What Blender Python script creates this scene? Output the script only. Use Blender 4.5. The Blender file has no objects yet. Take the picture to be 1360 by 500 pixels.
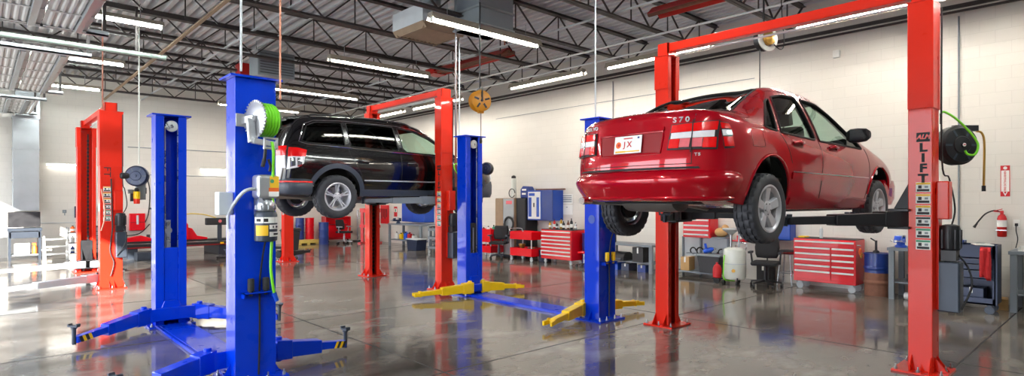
WORLD=10.0; SUN=24.0; SUNDIR=(0.5,0.8,-0.28); TUBE=165.0
import bpy, bmesh, math, random
from mathutils import Vector, Matrix, Euler
from mathutils.bvhtree import BVHTree
R = math.radians
random.seed(7)
SC = bpy.context.scene
COL = SC.collection

# ------------------------------------------------------------------ materials
def srgb(r, g, b):
    def f(c):
        c /= 255.0
        return c / 12.92 if c <= 0.04045 else ((c + 0.055) / 1.055) ** 2.4
    return (f(r), f(g), f(b))

def pm(name, rgb, rough=0.5, metal=0.0, coat=0.0, var=0.10, scale=6.0, bump=0.0, spec=0.5, emis=None, estr=0.0, trans=0.0, rvar=0.0):
    """principled material; colour, roughness and bump broken up by object-space noise"""
    m = bpy.data.materials.new(name)
    m.use_nodes = True
    nt = m.node_tree
    b = nt.nodes['Principled BSDF']
    col = srgb(*rgb)
    b.inputs['Roughness'].default_value = rough
    b.inputs['Metallic'].default_value = metal
    b.inputs['Coat Weight'].default_value = coat
    b.inputs['Coat Roughness'].default_value = 0.04
    b.inputs['Specular IOR Level'].default_value = spec
    b.inputs['Transmission Weight'].default_value = trans
    if emis:
        b.inputs['Emission Color'].default_value = (*emis, 1)
        b.inputs['Emission Strength'].default_value = estr
    tc = nt.nodes.new('ShaderNodeTexCoord')
    n = nt.nodes.new('ShaderNodeTexNoise')
    n.inputs['Scale'].default_value = scale
    n.inputs['Detail'].default_value = 4
    nt.links.new(tc.outputs['Object'], n.inputs['Vector'])
    mx = nt.nodes.new('ShaderNodeMix')
    mx.data_type = 'RGBA'
    mx.inputs[6].default_value = (*[c * (1 - var) for c in col], 1)
    mx.inputs[7].default_value = (*[min(1, c * (1 + var)) for c in col], 1)
    nt.links.new(n.outputs['Fac'], mx.inputs[0])
    nt.links.new(mx.outputs[2], b.inputs['Base Color'])
    if rvar:
        mr = nt.nodes.new('ShaderNodeMapRange')
        mr.inputs[1].default_value = 0.3
        mr.inputs[2].default_value = 0.7
        mr.inputs[3].default_value = max(0.02, rough - rvar)
        mr.inputs[4].default_value = rough + rvar
        nt.links.new(n.outputs['Fac'], mr.inputs[0])
        nt.links.new(mr.outputs[0], b.inputs['Roughness'])
    if bump:
        bp = nt.nodes.new('ShaderNodeBump')
        bp.inputs['Strength'].default_value = bump
        bp.inputs['Distance'].default_value = 0.01
        nt.links.new(n.outputs['Fac'], bp.inputs['Height'])
        nt.links.new(bp.outputs[0], b.inputs['Normal'])
    return m

M = {}
def mat(key, *a, **k):
    M[key] = pm(key, *a, **k)
    return M[key]

mat('lift_red', (226, 46, 28), 0.32, coat=0.4, spec=0.1, var=0.03, rvar=0.05)
mat('lift_red_deep', (176, 22, 14), 0.4, var=0.1)
mat('lift_blue', (0, 56, 204), 0.3, coat=0.6, spec=0.1, var=0.03, rvar=0.04)
mat('lift_yellow', (246, 200, 24), 0.4, coat=0.1, spec=0.3, var=0.1)
mat('black_metal', (34, 34, 38), 0.45, metal=0.2, var=0.25, rvar=0.1)
mat('black_plastic', (24, 24, 28), 0.5, var=0.2)
mat('dark_slate', (58, 66, 78), 0.4, metal=0.3, var=0.15)
mat('tool_navy', (34, 46, 74), 0.38, metal=0.2, var=0.15)
mat('steel', (176, 180, 184), 0.3, metal=0.85, var=0.12, rvar=0.1)
mat('chrome', (225, 226, 230), 0.08, metal=1.0, var=0.03)
mat('alu', (190, 192, 196), 0.35, metal=0.7, var=0.1)
mat('grey_paint', (132, 140, 146), 0.5, var=0.1)
mat('bench_grey', (122, 130, 138), 0.5, metal=0.1, var=0.12)
mat('pale_grey', (196, 202, 206), 0.45, var=0.08)
mat('galv', (168, 174, 178), 0.38, metal=0.55, var=0.2, scale=3, rvar=0.1)
mat('white_paint', (232, 232, 228), 0.5, var=0.04)
mat('offwhite', (222, 226, 218), 0.35, coat=0.2, var=0.06)
mat('rubber', (30, 30, 32), 0.75, var=0.2, scale=30, bump=0.1)
mat('tyre', (52, 54, 60), 0.62, var=0.2, scale=20)
mat('wheel_silver', (206, 206, 212), 0.35, metal=0.4, coat=0.1, var=0.05)
mat('tool_red', (222, 14, 30), 0.28, coat=0.25, spec=0.3, var=0.06)
mat('tool_red_dark', (140, 12, 20), 0.35, var=0.1)
mat('drum_blue', (20, 52, 128), 0.35, coat=0.2, var=0.12)
mat('cab_blue', (4, 66, 170), 0.35, coat=0.2, var=0.06)
mat('rust', (126, 84, 66), 0.7, var=0.35, scale=9, bump=0.2)
mat('rustpipe', (150, 96, 80), 0.5, metal=0.3, var=0.2)
mat('hose_green', (126, 224, 40), 0.4, var=0.06)
mat('hose_black', (22, 22, 24), 0.5)
mat('brass', (196, 152, 72), 0.35, metal=0.8)
mat('copper', (206, 140, 116), 0.4, metal=0.4)
mat('joist', (58, 51, 50), 0.55, var=0.3, scale=12)
mat('card', (196, 156, 104), 0.8, var=0.1)
mat('paper', (240, 240, 236), 0.7, var=0.03)
mat('ink', (24, 24, 26), 0.6)
mat('ink_red', (196, 26, 34), 0.5)
mat('ink_yellow', (240, 190, 40), 0.5)
mat('ink_green', (60, 150, 110), 0.5)
mat('cloth_red', (190, 40, 44), 0.9, var=0.15, scale=20)
mat('cloth_black', (30, 30, 34), 0.85, var=0.2)
mat('orange', (240, 110, 40), 0.5)
mat('amber_reel', (206, 136, 22), 0.4, coat=0.2, var=0.1)
mat('plastic_blue', (20, 80, 200), 0.35)
mat('yellow_wood', (226, 196, 100), 0.6, var=0.15)
mat('duct_pale', (214, 216, 214), 0.4, metal=0.2, var=0.06)
mat('ply', (150, 128, 104), 0.7, var=0.2)

# ------------------------------------------------------------------ mesh builder
class MB:
    def __init__(s):
        s.v, s.f, s.m, s.sm = [], [], [], []
    def add(s, vs, fs, mi=0, smooth=False, X=None):
        o = len(s.v)
        if X is not None:
            vs = [X @ Vector(p) for p in vs]
        s.v += [tuple(p) for p in vs]
        s.f += [tuple(i + o for i in f) for f in fs]
        s.m += [mi] * len(fs)
        s.sm += [smooth] * len(fs)
        return s
    def box(s, c, d, mi=0, rz=0, rx=0, ry=0):
        a, b, e = d[0] / 2, d[1] / 2, d[2] / 2
        vs = [(x, y, z) for z in (-e, e) for y in (-b, b) for x in (-a, a)]
        fs = [(0, 2, 3, 1), (4, 5, 7, 6), (0, 1, 5, 4), (2, 6, 7, 3), (0, 4, 6, 2), (1, 3, 7, 5)]
        return s.add(vs, fs, mi, False, Matrix.Translation(c) @ Euler((rx, ry, rz)).to_matrix().to_4x4())
    def bb(s, x0, x1, y0, y1, z0, z1, mi=0):
        return s.box(((x0 + x1) / 2, (y0 + y1) / 2, (z0 + z1) / 2), (x1 - x0, y1 - y0, z1 - z0), mi)
    def beam(s, p0, p1, w, h, mi=0, up=(0, 0, 1)):
        p0, p1 = Vector(p0), Vector(p1)
        d = (p1 - p0)
        L = d.length
        d.normalize()
        u = Vector(up)
        if abs(d.dot(u)) > 0.98:
            u = Vector((1, 0, 0))
        r = d.cross(u).normalized()
        u = r.cross(d)
        X = Matrix((d, r, u)).transposed().to_4x4()
        X.translation = (p0 + p1) / 2
        a, b, e = L / 2, w / 2, h / 2
        vs = [(x, y, z) for z in (-e, e) for y in (-b, b) for x in (-a, a)]
        fs = [(0, 1, 3, 2), (4, 6, 7, 5), (0, 4, 5, 1), (2, 3, 7, 6), (0, 2, 6, 4), (1, 5, 7, 3)]
        return s.add(vs, fs, mi, False, X)
    def lathe(s, prof, o=(0, 0, 0), ax=(0, 0, 1), n=24, mi=0, smooth=True, cap=True, sx=1.0):
        ax = Vector(ax).normalized()
        q = Vector((0, 0, 1)).rotation_difference(ax).to_matrix().to_4x4()
        X = Matrix.Translation(o) @ q
        vs, fs = [], []
        for r, h in prof:
            for k in range(n):
                a = 2 * math.pi * k / n
                vs.append((r * math.cos(a) * sx, r * math.sin(a), h))
        for i in range(len(prof) - 1):
            for k in range(n):
                k2 = (k + 1) % n
                fs.append((i * n + k, i * n + k2, (i + 1) * n + k2, (i + 1) * n + k))
        s.add(vs, fs, mi, smooth, X)
        if cap:
            cf = []
            if prof[0][0] > 1e-6: cf.append(tuple(reversed(range(n))))
            if prof[-1][0] > 1e-6: cf.append(tuple(range((len(prof) - 1) * n, len(prof) * n)))
            o2 = len(s.v) - len(vs)
            for f in cf:
                s.f.append(tuple(i + o2 for i in f)); s.m.append(mi); s.sm.append(False)
        return s
    def cyl(s, p0, p1, r, r1=None, n=16, mi=0, smooth=True):
        p0, p1 = Vector(p0), Vector(p1)
        return s.lathe([(r, 0), (r if r1 is None else r1, (p1 - p0).length)], p0, p1 - p0, n, mi, smooth)
    def tube(s, pts, r, n=8, mi=0, closed=False, smooth=True):
        P = [Vector(p) for p in pts]
        N = len(P)
        vs, fs = [], []
        up = None
        for i in range(N):
            if closed:
                t = P[(i + 1) % N] - P[i - 1]
            else:
                t = P[min(i + 1, N - 1)] - P[max(i - 1, 0)]
            t.normalize()
            if up is None:
                up = Vector((0, 0, 1)) if abs(t.z) < 0.9 else Vector((1, 0, 0))
            a = t.cross(up)
            if a.length < 1e-4:
                a = t.orthogonal()
            a.normalize()
            up = a.cross(t).normalized()
            rr = r[i] if isinstance(r, (list, tuple)) else r
            for k in range(n):
                w = 2 * math.pi * k / n
                vs.append(P[i] + (a * math.cos(w) + up * math.sin(w)) * rr)
        for i in range(N if closed else N - 1):
            j = (i + 1) % N
            for k in range(n):
                k2 = (k + 1) % n
                fs.append((i * n + k, i * n + k2, j * n + k2, j * n + k))
        if not closed:
            fs.append(tuple(reversed(range(n))))
            fs.append(tuple(range((N - 1) * n, N * n)))
        return s.add(vs, fs, mi, smooth)
    def prism(s, poly, plane, lo, hi, mi=0):
        def P(a, b, c):
            return {'xy': (a, b, c), 'xz': (a, c, b), 'yz': (c, a, b)}[plane]
        n = len(poly)
        vs = [P(a, b, lo) for a, b in poly] + [P(a, b, hi) for a, b in poly]
        fs = [tuple(reversed(range(n))), tuple(range(n, 2 * n))] + [(i, (i + 1) % n, n + (i + 1) % n, n + i) for i in range(n)]
        return s.add(vs, fs, mi)
    def sweep(s, path, prof, mi=0, smooth=False, closed_prof=True):
        """path of (x,y,z), prof of (outward, up): outward is to the right of travel"""
        P = [Vector(p) for p in path]
        vs, fs = [], []
        m = len(prof)
        for i, p in enumerate(P):
            t = (P[min(i + 1, len(P) - 1)] - P[max(i - 1, 0)])
            t.z = 0
            t.normalize()
            o = Vector((t.y, -t.x, 0))
            for a, b in prof:
                vs.append(p + o * a + Vector((0, 0, b)))
        for i in range(len(P) - 1):
            for k in range(m if closed_prof else m - 1):
                k2 = (k + 1) % m
                fs.append((i * m + k, (i + 1) * m + k, (i + 1) * m + k2, i * m + k2))
        if closed_prof:
            fs.append(tuple(range(m)))
            fs.append(tuple(reversed(range((len(P) - 1) * m, len(P) * m))))
        return s.add(vs, fs, mi, smooth)
    def ball(s, c, r, n=14, mi=0, sz=(1, 1, 1)):
        prof = [(max(1e-7, math.sin(math.pi * i / 8)) * r, -math.cos(math.pi * i / 8) * r) for i in range(9)]
        t = MB().lathe(prof, (0, 0, 0), (0, 0, 1), n, cap=False)
        return s.add([(a * sz[0] + c[0], b * sz[1] + c[1], e * sz[2] + c[2]) for a, b, e in t.v], t.f, mi, True)
    def build(s, name, mats, parent=None, bevel=0.0, seg=2, recalc=True):
        me = bpy.data.meshes.new(name)
        me.from_pydata(s.v, [], s.f)
        if not isinstance(mats, (list, tuple)):
            mats = [mats]
        for m in mats:
            me.materials.append(M[m] if isinstance(m, str) else m)
        me.polygons.foreach_set('material_index', s.m)
        me.polygons.foreach_set('use_smooth', s.sm)
        if recalc:
            b = bmesh.new(); b.from_mesh(me)
            bmesh.ops.recalc_face_normals(b, faces=b.faces)
            b.to_mesh(me); b.free()
        if any(s.sm):
            me.set_sharp_from_angle(angle=R(42))
        me.update()
        o = bpy.data.objects.new(name, me)
        COL.objects.link(o)
        if parent: o.parent = parent
        if bevel:
            md = o.modifiers.new('edge', 'BEVEL')
            md.width = bevel; md.segments = seg; md.limit_method = 'ANGLE'; md.angle_limit = R(40)
            md.harden_normals = False
        return o

def thing(name, label, cat, loc=(0, 0, 0), rz=0.0, group=None):
    o = bpy.data.objects.new(name, None)
    o.empty_display_size = 0.1
    COL.objects.link(o)
    o.location = loc
    o.rotation_euler = (0, 0, rz)
    return tag(o, label, cat, group)

def tag(o, label, cat, group=None):
    o['label'] = label
    o['category'] = cat
    if group: o['group'] = group
    return o

def struct(o):
    o['kind'] = 'structure'
    return o

def copy_tree(o, parent=None):
    c = o.copy()
    COL.objects.link(c)
    if parent: c.parent = parent
    for ch in [x for x in bpy.data.objects if x.parent == o]:
        copy_tree(ch, c)
    return c

def dup(o, label, loc, rz=None, group=None):
    c = copy_tree(o)
    c['label'] = label
    c.location = loc
    if rz is not None: c.rotation_euler = (0, 0, rz)
    if group: c['group'] = group
    return c

FACE = {'-y': (R(90), 0, 0), '-x': (R(90), 0, R(-90)), '+x': (R(90), 0, R(90)), '+y': (R(90), 0, R(180))}
def text(name, s, size, m, parent, loc, face='-y', sx=1.0, ext=0.001, rot=None, bold=0.0, space=1.0, shear=0.0):
    cu = bpy.data.curves.new(name, 'FONT')
    cu.body = s; cu.size = size; cu.extrude = ext; cu.align_x = 'CENTER'; cu.align_y = 'CENTER'
    cu.offset = bold; cu.space_line = space; cu.resolution_u = 3; cu.shear = shear
    t = bpy.data.objects.new(name, cu)
    COL.objects.link(t)
    dg = bpy.context.evaluated_depsgraph_get()
    me = bpy.data.meshes.new_from_object(t.evaluated_get(dg))
    bpy.data.objects.remove(t); bpy.data.curves.remove(cu)
    me.materials.clear()
    me.materials.append(M[m])
    o = bpy.data.objects.new(name, me)
    COL.objects.link(o)
    if parent: o.parent = parent
    o.location = loc
    o.rotation_euler = rot if rot is not None else FACE[face]
    o.scale = (sx, 1, 1)
    return o

def arc(c, r, a0, a1, n, plane='xz'):
    out = []
    for i in range(n + 1):
        a = R(a0 + (a1 - a0) * i / n)
        u, w = r * math.cos(a), r * math.sin(a)
        out.append({'xz': (c[0] + u, c[1], c[2] + w), 'yz': (c[0], c[1] + u, c[2] + w), 'xy': (c[0] + u, c[1] + w, c[2])}[plane])
    return out

def spline(pts, n=6):
    P = [Vector(p) for p in pts]
    out = []
    for i in range(len(P) - 1):
        a, b, c, d = P[max(i - 1, 0)], P[i], P[i + 1], P[min(i + 2, len(P) - 1)]
        for k in range(n):
            t = k / n
            out.append(0.5 * ((2 * b) + (c - a) * t + (2 * a - 5 * b + 4 * c - d) * t * t + (3 * b - a - 3 * c + d) * t ** 3))
    out.append(P[-1])
    return out
# ================================================================== CAMERA, WORLD, ROOM
H0 = 1.68
cam_d = bpy.data.cameras.new('camera')
cam_d.sensor_width = 36.0
cam_d.lens = 36.0 * 770 / 1360
cam_d.shift_y = (267 - 250) / 1360
cam_d.clip_start = 0.05
cam = bpy.data.objects.new('camera', cam_d)
COL.objects.link(cam)
cam.location = (0, 0, H0)
cam.rotation_euler = (R(90), 0, R(-42.6))
SC.camera = cam
SC.view_settings.view_transform = 'Standard'
SC.view_settings.look = 'None'
SC.view_settings.gamma = 1.0
SC.view_settings.use_curve_mapping = False
SC.view_settings.exposure = 0.0
SC.cycles.use_denoising = True
SC.cycles.max_bounces = 10
SC.cycles.diffuse_bounces = 5
SC.cycles.glossy_bounces = 5
SC.cycles.transmission_bounces = 6
SC.cycles.sample_clamp_indirect = 6.0
SC.cycles.caustics_reflective = False
SC.cycles.caustics_refractive = False

w = bpy.data.worlds.new('daylight')
SC.world = w
w.use_nodes = True
nt = w.node_tree
bg = nt.nodes['Background']
tcw = nt.nodes.new('ShaderNodeTexCoord')
sp = nt.nodes.new('ShaderNodeSeparateXYZ')
nt.links.new(tcw.outputs['Generated'], sp.inputs[0])
rw = nt.nodes.new('ShaderNodeValToRGB')
e = rw.color_ramp.elements
e[0].position, e[0].color = 0.0, (0.55, 0.53, 0.50, 1)
e[1].position, e[1].color = 1.0, (0.45, 0.62, 0.90, 1)
k = e.new(0.49); k.color = (0.62, 0.60, 0.57, 1)
k = e.new(0.52); k.color = (0.92, 0.95, 1.0, 1)
mrw = nt.nodes.new('ShaderNodeMapRange')
mrw.inputs[1].default_value = -1; mrw.inputs[2].default_value = 1
nt.links.new(sp.outputs[2], mrw.inputs[0])
nt.links.new(mrw.outputs[0], rw.inputs[0])
nt.links.new(rw.outputs[0], bg.inputs['Color'])
bg.inputs['Strength'].default_value = WORLD

sun_d = bpy.data.lights.new('sun', 'SUN')
sun_d.energy = SUN
sun_d.angle = R(0.6)
sun_d.color = (1.0, 0.95, 0.86)
sun = bpy.data.objects.new('sun', sun_d)
COL.objects.link(sun)
sun.rotation_euler = Vector(SUNDIR).to_track_quat('-Z', 'Y').to_euler()

XW, YB, XL, YN = 12.2, 22.6, -3.4, -9.0
ZD = 5.6

# --- floor: sealed dark concrete with saw cut joints
fm = bpy.data.materials.new('polished_concrete')
fm.use_nodes = True
nt = fm.node_tree
b = nt.nodes['Principled BSDF']
tc = nt.nodes.new('ShaderNodeTexCoord')
def noise(sc, det=6, rough=0.6, vec=None):
    n = nt.nodes.new('ShaderNodeTexNoise')
    n.inputs['Scale'].default_value = sc
    n.inputs['Detail'].default_value = det
    n.inputs['Roughness'].default_value = rough
    nt.links.new(vec if vec is not None else tc.outputs['Object'], n.inputs['Vector'])
    return n
mp = nt.nodes.new('ShaderNodeMapping')
mp.inputs['Rotation'].default_value = (0, 0, R(40))
mp.inputs['Scale'].default_value = (1, 1.7, 1)
nt.links.new(tc.outputs['Object'], mp.inputs['Vector'])
n1 = noise(0.35, 5, 0.55); n2 = noise(1.1, 9, 0.62, mp.outputs[0]); n3 = noise(16, 4, 0.6)
def ramp(src, stops):
    r = nt.nodes.new('ShaderNodeValToRGB')
    e = r.color_ramp.elements
    e[0].position, e[0].color = stops[0][0], (*stops[0][1], 1)
    e[1].position, e[1].color = stops[-1][0], (*stops[-1][1], 1)
    for p, c in stops[1:-1]:
        k = e.new(p); k.color = (*c, 1)
    nt.links.new(src, r.inputs[0])
    return r
r1 = ramp(n2.outputs['Fac'], [(0.30, srgb(84, 78, 72)), (0.5, srgb(122, 116, 109)), (0.72, srgb(160, 155, 148))])
r2 = ramp(n1.outputs['Fac'], [(0.35, (0.55, 0.53, 0.52)), (0.65, (1.15, 1.13, 1.1))])
mm = nt.nodes.new('ShaderNodeMix'); mm.data_type = 'RGBA'; mm.blend_type = 'MULTIPLY'
mm.inputs[0].default_value = 1.0
nt.links.new(r1.outputs[0], mm.inputs[6]); nt.links.new(r2.outputs[0], mm.inputs[7])
nt.links.new(mm.outputs[2], b.inputs['Base Color'])
mr = nt.nodes.new('ShaderNodeMapRange')
mr.inputs[1].default_value = 0.3; mr.inputs[2].default_value = 0.75
mr.inputs[3].default_value = 0.05; mr.inputs[4].default_value = 0.17
nt.links.new(n2.outputs['Fac'], mr.inputs[0])
nt.links.new(mr.outputs[0], b.inputs['Roughness'])
b.inputs['Specular IOR Level'].default_value = 1.0
bp = nt.nodes.new('ShaderNodeBump'); bp.inputs['Strength'].default_value = 0.03; bp.inputs['Distance'].default_value = 0.01
nt.links.new(n3.outputs['Fac'], bp.inputs['Height']); nt.links.new(bp.outputs[0], b.inputs['Normal'])
M['floor'] = fm
f = MB().bb(XL - 0.2, XW + 0.2, YN - 0.2, YB + 0.2, -0.2, 0.0)
struct(f.build('floor', 'floor'))
mat('apron', (176, 172, 164), 0.8, var=0.12, scale=1.5)
struct(MB().bb(-30, XL - 0.2, YN - 20, YB + 20, -0.25, -0.03).build('ground', 'apron'))
# saw cuts as thin dark grooves
j = MB()
for y in (1.28, 4.62, 7.96, 11.3, 14.64, 17.98, 21.3):
    j.bb(XL, XW, y - 0.009, y + 0.009, 0.0, 0.0015)
for x in (-0.75, 3.35, 7.45, 11.55):
    j.bb(x - 0.009, x + 0.009, -1, YB, 0.0, 0.0015)
struct(j.build('trim_1', 'ink'))

# --- painted block wall
wm = bpy.data.materials.new('painted_block')
wm.use_nodes = True
nt = wm.node_tree
b = nt.nodes['Principled BSDF']
tc = nt.nodes.new('ShaderNodeTexCoord')
def wallmat(nt, b, tc, horiz):
    sp = nt.nodes.new('ShaderNodeSeparateXYZ'); cb = nt.nodes.new('ShaderNodeCombineXYZ')
    nt.links.new(tc.outputs['Object'], sp.inputs[0])
    nt.links.new(sp.outputs[horiz], cb.inputs[0]); nt.links.new(sp.outputs[2], cb.inputs[1])
    br = nt.nodes.new('ShaderNodeTexBrick')
    br.inputs['Scale'].default_value = 1.0
    br.inputs['Brick Width'].default_value = 0.406; br.inputs['Row Height'].default_value = 0.203
    br.inputs['Mortar Size'].default_value = 0.006; br.inputs['Mortar Smooth'].default_value = 0.6
    br.inputs['Color1'].default_value = (*srgb(222, 218, 210), 1)
    br.inputs['Color2'].default_value = (*srgb(219, 215, 207), 1)
    br.inputs['Mortar'].default_value = (*srgb(212, 208, 200), 1)
    nt.links.new(cb.outputs[0], br.inputs['Vector'])
    nt.links.new(br.outputs[0], b.inputs['Base Color'])
    bp = nt.nodes.new('ShaderNodeBump'); bp.inputs['Strength'].default_value = 0.25; bp.inputs['Distance'].default_value = 0.01
    bp.invert = True
    nt.links.new(br.outputs['Fac'], bp.inputs['Height']); nt.links.new(bp.outputs[0], b.inputs['Normal'])
    b.inputs['Roughness'].default_value = 0.45
wallmat(nt, b, tc, 1)
M['block_y'] = wm
wm2 = bpy.data.materials.new('painted_block_back')
wm2.use_nodes = True
wallmat(wm2.node_tree, wm2.node_tree.nodes['Principled BSDF'], wm2.node_tree.nodes.new('ShaderNodeTexCoord'), 0)
M['block_x'] = wm2

struct(MB().bb(XW, XW + 0.2, YN, YB + 0.2, 0, ZD + 0.15).build('wall_right', 'block_y'))
struct(MB().bb(XL - 0.2, XW + 0.2, YB, YB + 0.2, 0, ZD + 0.15).build('wall_back', 'block_x'))
struct(MB().bb(XL - 0.2, XW + 0.2, YN - 0.2, YN, 0, ZD + 0.15).build('wall_front', 'grey_paint'))
# left wall: piers and a header over three open overhead-door bays
lw = MB()
bays = [(1.9, 5.3), (6.1, 10.7), (12.4, 17.2), (18.5, 22.35)]
ys = [YN] + [v for bay in bays for v in bay] + [YB]
for k in range(0, len(ys), 2):
    lw.bb(XL - 0.2, XL, ys[k], ys[k + 1], 0, 3.9)
lw.bb(XL - 0.2, XL, YN, YB, 3.9, ZD + 0.1)
struct(lw.build('wall_left', 'block_y'))

# --- corrugated deck
dm = pm('roof_deck', (214, 214, 218), 0.4, metal=0.15, var=0.1, scale=2)
M['deck'] = dm
d = MB()
prof = []
x = XL - 0.2
while x < XW + 0.2:
    prof += [(x, ZD), (x + 0.075, ZD), (x + 0.095, ZD + 0.13), (x + 0.18, ZD + 0.13)]
    x += 0.20
vs = [(a, YN, z) for a, z in prof] + [(a, YB + 0.2, z) for a, z in prof]
n = len(prof)
d.add(vs, [(i, i + 1, n + i + 1, n + i) for i in range(n - 1)])
d.bb(XL - 0.2, XW + 0.2, YN, YB + 0.2, ZD + 0.14, ZD + 0.26)
struct(d.build('ceiling', 'deck', recalc=False))

# --- open web joists spanning left wall to right wall
ZB = 4.97
NAMES = ['twelfth', 'eleventh', 'tenth', 'ninth', 'eighth', 'seventh', 'sixth', 'fifth', 'fourth', 'third', 'second', 'first']
def make_joist(label, y):
    t = thing('roof_joist', label, 'joist', (0, y, 0), 0, 'steel roof joists under the deck')
    a = MB()
    for s in (-1, 1):
        a.bb(XL + 0.01, XW - 0.12, s * 0.035 - 0.03, s * 0.035 + 0.03, ZD - 0.075, ZD - 0.065)
        a.bb(XL + 0.01, XW - 0.12, s * 0.012 - 0.004, s * 0.012 + 0.004, ZD - 0.065, ZD - 0.003)
    a.build('top_chord', 'joist', t)
    a = MB()
    for s in (-1, 1):
        a.bb(XL + 0.7, XW - 0.7, s * 0.035 - 0.03, s * 0.035 + 0.03, ZB, ZB + 0.01)
        a.bb(XL + 0.7, XW - 0.7, s * 0.012 - 0.004, s * 0.012 + 0.004, ZB, ZB + 0.06)
    a.build('bottom_chord', 'joist', t)
    a = MB()
    p = 0.61
    x0 = XL + 0.7
    k = 0
    while x0 + p * (k + 1) < XW - 0.6:
        xa, xb = x0 + p * k, x0 + p * (k + 1)
        za, zb = (ZB + 0.03, ZD - 0.05) if k % 2 == 0 else (ZD - 0.05, ZB + 0.03)
        a.beam((xa, 0, za), (xb, 0, zb), 0.026, 0.026)
        if k % 2 == 0:
            a.beam((xb, 0.0, ZD - 0.06), (xb, 0, ZB + 0.03), 0.02, 0.02)
        k += 1
    a.beam((XW - 0.12, 0, ZD - 0.05), (XW - 0.75, 0, ZB + 0.03), 0.03, 0.03)
    a.build('web', 'joist', t)
    return t
jt = None
for i, nm in enumerate(NAMES):
    y = 21.05 - 1.83 * (len(NAMES) - 1 - i)
    lb = f'dark steel roof joist, {nm} counted from the back wall'
    if jt is None: jt = make_joist(lb, y)
    else: dup(jt, lb, (0, y, 0))

# bridging angles along the room
for x, z, wd, what in ((2.96, ZB - 0.03, 0.07, 'wide pale bridging angle under the joists above the blue lift with the hose reel'),
                       (4.0, ZB + 0.09, 0.045, 'thin pale bridging rod between the blue lift and the black car, near the joist bottoms'),
                       (5.1, ZD - 0.11, 0.045, 'thin pale bridging rod just under the deck, over the back of the black car'),
                       (8.4, ZB + 0.09, 0.045, 'thin pale bridging rod beyond the red overhead lift beams')):
    o = MB().bb(x - wd / 2, x + wd / 2, -1, YB, z - 0.02, z + 0.008).build('bridging_bar', 'ply' if wd > 0.05 else 'pale_grey')
    tag(o, what, 'bar', 'bridging bars across the joists')

# --- trims high on the right wall
struct(MB().bb(XW - 0.06, XW, YN, YB, 4.94, 5.0).build('trim_2', 'joist'))
o = MB().tube([(XW - 0.12, YN, 4.86), (XW - 0.12, YB, 4.86)], 0.022).build('sprinkler_pipe', 'joist')
tag(o, 'thin dark pipe running high along the right block wall', 'pipe')
for x, z, lb in ((10.2, 4.80, 'straight pale conduit the wall row of strip lights hangs below'), (9.55, 4.86, 'straight pale conduit inboard of the wall row of strip lights')):
    tag(MB().tube([(x, 0.5, z), (x, YB, z)], 0.022).build('conduit_run', 'duct_pale'), lb, 'conduit')

# --- fluorescent strip fixtures
mat('reflector_grey', (150, 142, 128), 0.5, var=0.1)
def emat(name, rgb, s):
    m = bpy.data.materials.new(name)
    m.use_nodes = True
    b = m.node_tree.nodes['Principled BSDF']
    b.inputs['Base Color'].default_value = (0.9, 0.9, 0.9, 1)
    b.inputs['Emission Color'].default_value = (*rgb, 1)
    b.inputs['Emission Strength'].default_value = s
    M[name] = m
emat('tube_warm', (1.0, 0.925, 0.82), TUBE)
emat('tube_dim', (1.0, 0.95, 0.85), TUBE / 8)
emat('tube_cool', (0.93, 1.0, 0.97), TUBE)
def make_fixture(label, tube, loc, rz, open_strip=False):
    t = thing('strip_light', label, 'ceiling light', loc, rz, 'fluorescent strip lights')
    a = MB().bb(-1.24, 1.24, -0.05, 0.05, 0.05, 0.12)
    if open_strip: a.prism([(-0.05, 0.12), (-0.075, 0.05), (0.075, 0.05), (0.05, 0.12)], 'yz', -1.24, 1.24)
    else: a.prism([(-0.05, 0.12), (-0.105, 0.012), (-0.11, 0.012), (-0.06, 0.13), (0.06, 0.13), (0.11, 0.012), (0.105, 0.012), (0.05, 0.12)], 'yz', -1.24, 1.24)
    a.build('reflector', 'reflector_grey', t)
    for x0, x1 in ((-1.21, -0.015), (0.015, 1.21)):
        a = MB().cyl((x0, 0, 0.02), (x1, 0, 0.02), 0.02, n=12)
        a.build('lamp_tube', tube, t)
    for x in (-1.215, 0, 1.215):
        MB().bb(x - 0.012, x + 0.012, -0.03, 0.03, -0.01, 0.06).build('lampholder', 'white_paint', t)
    top = 4.965 - loc[2] if abs(rz) < 0.1 else 4.776 - loc[2]
    for x in (-0.9, 0.9):
        MB().cyl((x, 0, 0.12), (x, 0, max(top, 0.14)), 0.006, n=6).build('hanger', 'steel', t)
    return t
fx = make_fixture('warm strip light over the row of benches, nearest the right-hand red post', 'tube_warm', (10.2, 2.75, 4.58), R(90))
def fdup(src, label, loc, rz, tube):
    c = dup(src, label, loc, rz)
    for ch in c.children:
        if ch.name.startswith('lamp_tube'):
            ch.material_slots[0].link = 'OBJECT'
            ch.material_slots[0].material = M[tube]
    return c
for (y, lb) in ((6.75, 'warm wall-row strip light behind the far post of the red sedan lift'),
                (9.9, 'warm strip light of the wall row, right of the yellow hanging reel'),
                (14.5, 'strip light of the wall row crossing behind the front post of the black car lift'),
                (17.6, 'strip light of the wall row, last one towards the back wall'),
                (-0.6, 'warm strip light of the wall row, right of the near red post')):
    fdup(fx, lb, (10.2, y, 4.58), R(90), 'tube_warm')
protos = {}
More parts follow.
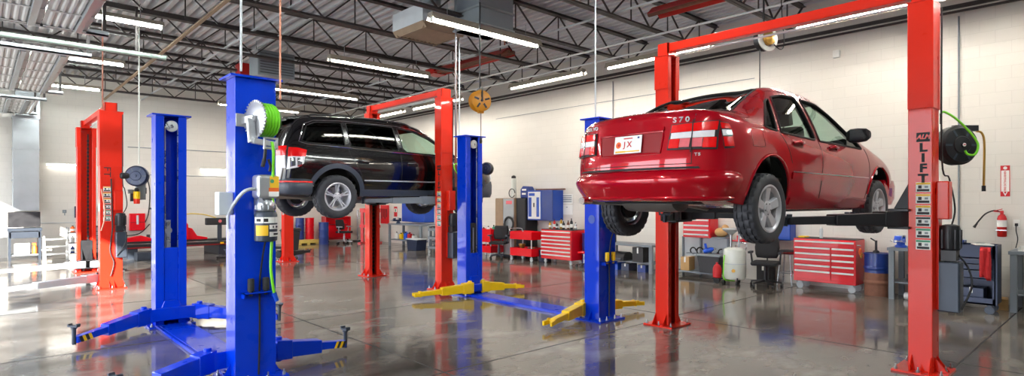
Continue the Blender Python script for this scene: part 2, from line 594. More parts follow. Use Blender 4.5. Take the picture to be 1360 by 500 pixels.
for (x, y, z, lb, tb) in ((6.6, 7.78, 4.6, 'bright cool strip light beside the square ceiling diffuser', 'tube_cool'),
                       (6.6, 11.45, 4.6, 'warm strip light hanging above the black car', 'tube_warm'),
                       (6.85, 15.4, 4.6, 'warm strip light above the rear of the black car, in the third row', 'tube_warm'),
                       (6.6, 19.0, 4.6, 'strip light nearest the back wall, above the black car', 'tube_warm'),
                       (1.08, 11.3, 4.6, 'cool strip light partly behind the nearer raised door panel', 'tube_cool'),
                       (1.15, 18.8, 4.6, 'cool strip light partly behind the second raised door panel', 'tube_cool'),
                       (1.1, 15.0, 4.6, 'cool strip light over the far left red lift', 'tube_cool'),
                       (1.1, 3.9, 4.6, 'cool strip light nearest the camera on the door side', 'tube_cool'),
                       (6.6, 4.1, 4.6, 'cool strip light over the near bay of the red car', 'tube_cool'),
                       (6.6, 0.4, 4.6, 'added unseen cool strip light behind the camera position', 'tube_cool'),  # from here down: out-of-view fixtures added to raise the ambient light
                       (1.1, 0.2, 4.6, 'added unseen cool strip light overhead of the camera position', 'tube_cool'),
                       (6.6, -3.3, 4.6, 'added unseen cool strip light well behind the camera position', 'tube_cool')):
    op = x < 6
    if protos.get(op) is None: protos[op] = make_fixture(lb, tb, (x, y, z), 0, op)
    else: fdup(protos[op], lb, (x, y, z), 0, tb)

# wall lights on the back wall
def wall_light(label, x, warm):
    t = thing('wall_light', label, 'wall light', (x, YB, 2.78), 0, 'strip lights on the back wall')
    MB().prism([(-0.12, 0.06), (-0.0, 0.06), (0.0, -0.04), (-0.02, -0.04), (-0.02, 0.04), (-0.12, 0.03)], 'yz', -0.5, 0.5).build('housing', 'white_paint', t)
    MB().cyl((-0.46, -0.065, 0.01), (0.46, -0.065, 0.01), 0.02, n=10).build('lamp_tube', 'tube_dim', t)
wall_light('strip light on the back wall beside the square duct', 2.0, False)
wall_light('warm strip light on the back wall behind the blue lift', 6.25, True)

# --- raised overhead doors on the left
mat('door_grey', (186, 186, 184), 0.5, var=0.06)
def make_door(n, y0, y1, x1, z):
    t = bpy.data.objects.new(f'door_{n}', None)
    COL.objects.link(t)
    struct(t)
    t.location = (0, 0, z)
    x = XL + 0.35
    k = 0
    while x < x1 - 0.05:
        xe = min(x + 0.53, x1)
        a = MB().bb(x, xe - 0.012, y0, y1, 0, 0.04)
        for q in range(5):
            xx = x + 0.04 + 0.085 * q
            a.prism([(xx, 0.002), (xx + 0.02, -0.022), (xx + 0.05, -0.022), (xx + 0.07, 0.002)], 'xz', y0 + 0.01, y1 - 0.01)
        for q in range(6):
            yy = y0 + (y1 - y0) * (q + 0.02) / 5.05
            a.bb(x + 0.01, xe - 0.02, yy - 0.03, yy + 0.03, -0.03, -0.02)
        a.build('door_panel', 'door_grey', t, bevel=0.004, seg=1)
        a = MB().bb(xe - 0.16, xe - 0.08, y0 + 0.02, y1 - 0.02, -0.05, 0.0)
        a.bb(xe - 0.165, xe - 0.155, y0 + 0.02, y1 - 0.02, -0.085, 0.0)
        a.build('stiffener', 'galv', t)
        x += 0.53
        k += 1
    for yy in (y0 - 0.06, y1 + 0.06):
        a = MB().bb(XL + 0.1, x1 + 0.25, yy - 0.03, yy + 0.03, -0.03, 0.0).bb(XL + 0.1, x1 + 0.25, yy - 0.03, yy - 0.024, -0.03, 0.05)
        a.build('door_track', 'galv', t)
    for xx in (XL + 0.1, -0.8, x1 + 0.2):
        for yy in (y0 - 0.06, y1 + 0.06):
            MB().beam((xx, yy, 0.0), (xx, yy, 4.96 - z), 0.045, 0.045).build('track_hanger', 'joist', t)
make_door(1, 6.1, 10.6, 1.2, 4.2)
make_door(2, 12.5, 17.1, 1.2, 4.2)
make_door(3, 18.6, 21.7, 1.0, 4.2)
a = MB().cyl((-1.8, 11.75, 4.22), (2.45, 11.75, 4.22), 0.038, n=14)
mat('pale_green', (168, 186, 176), 0.45, metal=0.1, var=0.06)
o = a.build('spring_tube', 'pale_green')
tag(o, 'long pale green tube between the two nearer raised door panels', 'tube')
for x in (-0.6, 2.0):
    MB().beam((x, 11.75, 4.26), (x, 11.75, 5.0), 0.03, 0.03).build('hanger', 'joist', o)
# ================================================================== LIFTS
def channel(w, d, t, lip, open_dir):
    """C section in xy, web at y=0, flanges to y=d*open_dir, lips turned in"""
    s = open_dir
    h = w / 2
    out = [(-h, 0), (h, 0), (h, d * s), (h - lip, d * s), (h - lip, (d - t) * s), (h - t, (d - t) * s), (h - t, t * s),
           (-h + t, t * s), (-h + t, (d - t) * s), (-h + lip, (d - t) * s), (-h + lip, d * s), (-h, d * s)]
    return out

def bolts(mb, pts, z=0.0):
    for x, y in pts:
        mb.cyl((x, y, z), (x, y, z + 0.022), 0.016, n=6, smooth=False)
        mb.cyl((x, y, z + 0.022), (x, y, z + 0.05), 0.008, n=8)

def swing_arm(t, name, p0, p1, m, z0, z1, w0=0.13, w1=0.10, h0=0.15, h1=0.10, pad=0.1, stripes=False, fork=False):
    """two stage arm from pivot p0 to tip p1 (x,y), heights z0 to z1, with a pad assembly as child"""
    a = Vector((p0[0], p0[1], z0)); b = Vector((p1[0], p1[1], z1))
    d = (b - a); L = d.length; u = d.normalized(); side = Vector((-u.y, u.x, 0)).normalized(); upv = Vector((0, 0, 1))
    mb = MB()
    def seg(f0, f1, wa, wb, ha, hb):
        A = a + d * f0; B = a + d * f1
        vs = []
        for P, ww, hh in ((A, wa, ha), (B, wb, hb)):
            for sy, sz in ((-1, -1), (1, -1), (1, 1), (-1, 1)):
                vs.append(P + side * (sy * ww / 2) + upv * (sz * hh / 2))
        mb.add(vs, [(3, 2, 1, 0), (4, 5, 6, 7), (0, 1, 5, 4), (1, 2, 6, 5), (2, 3, 7, 6), (3, 0, 4, 7)])
    seg(-0.06, 0.16, w0 * 1.12, w0 * 1.1, h0 * 1.25, h0 * 1.2)
    seg(0.12, 0.6, w0, w0 * 0.95, h0, h0 * 0.86)
    seg(0.55, 1.0, w1 * 0.92, w1 * 0.85, h1 * 0.95, h1 * 0.85)
    mb.cyl(a + upv * (-h0 * 0.75), a + upv * (h0 * 0.8), 0.035, n=14)
    if fork:
        mb.beam(b + side * 0.04 - u * 0.02, b + side * 0.06 + u * 0.14, 0.035, 0.06)
        mb.beam(b - side * 0.04 - u * 0.02, b - side * 0.06 + u * 0.14, 0.035, 0.06)
    arm = mb.build(name, m, t, bevel=0.006, seg=1)
    if stripes:
        for f, mm in ((0.80, 'lift_yellow'), (0.84, 'ink'), (0.88, 'lift_yellow'), (0.92, 'ink')):
            q = MB()
            A = a + d * f; B = a + d * (f + 0.038)
            for sgn in (-1, 1):
                off = side * (sgn * (w1 * 0.46 + 0.001))
                q.add([A + off + upv * (-0.035), B + off + upv * (-0.035), B + off + upv * 0.035 + u * 0.03, A + off + upv * 0.035 + u * 0.03], [(0, 1, 2, 3)])
            q.build('hazard_stripe', mm, arm)
    q = MB()
    tip = b + u * 0.01
    q.cyl(tip + upv * (-0.05), tip + upv * (pad - 0.02), 0.021, n=14)
    q.cyl(tip + upv * (pad - 0.04), tip + upv * (pad - 0.025), 0.032, n=14)
    q.beam(tip + upv * (pad - 0.012) - side * 0.06, tip + upv * (pad - 0.012) + side * 0.06, 0.05, 0.018)
    q.beam(tip + upv * (pad + 0.002) - side * 0.062, tip + upv * (pad + 0.006) - side * 0.045, 0.05, 0.02)
    q.beam(tip + upv * (pad + 0.002) + side * 0.062, tip + upv * (pad + 0.006) + side * 0.045, 0.05, 0.02)
    q.build('lift_pad', m if fork else 'dark_slate', arm)
    return arm

def decal(parent, name, x0, x1, z0, z1, y, m):
    return MB().bb(x0, x1, y - 0.0012, y, z0, z1).build(name, m, parent)

def red_lift(label, x, yn, yf, top, cz, arm_mat, near_arms, far_arms, beam=True, words=True, power=True, side_labels=True, W=0.26, D=0.20, group='red two-post lifts'):
    t = thing('two_post_lift', label, 'car lift', (x, 0, 0), 0, group)
    for near, y in ((True, yn), (False, yf)):
        if y is None: continue
        s = 1 if near else -1
        web = y if near else y + D       # far column's open side faces the near one
        a = MB().prism([(px, web + py) for px, py in channel(W, D, 0.016, 0.075, s)], 'xy', 0.02, top)
        post = a.build('post', 'lift_red', t, bevel=0.006)
        # upper sleeve and head
        a = MB()
        if near:
            a.prism([(px, web - 0.009 + py) for px, py in channel(W + 0.02, D + 0.012, 0.01, 0.05, s)], 'xy', top - 1.02, top + 0.02)
        else:
            a.prism([(px, web + 0.009 + py) for px, py in channel(W + 0.02, D + 0.012, 0.01, 0.08, s)], 'xy', top - 0.42, top + 0.02)
        a.bb(-W / 2 - 0.015, W / 2 + 0.015, min(web, web + D * s) - 0.01, max(web, web + D * s) + 0.01, top + 0.02, top + 0.035)
        a.build('post_sleeve', 'lift_red', post, bevel=0.004)
        # base plate with gussets and anchors
        c = web + D * s / 2
        a = MB().bb(-0.24, 0.24, c - 0.22, c + 0.22, 0, 0.02)
        for sx in (-1, 1):
            a.prism([(sx * W / 2, 0.02), (sx * 0.23, 0.02), (sx * (W / 2), 0.17)], 'xz', web + 0.01 * s - 0.006, web + 0.01 * s + 0.006)
            a.prism([(sx * W / 2, 0.02), (sx * 0.23, 0.02), (sx * (W / 2), 0.17)], 'xz', web + (D - 0.03) * s - 0.006, web + (D - 0.03) * s + 0.006)
        a.prism([(web, 0.02), (web - 0.11 * s, 0.02), (web, 0.16)], 'yz', -0.045, -0.035)
        a.prism([(web, 0.02), (web - 0.11 * s, 0.02), (web, 0.16)], 'yz', 0.035, 0.045)
        pl = a.build('base_plate', 'lift_red', post, bevel=0.003, seg=1)
        a = MB()
        for bp_xy in [(sx * 0.205, c + sy * 0.185) for sx in (-1, 1) for sy in (-1, 0, 1)] + [(0, web - 0.08 * s)]:
            a = MB(); bolts(a, [bp_xy], 0.02); a.build('anchor_bolt', 'steel', post)
        # ram, chain
        a = MB().cyl((-0.045, web + 0.09 * s, 0.03), (-0.045, web + 0.09 * s, cz + 0.5), 0.026, n=14)
        a.build('ram', 'steel', t)
        a = MB().bb(0.03, 0.055, web + 0.07 * s - 0.01, web + 0.07 * s + 0.01, 0.05, top - 0.1)
        for k in range(int((top - 0.3) / 0.09)):
            a.bb(0.022, 0.063, web + 0.07 * s - 0.014, web + 0.07 * s + 0.014, 0.1 + k * 0.09, 0.15 + k * 0.09)
        a.build('chain', 'black_metal', t)
        # carriage riding in the channel
        yi = web + D * s
        a = MB().bb(-0.125, 0.125, min(web + 0.05 * s, yi), max(web + 0.05 * s, yi), cz - 0.12, cz + 0.55)
        a.bb(-0.2, 0.2, min(yi - 0.02 * s, yi + 0.16 * s), max(yi - 0.02 * s, yi + 0.16 * s), cz + 0.075, cz + 0.1)
        a.bb(-0.2, 0.2, min(yi - 0.02 * s, yi + 0.16 * s), max(yi - 0.02 * s, yi + 0.16 * s), cz - 0.1, cz - 0.075)
        a.bb(-0.12, 0.12, min(yi - 0.02 * s, yi + 0.02 * s), max(yi - 0.02 * s, yi + 0.02 * s), cz - 0.1, cz + 0.1)
        a.prism([(yi, cz + 0.1), (yi + 0.13 * s, cz + 0.1), (yi, cz + 0.36)], 'yz', -0.1, -0.085)
        a.prism([(yi, cz + 0.1), (yi + 0.13 * s, cz + 0.1), (yi, cz + 0.36)], 'yz', 0.085, 0.1)
        a.build('carriage', 'black_metal', t, bevel=0.004, seg=1)
        for sx, (tx, ty) in zip((-1, 1), near_arms if near else far_arms):
            swing_arm(t, 'swing_arm', (sx * 0.15, yi + 0.1 * s), (tx - x, ty), arm_mat, cz, cz - 0.01, 0.15, 0.11, 0.125, 0.085, pad=0.05)
        if near:
            # decals on the face seen from the drive-in side
            fr = bpy.data.objects.new('decal_set', None)
            COL.objects.link(fr); fr.parent = t
            if side_labels:
                fr.location = (-W / 2 - 0.0003, web + 0.075, 0); fr.rotation_euler = (0, 0, R(-90))
            else:
                fr.location = (-0.07, web - 0.0003, 0)
            if words:
                decal(fr, 'header_plate', -0.055, 0.055, 2.255, 2.345, 0, 'ink')
                text('maker_letters', 'ALM', 0.062, 'lift_red', fr, (0, -0.002, 2.30), '-y', 0.9, shear=0.35, bold=0.002)
                for k, ch in enumerate('LIFT'):
                    text('lift_letters', ch, 0.112, 'ink', fr, (0.0, -0.002, 2.195 - 0.1 * k), '-y', 1.15, bold=0.005)
            zt = 1.86 if words else 1.95
            for k, (hh, body, band) in enumerate(((0.12, 'paper', 'ink_yellow'), (0.12, 'paper', 'ink_yellow'), (0.1, 'paper', 'ink_yellow'), (0.1, 'paper', 'ink'), (0.085, 'paper', 'ink_green'), (0.1, 'paper', 'ink_green'))):
                z1 = zt - 0.112 * k
                lb = decal(fr, 'safety_label', -0.06, 0.06, z1 - 0.095, z1, 0, body)
                decal(lb, 'label_band', -0.058, 0.058, z1 - 0.022, z1 - 0.004, -0.0012, band)
                decal(lb, 'label_band', -0.05, 0.05, z1 - 0.088, z1 - 0.066, -0.0012, 'ink')
                decal(lb, 'label_mark', -0.04, -0.012, z1 - 0.06, z1 - 0.03, -0.0012, 'ink')
                decal(lb, 'label_mark', 0.012, 0.04, z1 - 0.055, z1 - 0.035, -0.0012, 'grey_paint')
            if not words: text('maker_letters', 'LIFT', 0.16, 'ink', fr, (0, -0.002, 2.3), rot=(R(90), R(90), 0), sx=1.2)
            if power:
                xb = W / 2 - 0.17
                yc = web - 0.1
                a = MB().bb(xb + 0.02, xb + 0.16, web - 0.11, web - 0.002, 1.5, 1.87)
                a.build('lock_cover', 'lift_red', t, bevel=0.01)
                a = MB().bb(xb + 0.03, xb + 0.17, web - 0.025, web - 0.002, 0.62, 1.5)
                a.build('mount_plate', 'lift_red', t)
                a = MB().lathe([(0.075, 0), (0.085, 0.02), (0.085, 0.2), (0.075, 0.24), (0.04, 0.25)], (xb + 0.12, yc, 1.2), (0, 0, 1), 20)
                for k in range(10):
                    aa = 2 * math.pi * k / 10
                    a.beam((xb + 0.12 + 0.088 * math.cos(aa), yc + 0.088 * math.sin(aa), 1.22), (xb + 0.12 + 0.088 * math.cos(aa), yc + 0.088 * math.sin(aa), 1.4), 0.012, 0.012)
                a.bb(xb + 0.04, xb + 0.2, yc - 0.06, yc + 0.06, 1.1, 1.2)
                a.build('pump_motor', 'black_metal', t)
                MB().bb(xb + 0.035, xb + 0.215, yc - 0.09, yc + 0.09, 0.6, 1.09).build('oil_tank', 'dark_slate', t, bevel=0.015)
                a = MB().tube(spline([(xb + 0.16, yc - 0.06, 1.15), (xb + 0.2, yc - 0.13, 1.02), (xb + 0.16, yc - 0.16, 0.85), (xb + 0.05, yc - 0.1, 0.64)], 5), 0.009)
                a.tube(spline([(xb + 0.15, yc, 1.42), (xb + 0.22, yc - 0.02, 1.6), (xb + 0.19, yc + 0.02, 1.9), (xb + 0.165, web - 0.025, 2.1), (xb + 0.165, web - 0.025, top - 0.02)], 6), 0.008)
                a.build('hydraulic_hose', 'hose_black', t)
    if beam:
        yc0, yc1 = yn + D / 2, (yf if yf is not None else yn + 3) + D / 2
        a = MB().bb(-0.055, 0.055, yc0, yc1, top + 0.09, top + 0.2)
        bm = a.build('overhead_beam', 'lift_red', t, bevel=0.006)
        for yy in (yc0, yc1):
            a = MB()
            a.bb(-0.1, -0.085, yy - 0.08, yy + 0.08, top - 0.05, top + 0.2)
            a.bb(0.085, 0.1, yy - 0.08, yy + 0.08, top - 0.05, top + 0.2)
            a.bb(-0.1, 0.1, yy - 0.08, yy - 0.065, top + 0.035, top + 0.2)
            a.build('beam_bracket', 'lift_red', bm)
            MB().cyl((-0.085, yy, top + 0.09), (0.085, yy, top + 0.09), 0.055, n=16).build('sheave', 'black_metal', bm)
        a = MB().tube([(0.075, yc0 + 0.1, top + 0.06), (0.075, yc1 - 0.1, top + 0.06)], 0.014)
        a.build('cutoff_bar', 'pale_grey', bm)
    return t

red_lift('red two-post lift holding up the red sedan', 6.88, 1.367, 4.27, 3.60, 1.50, 'black_metal',
         [(5.62, 2.28), (7.15, 2.2)], [(5.62, 3.6), (7.15, 3.5)])
red_lift('red two-post lift holding up the black car', 6.5, 8.88, 11.6, 3.60, 1.69, 'bench_grey',
         [(5.1, 9.5), (6.8, 9.52)], [(5.1, 10.95), (6.8, 10.92)])
fl_ = red_lift('empty red two-post lift at the far left, sunlit at its foot', 1.86, 13.3, 16.75, 3.36, 0.2, 'pale_grey',
         [(0.05, 12.7), (2.2, 14.4)], [(0.1, 16.2), (2.3, 15.9)], words=False, side_labels=False, W=0.36, D=0.24)
red_lift('plain red lift post standing behind the rear wheels of the black car', 6.28, 15.9, 18.9, 2.84, 0.2, 'black_metal',
         [(5.4, 16.6), (7.2, 16.7)], [(5.4, 18.4), (7.2, 18.4)], beam=False, words=False, power=False)

def blue_lift(label, x, yn, yf, arm_mat, near_arms, far_arms, stripes, fork, motor, small_rack='rubber'):
    t = thing('floor_plate_lift', label, 'car lift', (x, 0, 0), 0, 'blue floor plate lifts')
    W, D, T = 0.37, 0.26, 2.82
    for near, y in ((True, yn), (False, yf)):
        s = 1 if near else -1
        web = y if near else y + D
        post = MB().prism([(px, web + py) for px, py in channel(W, D, 0.016, 0.1, s)], 'xy', 0.02, T).build('post', 'lift_blue', t, bevel=0.006)
        c = web + D * s / 2
        MB().bb(-W / 2 - 0.05, W / 2 + 0.05, c - D / 2 - 0.045, c + D / 2 + 0.045, T, T + 0.02).build('top_plate', 'lift_blue', post, bevel=0.003, seg=1)
        a = MB().bb(-W / 2 - 0.09, W / 2 + 0.09, c - D / 2 - 0.1, c + D / 2 + 0.1, 0, 0.022)
        for sx in (-1, 1):
            a.prism([(sx * W / 2, 0.02), (sx * (W / 2 + 0.08), 0.02), (sx * W / 2, 0.16)], 'xz', c - 0.006, c + 0.006)
        a.build('base_plate', 'lift_blue', post)
        for bp_xy in [(sx * (W / 2 + 0.055), c + sy * (D / 2 + 0.06)) for sx in (-1, 1) for sy in (-1, 1)] + [(0.09, web - 0.06 * s), (-0.09, web - 0.06 * s)]:
            a = MB(); bolts(a, [bp_xy], 0.022); a.build('anchor_bolt', 'steel', post)
        yi = web + D * s
        # inner column guts: pulley, cable, ram, lock rack
        a = MB().lathe([(0.02, -0.016), (0.075, -0.016), (0.062, 0), (0.075, 0.016), (0.02, 0.016)], (0.01, yi - 0.035 * s, 2.69), (0, 1, 0), 24)
        a.build('pulley', 'steel', t)
        a = MB().cyl((0.085, yi - 0.04 * s, 0.3), (0.085, yi - 0.04 * s, 2.69), 0.007, n=6)
        a.cyl((-0.065, yi - 0.04 * s, 1.0), (-0.065, yi - 0.04 * s, 2.69), 0.007, n=6)
        a.build('cable', 'steel', t)
        if stripes:
            a = MB().bb(-0.05, 0.0, yi - 0.05 * s - 0.012, yi - 0.05 * s + 0.012, 0.8, 1.42)
            a.cyl((-0.03, yi - 0.04 * s, 1.28), (-0.03, yi - 0.02 * s, 1.28), 0.045, n=14)
            a.build('lock_rack', 'steel', t)
        else:
            MB().bb(-0.07, 0.06, yi - 0.09 * s, yi - 0.03 * s, 0.75, 1.28).build('lock_rack', 'black_metal', t)
            MB().cyl((-0.005, yi - 0.025 * s, 0.2), (-0.005, yi - 0.025 * s, 1.2), 0.014, n=8).build('ram', 'steel', t)
        # carriage parked at the floor
        a = MB().bb(-0.085, 0.085, min(yi - 0.1 * s, yi - 0.01 * s), max(yi - 0.1 * s, yi - 0.01 * s), 0.1, 1.05 if stripes else 0.75)
        a.prism([(-0.085, 0.34), (0.085, 0.34), (0.14, 0.2), (-0.14, 0.2)], 'xz', min(yi - 0.01 * s, yi + 0.02 * s), max(yi - 0.01 * s, yi + 0.02 * s))
        if stripes:
            a.bb(-0.31, 0.31, min(yi, yi + 0.1 * s), max(yi, yi + 0.1 * s), 0.09, 0.25)
        else:
            a.bb(-0.16, 0.16, min(yi, yi + 0.09 * s), max(yi, yi + 0.09 * s), 0.07, 0.2)
        a.build('carriage', 'lift_blue', t, bevel=0.006, seg=1)
        px = 0.33 if stripes else 0.15
        for sx in (-1, 1):
            MB().cyl((sx * px, yi + 0.06 * s, 0.05), (sx * px, yi + 0.06 * s, 0.28), 0.026, n=14).build('pivot_pin', 'steel', t)
        for sx, (tx, ty) in zip((-1, 1), near_arms if near else far_arms):
            swing_arm(t, 'swing_arm', (sx * px, yi + 0.06 * s), (tx - x, ty), arm_mat, 0.17 if stripes else 0.15, 0.10, 0.13, 0.1, 0.16 if stripes else 0.15, 0.085, pad=0.17 if stripes else 0.03, stripes=stripes, fork=fork)
        if near:
            # adapter rack on the outer face
            f0 = web
            a = MB().bb(-0.13, 0.13, f0 - 0.075, f0 - 0.005, 0.82, 0.832)
            a.bb(-0.13, -0.122, f0 - 0.075, f0, 0.78, 0.832).bb(0.122, 0.13, f0 - 0.075, f0, 0.78, 0.832)
            rk = a.build('adapter_rack', 'lift_blue', t)
            for sx in (-0.06, 0.075):
                MB().lathe([(0.016, 0), (0.016, 0.04), (0.03, 0.045), (0.03, 0.15), (0.024, 0.16)], (sx, f0 - 0.045, 0.80), (0, 0, 1), 14).build('adapter', small_rack, rk)
    # floor plate between the posts
    a = MB().bb(-0.2, 0.2, yn + D + 0.05, yf - 0.05, 0.0, 0.012)
    a.bb(-0.2, -0.17, yn + D + 0.05, yf - 0.05, 0.012, 0.035).bb(0.17, 0.2, yn + D + 0.05, yf - 0.05, 0.012, 0.035)
    a.bb(-0.165, 0.165, yn + D + 0.12, yf - 0.12, 0.03, 0.04)
    a.build('floor_plate', 'lift_blue', t, bevel=0.003, seg=1)
    # power unit on the near post's outer face
    f0 = yn
    pu = MB().bb(-0.09 + 0.04, 0.09 + 0.05, f0 - 0.2, f0 - 0.02, 1.70, 1.92).build('motor_housing', 'alu', t, bevel=0.03, seg=3)
    a = MB().lathe([(0.06, 0), (0.085, 0.02), (0.09, 0.05), (0.085, 0.08), (0.075, 0.12), (0.06, 0.14)], (0.05, f0 - 0.11, 1.57), (0, 0, 1), 20)
    for k in range(8):
        aa = 2 * math.pi * k / 8
        a.cyl((0.05 + 0.085 * math.cos(aa), f0 - 0.11 + 0.085 * math.sin(aa), 1.6), (0.05 + 0.085 * math.cos(aa), f0 - 0.11 + 0.085 * math.sin(aa), 1.64), 0.012, n=8)
    a.bb(-0.02, 0.1, f0 - 0.05, f0, 1.55, 1.75)
    a.build('pump_block', 'steel', pu)
    a = MB().lathe([(0.06, 0), (0.098, 0.012), (0.1, 0.03), (0.1, 0.25), (0.09, 0.275), (0.07, 0.28)], (0.05, f0 - 0.115, 1.30), (0, 0, 1), 24)
    a.build('oil_tank', 'dark_slate', pu)
    def wrap(nm, m, a0, a1, z0, z1, r=0.1015):
        vs = []
        n = 8
        for k in range(n + 1):
            aa = R(a0 + (a1 - a0) * k / n)
            for z in (z0, z1):
                vs.append((0.05 + r * math.cos(aa), f0 - 0.115 + r * math.sin(aa), z))
        MB().add(vs, [(2 * k, 2 * k + 2, 2 * k + 3, 2 * k + 1) for k in range(n)], smooth=True).build(nm, m, pu)
    wrap('label_sticker', 'paper', 185, 355, 1.475, 1.53)
    wrap('label_sticker', 'ink_yellow', 195, 262, 1.36, 1.455)
    wrap('label_sticker', 'paper', 268, 350, 1.42, 1.46)
    wrap('label_sticker', 'paper', 268, 350, 1.35, 1.395)
    wrap('label_marks', 'ink', 200, 225, 1.49, 1.515, 0.1025)
    wrap('label_marks', 'ink', 240, 262, 1.487, 1.518, 0.1025)
    wrap('label_marks', 'ink', 285, 292, 1.43, 1.45, 0.1025)
    wrap('label_marks', 'ink', 305, 325, 1.43, 1.45, 0.1025)
    wrap('label_marks', 'ink', 290, 335, 1.365, 1.382, 0.1025)
    hy = f0 - 0.2015
    MB().bb(0.055, 0.137, hy - 0.001, hy, 1.80, 1.905).build('label_sticker', 'ink_yellow', pu)
    MB().bb(0.045, 0.137, hy - 0.001, hy, 1.765, 1.80).build('label_sticker', 'orange', pu)
    MB().bb(0.045, 0.137, hy - 0.001, hy, 1.72, 1.765).build('label_sticker', 'paper', pu)
    MB().cyl((0.075, hy + 0.002, 1.86), (0.075, hy - 0.002, 1.86), 0.018, n=14).build('label_mark', 'ink_green', pu)
    MB().tube(spline([(0.05, f0 - 0.1, 1.3), (0.05, f0 - 0.03, 1.15), (0.03, f0 - 0.012, 0.9), (0.03, f0 - 0.012, 0.5), (0.02, f0 - 0.015, 0.05)], 6), 0.009).build('power_cord', 'hose_black', pu)
    if motor:
        MB().tube(spline([(-0.05, f0 - 0.12, 1.79), (-0.14, f0 - 0.14, 1.77), (-0.2, f0 - 0.08, 1.68), (-0.225, f0 + 0.05, 1.55), (-0.215, f0 + 0.08, 1.42)], 6), 0.016).build('hydraulic_hose', 'pale_grey', pu)
        MB().bb(-0.31, -0.188, f0 + 0.04, f0 + 0.17, 1.55, 1.76).build('switch_box', 'pale_grey', t, bevel=0.008)
    return t
blue_lift('blue lift nearest the camera, with the silver hose reel on its front post', 1.91, 5.62, 8.86, 'lift_blue',
          [(0.82, 5.62), (2.98, 5.98)], [(0.80, 8.2), (3.0, 7.95)], True, False, True)
bl2 = blue_lift('blue lift with yellow arms in the middle of the floor', 6.5, 5.09, 8.06, 'lift_yellow',
          [(5.52, 5.22), (7.45, 5.3)], [(5.5, 8.25), (7.32, 7.85)], False, True, False, 'lift_yellow')
# round maker's mark on the side of the near yellow-armed post
MB().lathe([(0.06, 0), (0.06, 0.002)], (-0.1852, 5.22, 1.42), (-1, 0, 0), 24).build('round_sticker', 'cab_blue', bl2)
# ================================================================== CARS
mat('paint_red', (178, 0, 24), 0.26, metal=0.2, coat=0.95, spec=0.15, var=0.03)
mat('paint_black', (8, 8, 11), 0.18, coat=1.0, var=0.05)
mat('cladding', (66, 72, 84), 0.42, coat=0.15, var=0.08)
mat('underbody', (30, 31, 34), 0.6, metal=0.3, var=0.35, scale=8)
mat('cabin', (20, 20, 22), 0.8, var=0.2)
mat('seat_tan', (58, 52, 50), 0.8, var=0.15)
mat('lens_red', (240, 6, 10), 0.2, coat=0.3, var=0.08, scale=30)
mat('lens_clear', (246, 244, 250), 0.15, coat=0.5, var=0.12, scale=30)
mat('lens_pink', (238, 120, 128), 0.12, coat=1.0, var=0.15, scale=30)
mat('muffler', (120, 116, 112), 0.45, metal=0.8, var=0.25, scale=5)

def gmat(name, tint, alpha):
    m = bpy.data.materials.new(name)
    m.use_nodes = True
    nt = m.node_tree
    for n in list(nt.nodes): nt.nodes.remove(n)
    o = nt.nodes.new('ShaderNodeOutputMaterial')
    tr = nt.nodes.new('ShaderNodeBsdfTransparent'); tr.inputs[0].default_value = (*tint, 1)
    gl = nt.nodes.new('ShaderNodeBsdfGlossy'); gl.inputs['Roughness'].default_value = 0.02
    gl.inputs[0].default_value = (1, 1, 1, 1)
    fr = nt.nodes.new('ShaderNodeFresnel')
    ge = nt.nodes.new('ShaderNodeNewGeometry'); mr = nt.nodes.new('ShaderNodeMapRange')
    mr.inputs[3].default_value = alpha; mr.inputs[4].default_value = 1 / alpha   # the same pane seen from inside
    nt.links.new(ge.outputs['Backfacing'], mr.inputs[0]); nt.links.new(mr.outputs[0], fr.inputs[0])
    mx = nt.nodes.new('ShaderNodeMixShader')
    nt.links.new(fr.outputs[0], mx.inputs[0]); nt.links.new(tr.outputs[0], mx.inputs[1]); nt.links.new(gl.outputs[0], mx.inputs[2])
    nt.links.new(mx.outputs[0], o.inputs[0])
    M[name] = m
gmat('glass_green', (0.66, 0.80, 0.73), 1.5)
gmat('glass_dark', (0.028, 0.06, 0.05), 1.5)

def lerp(tab, x):
    """smooth (monotone-ish catmull) interpolation of [(x, v...)] rows"""
    if x <= tab[0][0]: return tab[0][1:]
    if x >= tab[-1][0]: return tab[-1][1:]
    for i in range(len(tab) - 1):
        if tab[i][0] <= x <= tab[i + 1][0]: break
    a, b = tab[i], tab[i + 1]
    p, q = tab[max(i - 1, 0)], tab[min(i + 2, len(tab) - 1)]
    h = b[0] - a[0]
    t = (x - a[0]) / h
    out = []
    for k in range(1, len(a)):
        m0 = (b[k] - p[k]) / max(1e-6, b[0] - p[0]); m1 = (q[k] - a[k]) / max(1e-6, q[0] - a[0])
        d = (b[k] - a[k]) / h
        if d == 0: m0 = m1 = 0
        else:
            if m0 / d < 0: m0 = 0
            if m1 / d < 0: m1 = 0
            m0 = max(-3 * abs(d), min(3 * abs(d), m0)); m1 = max(-3 * abs(d), min(3 * abs(d), m1))
        out.append((2 * t ** 3 - 3 * t * t + 1) * a[k] + (t ** 3 - 2 * t * t + t) * h * m0 + (-2 * t ** 3 + 3 * t * t) * b[k] + (t ** 3 - t * t) * h * m1)
    return tuple(out)

def section(P, inset=0.0):
    """half section: list of control (y,z), catmull sampled, bottom centre to top centre"""
    pts = []
    n = len(P)
    for i in range(n - 1):
        a = Vector(P[i - 1] if i else (-P[1][0], P[1][1])); b = Vector(P[i]); c = Vector(P[i + 1]); d = Vector(P[i + 2] if i + 2 < n else (-P[i][0], P[i][1]))
        steps = 6
        for k in range(steps):
            t = k / steps
            pts.append(0.5 * ((2 * b) + (c - a) * t + (2 * a - 5 * b + 4 * c - d) * t * t + (3 * b - a - 3 * c + d) * t ** 3))
    pts.append(Vector(P[-1]))
    return pts

